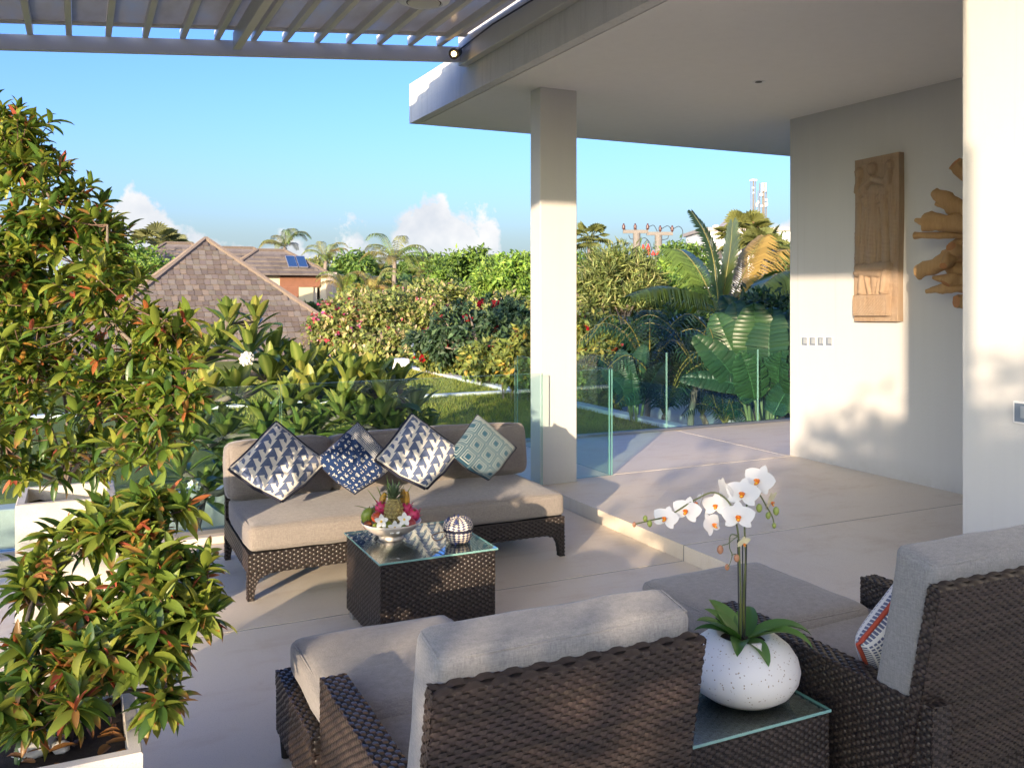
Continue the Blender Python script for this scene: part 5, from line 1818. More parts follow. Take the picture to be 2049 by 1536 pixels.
def fan_plant(label, base, leaves, seed):
    rnd = random.Random(seed)
    e = empty('fan_leaved_plant', base, label, 'plant')
    for (u0, v0, u1, v1, t, w, tn) in leaves:
        p0, p1 = at(u0, v0, t), at(u1, v1, t + rnd.uniform(-.25, .25))
        m = MB()
        tint = ((.032, .085, .042), (.042, .105, .042), (.025, .070, .042))[tn]
        st_ = banana_leaf(m, p0, p1, w * t / FPX, tint, rnd)
        lf = m.build('leaf', M['leaf_big'], e, smooth='all')
        m = MB(); m.tint = (.20, .27, .12)
        b0 = Vector(base) + Vector((rnd.uniform(-.15, .15), rnd.uniform(-.1, .1), 0))
        mid = b0.lerp(st_, .55) + Vector((0, 0, -.03))
        m.tube(smooth_path([b0, mid, st_], 5), [.035 - .002 * i for i in range(11)], 6)
        m.build('leaf_stalk', M['leaf_big'], lf, smooth='all')
    return e
fan_plant('big fan of broad paddle leaves behind the glass beside the carved-panel wall', tuple(at(1535, 935, 12.0)),
          [(1482, 775, 1388, 655, 11.90, 66, 0), (1488, 752, 1432, 610, 12.26, 84, 1), (1503, 742, 1470, 588, 12.49, 84, 0), (1520, 735, 1508, 590, 12.26, 92, 1), (1540, 745, 1548, 600, 11.90, 96, 0),
           (1556, 740, 1582, 610, 12.14, 90, 2), (1495, 775, 1362, 742, 11.78, 44, 2), (1560, 790, 1566, 690, 11.66, 80, 1), (1530, 720, 1445, 575, 12.85, 70, 2), (1575, 700, 1615, 600, 12.61, 80, 0),
           (1510, 800, 1480, 690, 11.54, 78, 1), (1548, 830, 1600, 745, 11.42, 70, 0)], 51)
fan_plant('smaller paddle-leaved plant beyond the middle glass panel', tuple(at(1275, 900, 12.5)),
          [(1262, 765, 1240, 690, 12.4, 46, 2), (1280, 760, 1290, 680, 12.6, 44, 0), (1255, 790, 1205, 730, 12.3, 40, 2), (1290, 790, 1330, 715, 12.4, 46, 2), (1270, 810, 1262, 735, 12.2, 44, 0)], 52)

# ------------------------------------------------------------------ palms
def frond(mb, path, L, droop, tint, rnd, n=46, w=.035, flat=.0, rach=.02, rt=None):
    """rachis along path (list of points), leaflets of length L hanging by droop"""
    pts = smooth_path([Vector(p) for p in path], 8)
    ln = [0]
    for i in range(1, len(pts)): ln.append(ln[-1] + (pts[i] - pts[i - 1]).length)
    tot = ln[-1]
    mb.tint = rt or (.26, .24, .07)
    mb.tube(pts, [rach * (1 - .85 * i / len(pts)) for i in range(len(pts))], 5)
    def atl(f):
        s = f * tot
        for i in range(1, len(ln)):
            if ln[i] >= s:
                g_ = (s - ln[i - 1]) / max(1e-6, ln[i] - ln[i - 1])
                return pts[i - 1].lerp(pts[i], g_), (pts[i] - pts[i - 1]).normalized()
        return pts[-1], (pts[-1] - pts[-2]).normalized()
    for i in range(n):
        f = .10 + .90 * i / n
        p, t_ = atl(f)
        sd = t_.cross(RZ)
        if sd.length < .05: sd = t_.cross(Vector((SN, CS, 0)))
        sd.normalize()
        l = L * (math.sin(math.pi * (.12 + .83 * f)) ** .7) * rnd.uniform(.85, 1.1)
        for sg in (-1, 1):
            k_ = rnd.uniform(.75, 1.25)
            mb.tint = tuple(x * k_ for x in tint)
            d0 = (sd * sg * (1 - flat) + t_ * .55 + RZ * (.12 - droop * .3)).normalized()
            d1 = (d0 * .6 + RZ * -droop).normalized()
            a = p; b_ = p + d0 * l * .5; c = b_ + d1 * l * .5
            wv = t_ * w * .5
            mb.add([a - wv * .5, a + wv * .5, b_ + wv, b_ - wv, c], ((0, 1, 2, 3), (3, 2, 4)))

def palm(name, label, base, top, fronds, seed, trunk=(.13, .09), group=None, cat='palm'):
    """fronds: (list of points, leaflet length, droop, tint, n, w)"""
    rnd = random.Random(seed)
    e = empty(name, base, label, cat, group)
    m = MB(); pp = smooth_path([Vector(base), Vector(base).lerp(Vector(top), .5) + Vector((rnd.uniform(-.2, .2), 0, 0)), Vector(top)], 8)
    m.tube(pp, [trunk[0] + (trunk[1] - trunk[0]) * i / len(pp) + .006 * (i % 2) for i in range(len(pp))], 9)
    m.build('trunk', M['palm_trunk'], e, smooth='all')
    for (pth, L, dr, tn, n, w) in fronds:
        m = MB(); frond(m, pth, L, dr, tn, rnd, n, w, rach=.014 + .008 * (L > .5))
        m.build('frond', M['leaf_big'], e, smooth='all')
    return e

YG, GG, BG, OR = (.20, .24, .035), (.11, .17, .035), (.045, .10, .05), (.34, .23, .06)
T0 = 20.0
PS = T0 / 12.6
pt = lambda u, v, dt=0.0: at(u, v, T0 + dt)
palm('coconut_palm', 'young coconut palm with arching yellow-green fronds between column and wall', tuple(at(1442, 900, T0)[:2]) + (GZ,), pt(1443, 622),
     [([pt(1443, 625), pt(1452, 560), pt(1461, 500), pt(1466, 445)], .62 * PS, .12, YG, 52, .045 * PS),
      ([pt(1440, 625), pt(1428, 520), pt(1410, 465), pt(1383, 422)], .55 * PS, .25, BG, 48, .04 * PS),
      ([pt(1440, 640, -.2 * PS), pt(1395, 592, -.5 * PS), pt(1320, 572, -.9 * PS), pt(1258, 592, -1.2 * PS)], .62 * PS, .95, YG, 50, .045 * PS),
      ([pt(1438, 630, .3 * PS), pt(1400, 545, .6 * PS), pt(1360, 500, .9 * PS), pt(1325, 508, 1.2 * PS)], .55 * PS, .8, GG, 40, .04 * PS),
      ([pt(1448, 630, .2 * PS), pt(1485, 555, .4 * PS), pt(1510, 500, .6 * PS), pt(1530, 470, .8 * PS)], .52 * PS, .5, OR, 44, .035 * PS),
      ([pt(1448, 632, .3 * PS), pt(1500, 560, .7 * PS), pt(1545, 505, 1.0 * PS), pt(1580, 500, 1.2 * PS)], .5 * PS, .7, OR, 36, .03 * PS),
      ([pt(1448, 640, -.2 * PS), pt(1505, 600, -.3 * PS), pt(1550, 560, -.4 * PS), pt(1600, 548, -.5 * PS)], .62 * PS, .85, YG, 48, .045 * PS),
      ([pt(1446, 640, .5 * PS), pt(1490, 590, 1.0 * PS), pt(1540, 580, 1.4 * PS), pt(1585, 600, 1.8 * PS)], .55 * PS, .8, GG, 44, .04 * PS),
      ([pt(1440, 640, .6 * PS), pt(1400, 600, 1.2 * PS), pt(1360, 600, 1.8 * PS), pt(1320, 640, 2.4 * PS)], .5 * PS, .8, GG, 40, .04 * PS)], 61, (.2, .14))
palm('coconut_palm', 'coconut frond mass leaning in from behind the wall edge', tuple(at(1665, 900, 18.0)[:2]) + (GZ,), at(1650, 600, 18.0),
     [([at(1650, 600, 18.0), at(1590, 545, 17.7), at(1540, 560, 17.4), at(1500, 610, 17.0)], .9, .85, YG, 48, .07),
      ([at(1650, 600, 18.0), at(1600, 580, 17.5), at(1560, 600, 17.0), at(1530, 650, 16.7)], .85, .9, GG, 44, .065)], 62)

def coconut(label, u, v, t, s, seed, tint=GG, n=11, hgt=None, grp='coconut palms on the skyline'):
    """skyline palm: crown centre at (u, v), frond length s metres"""
    rnd = random.Random(seed)
    c = at(u, v, t)
    fr = []
    for j in range(n + 1):
        a = j * 2.4 + rnd.uniform(-.2, .2); up = rnd.uniform(.1, 1.7)
        d = Vector((math.cos(a), math.sin(a), 0))
        fr.append(([c, c + d * s * .35 + RZ * s * .45 * up, c + d * s * .75 + RZ * s * .5 * up, c + d * s * 1.0 + RZ * s * (.55 * up - .28)], s * .30, .75, tuple(x * rnd.uniform(1.0, 1.7) for x in tint), 24, s * .035))
    return palm('skyline_palm', label, (c.x, c.y, GZ), c, fr, seed, (.11, .08), grp)
coconut('skyline palm just left of the tiled roof with solar panels', 570, 494, 46, 1.35, 71, (.15, .17, .05))
coconut('small palm just right of the solar panel roof', 652, 522, 42, 1.15, 72, (.17, .19, .05))
coconut('tallest skyline palm, left of the round green trees', 790, 522, 38, 1.5, 73, (.14, .17, .04))
coconut('slim palm between the small palm and the tall one', 738, 535, 44, 1.1, 74, (.16, .19, .05))
coconut('low palm peeping beside the tall skyline palm', 845, 548, 46, 1.1, 75, (.12, .16, .04))
coconut('low yellowing palm under the tall skyline palm', 745, 585, 30, 1.0, 76, (.24, .23, .06))
coconut('low olive palm behind the bougainvillea', 690, 592, 30, 1.0, 77, (.20, .19, .05))

def fan_palm(label, u, v, t, s, seed, n=16, tint=(.17, .19, .06)):
    rnd = random.Random(seed)
    c = at(u, v, t)
    e = empty('fan_palm', (c.x, c.y, GZ), label, 'palm', 'fan palms on the skyline')
    m = MB(); m.tube([(c.x, c.y, GZ), c], [.2, .13], 8); m.build('trunk', M['palm_trunk'], e, smooth='all')
    for j in range(n):
        a = j * 2.4; el_ = rnd.uniform(-.5, 1.2)
        d = Vector((math.cos(a) * math.cos(el_), math.sin(a) * math.cos(el_), math.sin(el_)))
        h = c + d * s * .5
        m = MB(); k_ = rnd.uniform(.7, 1.25); m.tint = tuple(x * k_ for x in tint)
        m.tube([c, h], [.03, .02], 4)
        s1 = d.cross(RZ).normalized(); s2 = s1.cross(d)
        for i in range(13):
            b_ = -1.5 + 3.0 * i / 12
            dd = (d * math.cos(b_) + s1 * math.sin(b_)).normalized()
            tp = h + dd * s * .55 - RZ * s * .14
            wv = dd.cross(s2).normalized() * s * .05
            m.add([h, h + dd * s * .3 + wv, tp, h + dd * s * .3 - wv], ((0, 1, 2), (0, 2, 3)))
        m.build('frond', M['leaf_far'], e)
    return e
fan_palm('fan palm standing clear just right of the white column', 1180, 478, 46, 1.15, 81, 22)
fan_palm('fan palm before the concrete building under the antennas', 1490, 470, 42, 1.5, 82, 26, (.19, .20, .06))
fan_palm('fan palm lower right of the concrete building', 1530, 495, 40, 1.3, 83, 20)
fan_palm('pale fan palm peeping left above the shingle roof', 312, 490, 48, 1.5, 84, 24, (.20, .21, .09))
fan_palm('fan palm between the shingle roofs on the left', 345, 497, 52, 1.3, 85, 20, (.19, .20, .09))

# ------------------------------------------------------------------ undergrowth behind the back glass
rnd = random.Random(90)
def areca(u, v, t, s, seed, label, tint=(.030, .075, .040)):
    rnd = random.Random(seed); c = at(u, v, t)
    fr = []
    for j in range(11):
        a = j * 2.4 + rnd.uniform(-.3, .3); up = rnd.uniform(.5, 1.3)
        d = Vector((math.cos(a), math.sin(a), 0))
        fr.append(([c, c + d * s * .25 + RZ * s * .5 * up, c + d * s * .6 + RZ * s * .7 * up, c + d * s * .95 + RZ * s * (.6 * up - .15)], s * .36, .7, tuple(x * rnd.uniform(.7, 1.3) for x in tint), 22, .022))
    return palm('bushy_palm', label, (c.x, c.y, min(c.z - .3, -1.0)), c, fr, seed, (.05, .04), 'dark bushy palms behind the back glass', 'palm')
areca(1262, 815, 13.6, 1.0, 91, 'dark bushy palm nearest the lawn kerb behind the back glass')
areca(1330, 830, 12.6, 1.0, 92, 'dark bushy palm left of the glass joint at the back')
areca(1405, 830, 13.8, .95, 93, 'dark bushy palm right of the glass joint at the back')
areca(1450, 850, 13.4, .8, 94, 'low dark palm at the foot of the paddle leaves')
areca(1575, 840, 13.8, .9, 95, 'dark bushy palm close to the wall end behind the glass')
areca(1300, 760, 13.5, 1.15, 96, 'taller dark palm further back behind the glass')
areca(1395, 755, 13.2, 1.2, 97, 'dark palm beneath the arching coconut frond')
areca(1530, 770, 14.2, 1.2, 98, 'tall dark palm hidden behind the paddle leaves')
# ------------------------------------------------------------------ neighbouring house with shingle roofs
def shingle_mat():
    t = NT('weathered_shingle')
    rv = t.node('ShaderNodeObjectInfo').outputs['Random']
    co = t.coord()
    n = t.noise(t.coord('Object', (14, 14, 3)), 1.5, 4, .65)
    a = t.node('ShaderNodeAttribute', attribute_name='col').outputs['Color']
    c = t.mix(n, (.125, .103, .086), (.235, .195, .16))
    c = t.mix(1.0, c, a, 'MULTIPLY')
    return t.done(t.pbr(c, .9, t.bump(n, .4, .01), 0, .2))
M['shingle'] = shingle_mat()
def roof_far_mat():
    t = NT('far_shingles')
    co = t.coord()
    br = t.node('ShaderNodeTexBrick', {'Vector': t.coord('Object', (1, 1, 1)), 'Scale': 5.0, 'Color1': (.24, .205, .175, 1), 'Color2': (.17, .147, .128, 1), 'Mortar': (.12, .10, .095, 1), 'Mortar Size': .03})
    c = t.mix(t.math('MULTIPLY', t.noise(co, 9, 4), .6), br.outputs['Color'], (.27, .23, .20))
    return t.done(t.pbr(c, .9, t.bump(t.noise(co, 20, 3), .5, .03), 0, .2))
M['roof_far'] = roof_far_mat()
M['cream_wall'] = plain('cream_wall', (.62, .55, .43), .9, var=.1, scale=4)
M['timber'] = plain('red_timber', (.24, .105, .06), .7, var=.25, scale=10)
M['door_pale'] = plain('pale_door', (.62, .52, .33), .7, var=.1)
M['stone_wall'] = plain('rough_stone', (.34, .29, .25), .95, var=.35, scale=14, bump=.8)
M['solar'] = plain('solar_cells', (.03, .07, .16), .12, var=.1, spec=.8)
M['alu'] = plain('aluminium_frame', (.62, .62, .62), .4, .8)

AP = at(412, 480, 28)
KS, HALF = .83, 4.7
house = empty('neighbour_house', (AP.x, AP.y, GZ), 'neighbouring house with a big grey shingled pyramid roof', 'house')
m = MB(); m.box(AP.x - HALF + .7, AP.x + HALF - .7, AP.y - HALF + .7, AP.y + HALF - .7, GZ, AP.z - KS * HALF + .5)
m.build('wall', M['cream_wall'], house)
m = MB()
ez = AP.z - KS * HALF
cor = [(AP.x - HALF, AP.y - HALF, ez), (AP.x + HALF, AP.y - HALF, ez), (AP.x + HALF, AP.y + HALF, ez), (AP.x - HALF, AP.y + HALF, ez), tuple(AP - Vector((0, 0, .02)))]
m.add(cor, ((0, 1, 4), (1, 2, 4), (2, 3, 4), (3, 0, 4), (3, 2, 1, 0)))
rfm = m.build('roof', M['roof_far'], house)
# courses of shingles on the face towards the terrace and on the right-hand one
rnd = random.Random(17)
sl = Vector((0, -1, -KS)).normalized(); nm = Vector((0, -KS, 1)).normalized()
SHV = []
for k_ in range(8):
    mm = MB(); g_ = rnd.uniform(.72, 1.22)
    mm.tint = (g_ * rnd.uniform(.95, 1.05), g_, g_ * rnd.uniform(.95, 1.05))
    w = rnd.uniform(.155, .20)
    L0 = .30
    mm.add([(-w / 2, 0, .004), (w / 2, 0, .004), (w / 2, L0, .03 + rnd.uniform(0, .02)), (-w / 2, L0, .03 + rnd.uniform(0, .015)),
            (-w / 2, L0, 0), (w / 2, L0, 0)], ((0, 3, 2, 1), (3, 4, 5, 2), (0, 4, 3), (1, 2, 5)))
    SHV.append((mm.mesh('shingle', M['shingle']), w))
def course(face, rows, first, far):
    """face 0 front (-Y), 1 right (+X)"""
    for r_ in range(rows):
        d = .14 + r_ * .185           # horizontal run from the apex
        if d > HALF: break
        x = -d + .02
        while x < d - .1:
            me, w = SHV[rnd.randrange(8)]
            if x + w > d + .06: break
            px_ = x + w / 2
            z = AP.z - KS * d + .012
            if face == 0:
                loc = Vector((AP.x + px_, AP.y - d, z)); X_, Y_ = Vector((1, 0, 0)), Vector((0, -1, -KS)).normalized()
            else:
                loc = Vector((AP.x + d, AP.y + px_, z)); X_, Y_ = Vector((0, 1, 0)), Vector((1, 0, -KS)).normalized()
            Z_ = X_.cross(Y_)
            if Z_.z < 0: Z_ = -Z_; X_ = -X_
            loc = loc + Y_ * rnd.uniform(-.03, .03) - Y_ * .15
            Mx = Matrix((X_, Y_, Z_)).transposed().to_4x4(); Mx.translation = loc
            (first if face == 0 else far).append((loc, Mx, me))
            x += w + .012
first, far = [], []
course(0, 30, first, far); course(1, 30, first, far)
def vis(l):
    p = l[0]; t = p.x * SN + p.y * CS; u = CX + FPX * (p.x * CS - p.y * SN) / t; v = CY - FPX * (p.z - HCAM) / t
    return 285 < u < 720 and v < 690
seen = [l for l in first if vis(l)]
seen.sort(key=lambda l: -l[0].z)
for (loc, Mx, me) in seen[:300]:
    o = bpy.data.objects.new('shingle', me); col.objects.link(o); o.parent = rfm
    Mx = Mx.copy(); Mx.translation = loc - Vector((AP.x, AP.y, GZ))
    o.matrix_local = Mx
ids = set(id(l) for l in seen[:300])
sa = {me.name: mesh_arrays.__call__(me) if False else None for me, w in SHV}
b = MB()
for l in first + far:
    if id(l) in ids: continue
    loc, Mx, me = l
    cg = me.color_attributes['col'].data[0].color
    b.tint = (cg[0], cg[1], cg[2])
    b.add([Mx @ v.co for v in me.vertices], [tuple(p.vertices) for p in me.polygons])
b.build('shingles', M['shingle'], rfm, kind='stuff')
for (sx, sy) in ((-1, -1), (1, -1), (1, 1), (-1, 1)):
    m = MB(); m.tint = (1.15, 1.1, 1.05)
    e0 = Vector((AP.x + sx * HALF, AP.y + sy * HALF, ez + .06)); top_ = Vector((AP.x, AP.y, AP.z + .05))
    m.tube([top_, e0], [.07, .085], 5)
    m.build('hip_cap', M['shingle'], rfm)

def hip_roof(name, label, r0, r1, e, drop, wall_in=.5, group='shingled houses behind the pyramid roof'):
    """ridge r0-r1 along X, eaves e metres out"""
    root = empty(name, ((r0.x + r1.x) / 2, r0.y, GZ), label, 'house', group)
    z = r0.z - drop
    c = [(r0.x - e, r0.y - e, z), (r1.x + e, r0.y - e, z), (r1.x + e, r0.y + e, z), (r0.x - e, r0.y + e, z), tuple(r0), (r1.x, r0.y, r0.z)]
    m = MB(); m.add(c, ((0, 1, 5, 4), (2, 3, 4, 5), (1, 2, 5), (3, 0, 4), (3, 2, 1, 0)))
    ro = m.build('roof', M['roof_far'], root)
    for (a, b_) in ((4, 0), (4, 3), (5, 1), (5, 2), (4, 5)):
        mm = MB(); mm.tint = (1, .95, .9); mm.tube([Vector(c[a]) + RZ * .02, Vector(c[b_]) + RZ * .02], .06, 5); mm.build('ridge_cap', M['shingle'], ro)
    # broken courses so the slope is not a plain sheet
    mm = MB(); rr = random.Random(int(r0.x * 10))
    nrow = int(drop / .16)
    for i in range(1, nrow):
        f = i / nrow
        x0, x1, y, zz = r0.x - e * f, r1.x + e * f, r0.y - e * f, r0.z - drop * f
        x = x0
        while x < x1 - .1:
            w = rr.uniform(.2, .5); k_ = rr.uniform(.75, 1.2); mm.tint = (k_, k_, k_)
            xe = min(x1, x + w)
            mm.add([(x, y, zz + .015), (xe, y, zz + .015), (xe, y - e * .9 / nrow, zz - drop * .9 / nrow + .05), (x, y - e * .9 / nrow, zz - drop * .9 / nrow + .05), (x, y - e * .9 / nrow, zz - drop * .9 / nrow - .0), (xe, y - e * .9 / nrow, zz - drop * .9 / nrow)], ((0, 3, 2, 1), (3, 4, 5, 2)))
            x = xe + .015
    mm.build('shingles', M['shingle'], ro, kind='stuff')
    m = MB(); m.box(r0.x - e + wall_in, r1.x + e - wall_in, r0.y - e + wall_in, r0.y + e - wall_in, GZ, z + .02)
    m.build('wall', M['cream_wall'], root)
    return root, ro
B0, B1 = at(512, 502, 36), at(570, 502, 36); B0.y = B1.y; B0.z = B1.z
hb, rb = hip_roof('shingled_house', 'house with two solar panels on its shingled hip roof and red timber wall', B0, B1, 1.55, 1.0)
yb = B1.y - 1.55 + .48
# timber wall, doors and end wall under the eave
ezb = B1.z - 1.0
for (u0, u1, z0, z1, mt, nm_) in ((560, 640, ezb - .45, ezb, 'timber', 'timber_wall'), (560, 596, ezb - 1.6, ezb - .452, 'timber', 'timber_wall'), (597, 626, ezb - 1.6, ezb - .46, 'door_pale', 'door'), (641, 658, ezb - 1.6, ezb, 'cream_wall', 'end_wall')):
    k0 = (u0 - CX) / FPX; k1 = (u1 - CX) / FPX
    x0 = (SN + k0 * CS) / (CS - k0 * SN) * yb; x1 = (SN + k1 * CS) / (CS - k1 * SN) * yb
    m = MB(); m.box(x0, x1, yb - .08, yb + .1, z0, z1); m.build(nm_, M[mt], hb)
k0 = (664 - CX) / FPX; x0 = (SN + k0 * CS) / (CS - k0 * SN) * (yb - .6)
m = MB(); m.box(x0 - .1, x0 + .1, yb - 1.0, yb + 2.5, GZ, ezb + .12); m.build('stone_pier', M['stone_wall'], hb)
slv = Vector((0, -1.55, -1.0)).normalized()
for i, u in enumerate((574, 594)):
    c = at(u, 534, 35.0)
    f = (B1.y - c.y) / 1.55
    c = Vector((at(u, 534, B1.y / (CS - (u - CX) / FPX * SN)).x, B1.y - .85, B1.z - .85 / 1.55 + .07))
    nn = Vector((0, -1.0, 1.55)).normalized()
    w, h = .36, .42
    m = MB()
    p = [c + RX * (a * w) + slv * (b_ * h) for a, b_ in ((-.5, -1), (.5, -1), (.5, 1), (-.5, 1))]
    m.add(p + [q + nn * .05 for q in p], ((0, 3, 2, 1), (4, 5, 6, 7), (0, 1, 5, 4), (1, 2, 6, 5), (2, 3, 7, 6), (3, 0, 4, 7)))
    fr_ = fix_normals(m.build('solar_panel', M['alu'], rb))
    m = MB(); p = [c + nn * .052 + RX * (a * w * .9) + slv * (b_ * h * .92) for a, b_ in ((-.5, -1), (.5, -1), (.5, 1), (-.5, 1))]
    m.quad(p[0], p[1], p[2], p[3]); m.build('cells', M['solar'], fr_)
C0, C1 = at(330, 489, 37), at(383, 488, 37); C0.y = C1.y; C0.z = C1.z
hip_roof('shingled_house', 'shaded shingled roof at the far left behind the pyramid roof', C0, C1, 2.3, 1.6)
D0, D1 = at(428, 495, 40), at(507, 497, 40); D0.y = D1.y; D0.z = D1.z
hip_roof('shingled_house', 'long shingled ridge between the pyramid roof and the solar panels', D0, D1, 2.2, 1.5)

# ------------------------------------------------------------------ hedge and garden shrubs beyond the lawn
BOUG = [(0.224, 0.256, 0.072, 5), (0.304, 0.336, 0.088, 4), (0.144, 0.192, 0.056, 4), (0.384, 0.320, 0.144, 2), (0.480, 0.384, 0.240, 1)]
PINK = [(.50, .05, .12, 3), (.48, .04, .05, 2), (.60, .40, .40, 2), (.40, .06, .25, 2)]
HB = 'bougainvillea bushes beyond the lawn'
def boug(label, u, v, t, ru, rv, seed, n=5200, fl=130, pal=BOUG, cols=PINK):
    e = [ell_px(u, v, t, ru, rv, ru * t / FPX * .8), ell_px(u - ru * .45, v + rv * .3, t + .4, ru * .6, rv * .7, ru * t / FPX * .6), ell_px(u + ru * .5, v + rv * .35, t - .4, ru * .6, rv * .65, ru * t / FPX * .6)]
    return tree('bougainvillea', label, e, n, .155, pal, seed, None, .07, 'shrub', HB, clumps=150, extra=(fl * 2, .085, cols), spread=.13, limbs=16, aspect=.55)
boug('bougainvillea with pink and white bracts beside the shingle roof edge', 675, 655, 25.5, 55, 55, 101, 5200, 330)
boug('pale bougainvillea behind the first one, below the house wall', 720, 620, 29, 60, 40, 102, 5200, 160)
boug('bougainvillea in the middle of the hedge, few red bracts', 770, 640, 26, 70, 60, 103, 6400, 110)
boug('bougainvillea under the tall skyline palm', 835, 610, 28, 70, 45, 104, 5600, 70)
boug('sparse bougainvillea at the far lawn corner', 800, 705, 23.5, 70, 45, 105, 5200, 60)
boug('yellowish bougainvillea left of the column', 905, 620, 26, 70, 45, 106, 5600, 60)
boug('bougainvillea half hidden by the column', 1010, 640, 24, 70, 45, 107, 5600, 60)
RED = [(.45, .015, .02, 3), (.36, .01, .03, 2)]
tree('red_flowered_tree', 'dark spreading tree with red flower tufts and bare limbs left of the column',
     [ell_px(945, 660, 18.5, 85, 42, .9), ell_px(1010, 640, 18, 55, 30, .8), ell_px(880, 690, 19, 60, 32, .8), ell_px(1030, 690, 17.5, 50, 40, .7), ell_px(975, 620, 18.8, 60, 22, .7)],
     6000, .15, [(0.052, 0.098, 0.046, 5), (0.072, 0.130, 0.052, 4), (0.039, 0.072, 0.039, 3)], 111, at(985, 790, 18.0), .10, extra=(90, .13, RED), clumps=150, limbs=26, spread=.15)
CIT = [(.17, .22, .05, 5), (.23, .27, .06, 4), (.30, .29, .07, 2), (.42, .28, .05, .5), (.09, .13, .04, 3)]
def citrus(label, u, v, t, ru, rv, seed, n=2600, fl=(16, .08, RED), sz=.13):
    e = [ell_px(u, v, t, ru, rv, ru * t / FPX * .7), ell_px(u + ru * .4, v + rv * .4, t - .3, ru * .6, rv * .6, ru * t / FPX * .5)]
    return tree('garden_shrub', label, e, n, sz, CIT, seed, None, .045, 'shrub', 'sunlit garden shrubs along the lawn kerb', clumps=110, limbs=26, spread=.14, aspect=.5, extra=fl)
citrus('open twiggy shrub with orange leaves at the far kerb', 905, 716, 19.5, 75, 26, 121)
citrus('twiggy yellow-green shrub by the pool corner', 985, 722, 17.2, 65, 36, 122)
citrus('yellow-green shrub directly left of the white column', 1045, 720, 15.0, 45, 60, 123)
citrus('yellowing shrub with red flowers right of the column behind glass', 1190, 760, 14.8, 62, 66, 124, 3200, (24, .08, RED), .11)
citrus('green and red flowered shrub above the glass right of the column', 1185, 670, 16.5, 55, 45, 125, 2600, (40, .08, RED), .13)

# ------------------------------------------------------------------ trees of the middle distance
GT = 'garden trees in the middle distance'
def roundtree(label, q, n, size, pal, seed, **kw):
    return tree('leafy_tree', label, [ell_px(*x) for x in q], n, size, pal, seed, None, .2, 'tree', GT, **kw)
roundtree('bright green round tree touching the left side of the column', [(1015, 575, 30, 62, 60, 1.3), (985, 600, 30, 45, 45, 1.0), (1045, 560, 30, 50, 55, 1.0)], 9000, .19, LIME, 131, clumps=170, spread=.12)
roundtree('wide green tree left of the brightest one', [(925, 560, 34, 75, 52, 1.6), (880, 590, 34, 45, 35, 1.0), (960, 535, 34, 45, 35, 1.0)], 9500, .20, [(0.150, 0.255, 0.045, 5), (0.210, 0.315, 0.053, 4), (0.090, 0.165, 0.038, 3)], 132, clumps=170, spread=.12)
roundtree('dense green tree right of the solar panel house', [(712, 552, 40, 45, 42, 1.3), (690, 575, 40, 30, 30, .9)], 6000, .22, GREENS, 133, clumps=120, spread=.12)
roundtree('small tree between the palms on the skyline', [(640, 548, 46, 30, 30, 1.0), (760, 565, 46, 35, 30, 1.0)], 4000, .24, OLIVE, 134, clumps=90, spread=.13)
roundtree('hazy tree behind the tall palm', [(830, 545, 60, 40, 25, 1.5), (860, 530, 60, 30, 20, 1.2)], 4000, .3, GREENS, 135, clumps=90, spread=.13)
roundtree('feathery olive tree right of the column with pale branches', [(1240, 560, 22, 70, 55, .9), (1190, 590, 22, 45, 50, .7), (1290, 590, 22, 45, 45, .7), (1225, 520, 22, 40, 35, .6)], 9500, .22, OLIVE, 136, clumps=210, spread=.16, aspect=.16, limbs=34, updown=-.5)
roundtree('yellow-green thicket tree below the power poles', [(1320, 590, 25, 55, 45, 1.0), (1360, 560, 26, 45, 40, .9), (1270, 625, 24, 60, 35, .9)], 6500, .18, LIME, 137, clumps=130, spread=.14)
roundtree('dark tree behind the power poles', [(1350, 520, 48, 45, 30, 1.4), (1390, 525, 48, 35, 28, 1.2)], 4200, .24, GREENS, 138, clumps=90)
roundtree('dark tree at the wall edge below the concrete building', [(1560, 510, 50, 32, 35, 1.2), (1545, 535, 50, 35, 35, 1.2)], 4200, .24, [(0.090, 0.150, 0.045, 4), (0.135, 0.195, 0.060, 3), (0.240, 0.150, 0.105, 1)], 139, clumps=90)
roundtree('low tree behind the fan palm by the column', [(1165, 545, 48, 40, 35, 1.3), (1210, 560, 48, 45, 35, 1.3)], 4200, .24, GREENS, 140, clumps=90)
roundtree('green tree hidden behind the tall shrub at the left', [(280, 545, 34, 60, 50, 1.4), (200, 560, 34, 60, 50, 1.4)], 5000, .2, LIME, 141, clumps=100)
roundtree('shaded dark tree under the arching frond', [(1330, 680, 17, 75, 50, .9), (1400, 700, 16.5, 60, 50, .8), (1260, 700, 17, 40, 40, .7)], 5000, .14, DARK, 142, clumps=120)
roundtree('dark thicket behind the paddle leaves', [(1530, 660, 16, 70, 70, .9), (1470, 690, 16, 50, 60, .8)], 4600, .15, DARK, 143, clumps=110)

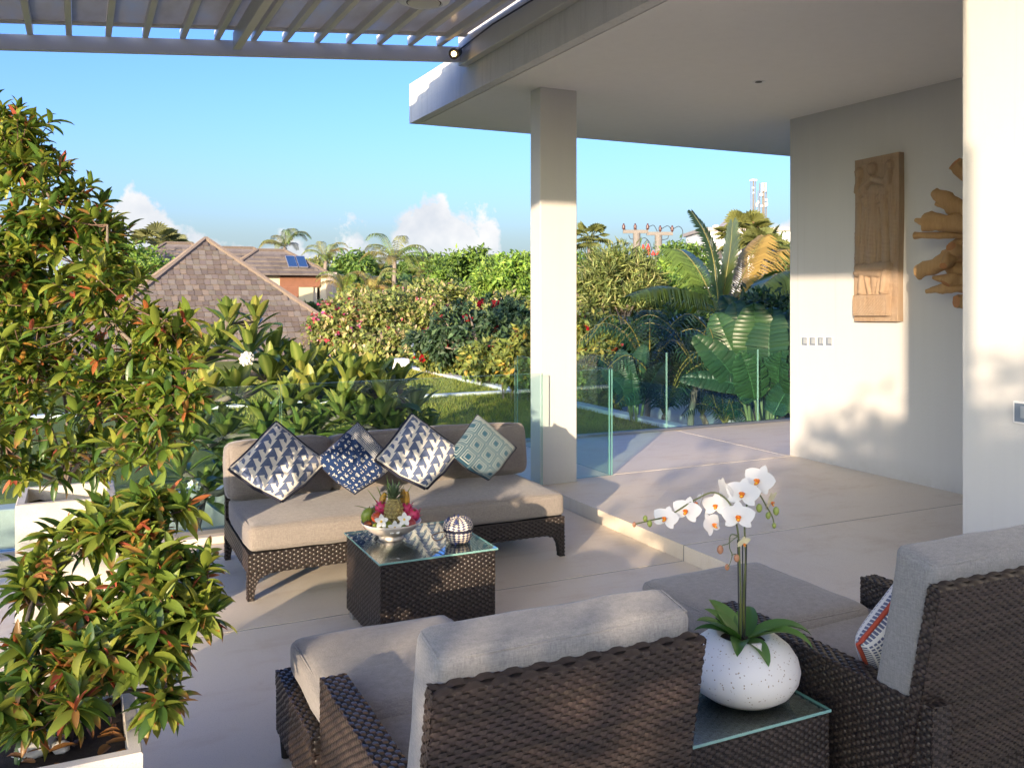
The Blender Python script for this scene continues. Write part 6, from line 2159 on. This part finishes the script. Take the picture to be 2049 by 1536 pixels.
rng = np.random.default_rng(5)
def belt(name, label, u0, u1, t0, t1, vt, vb, n, size, pal, seed):
    rng = np.random.default_rng(seed)
    ells = []
    for i in range(46):
        u = u0 + (u1 - u0) * (i + rng.random()) / 46; t = rng.uniform(t0, t1)
        v = rng.uniform(vt, vb)
        ells.append(ell_px(u, v, t, rng.uniform(25, 55) , rng.uniform(14, 28), 2.0))
    V, F, C, _ = leaf_cloud(ells, n, size, pal, rng, 900, .12, .6, .1, .4)
    o = place(name, array_mesh(name, V, F, C, M['leaf_far']), None)
    return tag(o, label, 'trees', kind='stuff')
belt('far_wood', 'distant green tree belt along the horizon', -700, 2500, 90, 150, 548, 575, 24000, 1.0, [(0.135, 0.195, 0.075, 4), (0.180, 0.240, 0.090, 3), (0.090, 0.135, 0.060, 2)], 1)
belt('middle_wood', 'mass of garden greenery below the skyline', -600, 2400, 45, 75, 572, 625, 26000, .5, [(0.120, 0.195, 0.045, 4), (0.180, 0.255, 0.060, 3), (0.075, 0.120, 0.038, 3), (0.300, 0.285, 0.120, 1)], 2)
belt('near_wood', 'undergrowth filling the gardens behind the hedge', 560, 2100, 27, 40, 620, 690, 20000, .3, [(0.105, 0.180, 0.045, 4), (0.165, 0.225, 0.053, 3), (0.060, 0.105, 0.030, 3), (0.300, 0.255, 0.120, 1)], 3)

# ------------------------------------------------------------------ garden buildings glimpsed through the leaves
def little_house(label, u0, u1, v0, v1, t, wall, roofm, roof_h=.35, depth=3.0, dk=True):
    p0, p1 = at(u0, v0, t), at(u1, v0, t)
    x0, x1 = p0.x, p1.x + (p0.y - p1.y) * .0
    y = (p0.y + p1.y) / 2
    e = empty('garden_pavilion', ((x0 + x1) / 2, y, GZ), label, 'building', 'low garden buildings')
    zt = p0.z
    m = MB(); m.box(x0, x1, y, y + depth, GZ, zt); m.build('wall', M[wall], e)
    m = MB(); m.bbox(x0 - .25, x1 + .25, y - .35, y + depth + .3, zt + .002, zt + roof_h, .02); m.build('roof', M[roofm], e)
    if dk:
        w = (x1 - x0)
        for f in (.25, .65):
            m = MB(); m.bbox(x0 + w * f, x0 + w * (f + .16), y - .03, y + .02, zt - 1.6, zt - .35, .01); m.build('window', M['black'], e)
    return e
M['blue_roof'] = plain('blue_grey_roof', (.34, .42, .55), .5, var=.1)
M['brown_fence'] = plain('brown_fence', (.24, .13, .09), .9, var=.3, scale=9)
little_house('pale blue roofed pavilion seen through the shrubs left of the column', 930, 1010, 705, 790, 24, 'white_paint', 'blue_roof', .25)
little_house('low white building with blue-grey roof right of the column', 1150, 1295, 640, 700, 27, 'brown_fence', 'blue_roof', .55)
little_house('white wall corner showing between leaves beside the column', 1030, 1100, 632, 700, 30, 'white_paint', 'white_paint', .2, dk=False)
p0 = at(1000, 660, 27)
m = MB(); m.bbox(p0.x, p0.x + 14, p0.y, p0.y + .15, GZ, .55, .01)
tag(m.build('garden_fence', M['brown_fence']), 'brown timber fence behind the garden shrubs', 'fence')

# sun lounger on the lawn
lo = empty('sun_lounger', at(872, 742, 20.2), 'small dark sun lounger on the lawn beyond the frangipani', 'lounger')
c = at(872, 742, 20.2); z0 = LAWN_Z
m = MB(); m.bbox(c.x - .3, c.x + .3, c.y - .9, c.y + .5, z0 + .24, z0 + .30, .01); m.build('seat', M['switch'], lo)
m = MB(); m.add([(c.x - .3, c.y + .5, z0 + .30), (c.x + .3, c.y + .5, z0 + .30), (c.x + .3, c.y + .95, z0 + .75), (c.x - .3, c.y + .95, z0 + .75),
                 (c.x - .3, c.y + .54, z0 + .26), (c.x + .3, c.y + .54, z0 + .26), (c.x + .3, c.y + .99, z0 + .71), (c.x - .3, c.y + .99, z0 + .71)],
                ((0, 1, 2, 3), (7, 6, 5, 4), (0, 4, 5, 1), (1, 5, 6, 2), (2, 6, 7, 3), (3, 7, 4, 0))); m.build('backrest', M['switch'], lo)
for (dx, dy) in ((-.26, -.8), (.26, -.8), (-.26, .45), (.26, .45)):
    m = MB(); m.box(c.x + dx - .02, c.x + dx + .02, c.y + dy - .02, c.y + dy + .02, z0, z0 + .239); m.build('leg', M['black'], lo)
c = at(797, 728, 20.5)
m = MB(); m.bbox(c.x - .22, c.x + .22, c.y - .2, c.y + .2, LAWN_Z, c.z + .12, .03)
tag(m.build('lawn_plinth', M['white_paint']), 'white block standing at the far edge of the lawn', 'plinth')

# ------------------------------------------------------------------ power poles
M['pole'] = plain('pole_concrete', (.20, .18, .16), .8, var=.15)
M['insul'] = plain('insulator_brown', (.10, .035, .03), .35)
M['red_ins'] = plain('insulator_red', (.55, .05, .03), .5)
PT = 58.0
def pole(label, u, vt, arm0, arm1, va, ins, seed):
    c = at(u, vt, PT)
    e = empty('power_pole', (c.x, c.y, GZ), label, 'power pole', 'power poles on the skyline')
    m = MB(); m.tube([(c.x, c.y, GZ), c], [.30, .24], 10); m.build('post', M['pole'], e, smooth=True)
    a0, a1 = at(arm0, va, PT), at(arm1, va, PT)
    m = MB(); d = (a1 - a0).normalized(); s = Vector((-d.y, d.x, 0)) * .1
    m.add([a0 - s, a1 - s, a1 + s, a0 + s, a0 - s + RZ * .22, a1 - s + RZ * .22, a1 + s + RZ * .22, a0 + s + RZ * .22], ((0, 3, 2, 1), (4, 5, 6, 7), (0, 1, 5, 4), (1, 2, 6, 5), (2, 3, 7, 6), (3, 0, 4, 7)))
    fix_normals(m.build('crossarm', M['pole'], e))
    for ui in ins:
        q = at(ui, va, PT) + RZ * .22
        m = MB(); m.lathe(q, [(.05, 0), (.05, .06), (.13, .08), (.07, .13), (.13, .18), (.07, .23), (.12, .28), (.05, .34), (.05, .42)], 10); m.build('insulator', M['insul'], e, smooth='all')
    return e
pole('left power pole with three brown insulators', 1274, 466, 1246.5, 1297, 467, (1248, 1271, 1296), 1)
pole('right power pole with the lower crossarm', 1317.5, 470, 1294, 1346, 471, (1321, 1345), 2)
wires = [[(1248, 458), (1262, 463), (1271, 458)], [(1271, 458), (1284, 464), (1296, 458)], [(1296, 456), (1308, 451), (1317, 466), (1321, 462)], [(1321, 460), (1336, 452), (1345, 462)], [(1345, 460), (1358, 453), (1366, 462), (1363, 478), (1355, 484)],
         [(1258, 470), (1262, 478), (1272, 478)], [(1278, 482), (1290, 476), (1300, 486), (1304, 500)], [(1288, 488), (1296, 480), (1297, 492)], [(1322, 480), (1335, 478), (1338, 470)], [(1300, 505), (1312, 490), (1314, 476)]]
for i, w in enumerate(wires):
    m = MB(); m.tube(smooth_path([at(u, v, PT) for u, v in w], 6), .022, 5)
    o = m.build('power_cable', M['black'], smooth='all')
    tag(o, '%s dark cable loop strung on the two power poles' % ('first', 'second', 'third', 'fourth', 'fifth, wide outer', 'sixth, low', 'seventh', 'eighth, short', 'ninth', 'tenth, hanging')[i], 'cable', 'cables on the power poles')
for i, (u, v0, v1) in enumerate(((1287, 489, 498), (1297, 488, 500), (1298, 500, 511), (1307, 502, 511), (1317, 503, 511))):
    a, b_ = at(u, v0, PT - .4), at(u, v1, PT - .4)
    m = MB(); m.tube([a, a.lerp(b_, .35), a.lerp(b_, .6), b_], [.05, .07, .14, .12], 8)
    tag(m.build('surge_arrester', M['red_ins'], smooth=True), ('leftmost', 'second', 'third', 'fourth', 'rightmost')[i] + ' small red insulator hanging low between the power poles', 'insulator', 'red insulators between the power poles')

# ------------------------------------------------------------------ concrete building with antennas
FT = 85.0
fb = empty('concrete_building', at(1500, 560, FT), 'distant unfinished concrete building under the antenna masts', 'building')
M['conc'] = plain('raw_concrete', (.42, .37, .33), .9, var=.25, scale=.8)
M['conc_d'] = plain('concrete_opening', (.10, .09, .09), .9)
M['orange'] = plain('orange_brick', (.42, .17, .10), .9, var=.15)
def fbox(u0, u1, v0, v1, d0, d1, mat, nm_, parent=None):
    p, q = at(u0, v1, FT + d0), at(u1, v0, FT + d0)
    rv = Vector((CS, -SN, 0)); fw = Vector((SN, CS, 0))
    a, b_ = p, Vector((q.x, q.y, p.z))
    dp = fw * (d1 - d0)
    h = RZ * (q.z - p.z)
    m = MB(); m.add([a, b_, b_ + dp, a + dp, a + h, b_ + h, b_ + dp + h, a + dp + h], ((0, 3, 2, 1), (4, 5, 6, 7), (0, 1, 5, 4), (1, 2, 6, 5), (2, 3, 7, 6), (3, 0, 4, 7)))
    return fix_normals(m.build(nm_, M[mat], parent or fb))
fbox(1408, 1600, 462, 640, .3, 9, 'white_paint', 'wall')
fbox(1405, 1620, 455, 462, 0, 9.5, 'conc', 'parapet')
fbox(1412, 1420, 462, 560, -.1, .29, 'conc', 'pillar'); fbox(1470, 1477, 462, 560, -.1, .29, 'conc', 'pillar')
fbox(1405, 1500, 492, 499, -.15, .25, 'conc', 'floor_band')
for (a, b_, c_, d_) in ((1425, 1445, 502, 520), (1436, 1442, 505, 515), (1552, 1557, 466, 472), (1565, 1569, 480, 490)):
    fbox(a, b_, c_, d_, -.12 - .05 * (a == 1436), .28, 'conc_d', 'window')
fbox(1500, 1518, 438, 455, 1, 4, 'orange', 'stair_tower'); fbox(1455, 1478, 449, 455, .5, 3, 'orange', 'brick_band')
m = MB(); a, b_, c_ = at(1448, 455, FT + .4), at(1474, 430, FT + .4), at(1500, 455, FT + .4)
fw = Vector((SN, CS, 0)) * 4
m.add([a, b_, c_, a + fw, b_ + fw, c_ + fw], ((0, 1, 2), (5, 4, 3), (0, 3, 4, 1), (1, 4, 5, 2), (2, 5, 3, 0))); fix_normals(m.build('gable', M['conc'], fb))
fbox(1430, 1437, 450, 455, 1, 2, 'white_paint', 'roof_tank')
def mast(label, u, v0, v1, r, panels, seed):
    p, q = at(u, v0, FT + 3), at(u, v1, FT + 3)
    e = empty('antenna_mast', p, label, 'antenna', 'antenna masts on the concrete building')
    m = MB(); m.tube([p, q], [r, r * .8], 6); m.build('pole', M['pole'], e)
    if r > .1:
        for k_ in range(3):
            a = 2.1 * k_
            d = Vector((math.cos(a), math.sin(a), 0)) * r * 2.2
            m = MB(); m.tube([p + d, q + d], r * .35, 4); m.build('stay', M['pole'], e)
    for (du, v, w, h) in panels:
        c = at(u + du, v, FT + 2.8); s = FT / FPX
        m = MB(); m.bbox(c.x - w * s / 2, c.x + w * s / 2, c.y - .12, c.y + .12, c.z - h * s / 2, c.z + h * s / 2, .03); m.build('antenna_panel', M['white_paint'], e)
    return e
mast('slim left antenna mast with small dishes on top', 1507.5, 440, 360, .11, ((-5, 361, 3, 4), (0, 360, 3, 4), (5, 361, 3, 4), (0, 376, 2, 3), (0, 386, 2, 3)), 1)
mast('thin short middle antenna pole', 1517, 440, 382, .05, ((0, 405, 2, 6), (-3, 410, 1.5, 8)), 2)
mast('thick right antenna mast with tall white panels', 1527.5, 448, 366, .16, ((-2, 375, 3, 18), (3.5, 375, 4, 19), (-4, 390, 6, 6), (6, 400, 4, 5), (4, 410, 3, 8), (-3, 412, 3, 5), (7, 408, 2, 7)), 3)

# ------------------------------------------------------------------ carved wooden panel on the white wall
def wood_mat(name, c1, c2, c3):
    t = NT(name)
    co = t.coord()
    g_ = t.noise(t.coord('Object', (60, 60, 5)), 1.0, 5, .7)
    n = t.noise(co, 7, 4)
    c = t.mix(g_, c1, c2)
    c = t.mix(t.math('MULTIPLY_ADD', n, 2.0, -.8, clamp=True), c, c3)
    return t.done(t.pbr(c, .85, t.bump(g_, .5, .006), 0, .2))
M['carved'] = wood_mat('weathered_carving', (.22, .145, .095), (.42, .31, .215), (.33, .26, .20))
M['drift'] = wood_mat('teak_root', (.30, .165, .07), (.56, .37, .19), (.44, .28, .14))
M['cut'] = wood_mat('cut_end_grain', (.34, .15, .06), (.46, .23, .10), (.38, .18, .08))
PY0, PY1 = 5.935, 5.455          # left and right edge as seen
PZb, PZt = 1.445, 2.885
def seg(s, z, a, b_, r):
    ax, az = a; bx, bz = b_
    dx, dz = bx - ax, bz - az
    t_ = max(0, min(1, ((s - ax) * dx + (z - az) * dz) / (dx * dx + dz * dz + 1e-9)))
    d = math.hypot(s - ax - dx * t_, z - az - dz * t_)
    return max(0.0, 1 - (d / r) ** 2) ** .5
W_, H_ = .48, 1.44
def relief(s, z):
    """s 0..W left to right, z 0..H bottom to top, returns height in metres"""
    h = 0.0
    bev = min(s, W_ - s)
    def up(v, k): 
        nonlocal h
        h = max(h, v * k)
    # heads with head-dresses
    up(seg(s, z, (.20, 1.345), (.20, 1.33), .050), .030); up(seg(s, z, (.05, 1.33), (.05, 1.31), .045), .024); up(seg(s, z, (.385, 1.345), (.385, 1.33), .045), .024)
    # raised and folded arms
    for a, b_ in (((.20, 1.25), (.07, 1.17)), ((.07, 1.17), (.16, 1.10)), ((.20, 1.25), (.34, 1.20)), ((.34, 1.20), (.38, 1.28)), ((.34, 1.14), (.24, 1.05)), ((.10, 1.08), (.15, 1.00)),
                 ((.05, 1.27), (.02, 1.16)), ((.385, 1.28), (.36, 1.10)), ((.24, 1.08), (.24, .98)), ((.30, 1.02), (.19, .95))):
        up(seg(s, z, a, b_, .028), .022)
    # long robes
    for (x0, x1, r, k) in ((.13, .09, .030, .020), (.22, .20, .055, .026), (.31, .36, .035, .022), (.04, .03, .03, .014), (.40, .43, .03, .014), (.27, .275, .02, .016), (.17, .14, .018, .02)):
        if .50 < z < 1.2: up(seg(s, z, (x0, 1.15), (x1, .53), r), k)
    h += .0007 * math.sin(z * 170 + s * 40)
    # seated figure
    for a, b_, r, k in (((.06, .47), (.38, .48), .045, .034), ((.04, .43), (.30, .41), .035, .030), ((.11, .39), (.10, .26), .035, .036), ((.16, .38), (.20, .24), .028, .030), ((.36, .42), (.34, .26), .036, .036), ((.24, .36), (.24, .26), .05, .022), ((.30, .36), (.28, .24), .02, .028)):
        up(seg(s, z, a, b_, r), k)
    # patterned block
    if .035 < s < .405 and .045 < z < .235:
        e_ = min(s - .035, .405 - s, z - .045, .235 - z)
        v = .036 if e_ > .012 else .036
        if e_ > .02: v += .0035 * (math.sin(s * 210) * math.sin(z * 210))
        elif .008 < e_ < .014: v -= .004 * (math.sin((s + z) * 260) > 0)
        h = max(h, v)
    h += .003 * mnoise.noise(Vector((s * 30, z * 9, 1.0))) + .0025 * mnoise.noise(Vector((s * 9, z * 40, 4.0)))
    return h * max(0.0, min(1.0, bev / .012)) * max(0.0, min(1.0, min(z, H_ - z) / .012))
nx, nz = 66, 200
vs_, fs_ = [], []
base_t = .062
for j in range(nz + 1):
    for i in range(nx + 1):
        s, z = W_ * i / nx, H_ * j / nz
        y = PY0 + (PY1 - PY0) * i / nx
        skew = -.012 * (z / H_) + .004 * math.sin(z * 5)
        vs_.append((6.328 - base_t - 1.5 * relief(s, z), y + skew, PZb + z + .012 * (i / nx)))
for j in range(nz):
    for i in range(nx):
        o = j * (nx + 1) + i
        fs_.append((o, o + 1, o + nx + 2, o + nx + 1))
ring = [i for i in range(nx + 1)] + [(j) * (nx + 1) + nx for j in range(1, nz + 1)] + [nz * (nx + 1) + i for i in range(nx - 1, -1, -1)] + [j * (nx + 1) for j in range(nz - 1, 0, -1)]
off = len(vs_)
for r_ in ring: vs_.append((6.329, vs_[r_][1], vs_[r_][2]))
nr = len(ring)
for i in range(nr):
    j = (i + 1) % nr
    fs_.append((ring[i], off + i, off + j, ring[j]))
fs_.append(tuple(off + i for i in range(nr)))
m = MB(); m.add(vs_, fs_)
cp = m.build('carved_panel', M['carved'], smooth=50)
fix_normals(cp)
tag(cp, 'tall weathered wooden panel carved with robed figures on the white wall', 'carving')

# ------------------------------------------------------------------ driftwood root sculpture
def onX(u, v, X):
    k_ = (u - CX) / FPX
    return at(u, v, X / (SN + k_ * CS))
dc = onX(1985, 480, 6.2)
dw = empty('root_sculpture', dc, 'branching teak root sculpture on the wall, cut off by the near wall', 'sculpture')
def branch(pts, rads, seed, flare=1.0):
    pp = smooth_path([Vector(p) for p in pts], 6)
    n = 16
    rr = [np.interp(i / (len(pp) - 1), np.linspace(0, 1, len(rads)), rads) for i in range(len(pp))]
    m = MB(); m.tube(pp, rr, n)
    # knobbly surface
    ctr = [p for p in pp for _ in range(n)]
    nv = []
    for v, c in zip(m.v, ctr):
        v = Vector(v); d = v - c
        k_ = 1 + .42 * mnoise.noise(v * 11 + Vector((seed, 0, 0))) + .26 * mnoise.noise(v * 30)
        nv.append(tuple(c + d * k_))
    m.v = nv
    m.m = [0] * (len(m.f) - 1) + [1]
    return m.build('branch', [M['drift'], M['cut']], dw, smooth=55)
br = [([(2010, 470, 6.20), (1950, 365, 6.10), (1911, 326, 5.98)], (.07, .062, .052)),
      ([(2005, 470, 6.18), (1940, 430, 6.08), (1895, 400, 5.98), (1869, 384, 5.95)], (.085, .080, .055, .035)),
      ([(1925, 430, 6.06), (1895, 415, 5.98), (1873, 406, 5.95)], (.03, .028, .022)),
      ([(2005, 480, 6.18), (1945, 455, 6.05), (1890, 445, 5.95), (1846, 446, 5.88)], (.09, .085, .070, .060)),
      ([(1858, 447, 5.90), (1842, 442, 5.87), (1831, 441, 5.86)], (.045, .03, .012)),
      ([(2005, 490, 6.2), (1950, 472, 6.1), (1890, 471, 6.0), (1829, 471, 5.92)], (.06, .03, .022, .034)),
      ([(1975, 480, 6.2), (1920, 490, 6.12), (1905, 520, 6.05), (1935, 560, 6.1)], (.07, .05, .06, .07)),
      ([(1960, 500, 6.2), (1915, 508, 6.0), (1880, 528, 5.92), (1833, 545, 5.86)], (.075, .065, .060, .052)),
      ([(1920, 505, 5.98), (1910, 500, 5.90), (1904, 492, 5.86)], (.05, .045, .034)),
      ([(1905, 515, 5.97), (1892, 525, 5.88), (1886, 532, 5.84)], (.045, .040, .034)),
      ([(1960, 540, 6.15), (1915, 555, 6.05), (1885, 557, 5.98), (1866, 555, 5.95)], (.06, .045, .03, .012)),
      ([(1960, 560, 6.15), (1920, 562, 6.02), (1900, 560, 5.95), (1892, 568, 5.92)], (.06, .05, .045, .035)),
      ([(1960, 580, 6.15), (1910, 576, 6.0), (1880, 578, 5.95), (1853, 583, 5.92)], (.05, .04, .03, .018)),
      ([(1965, 590, 6.15), (1930, 600, 6.02), (1912, 602, 5.95)], (.06, .055, .045)),
      ([(2010, 330, 6.2), (1990, 450, 6.2), (1985, 560, 6.2), (1990, 640, 6.2)], (.07, .12, .12, .07))]
for i, (pp, rr) in enumerate(br):
    branch([onX(*q) for q in pp], rr, i * 2.7)
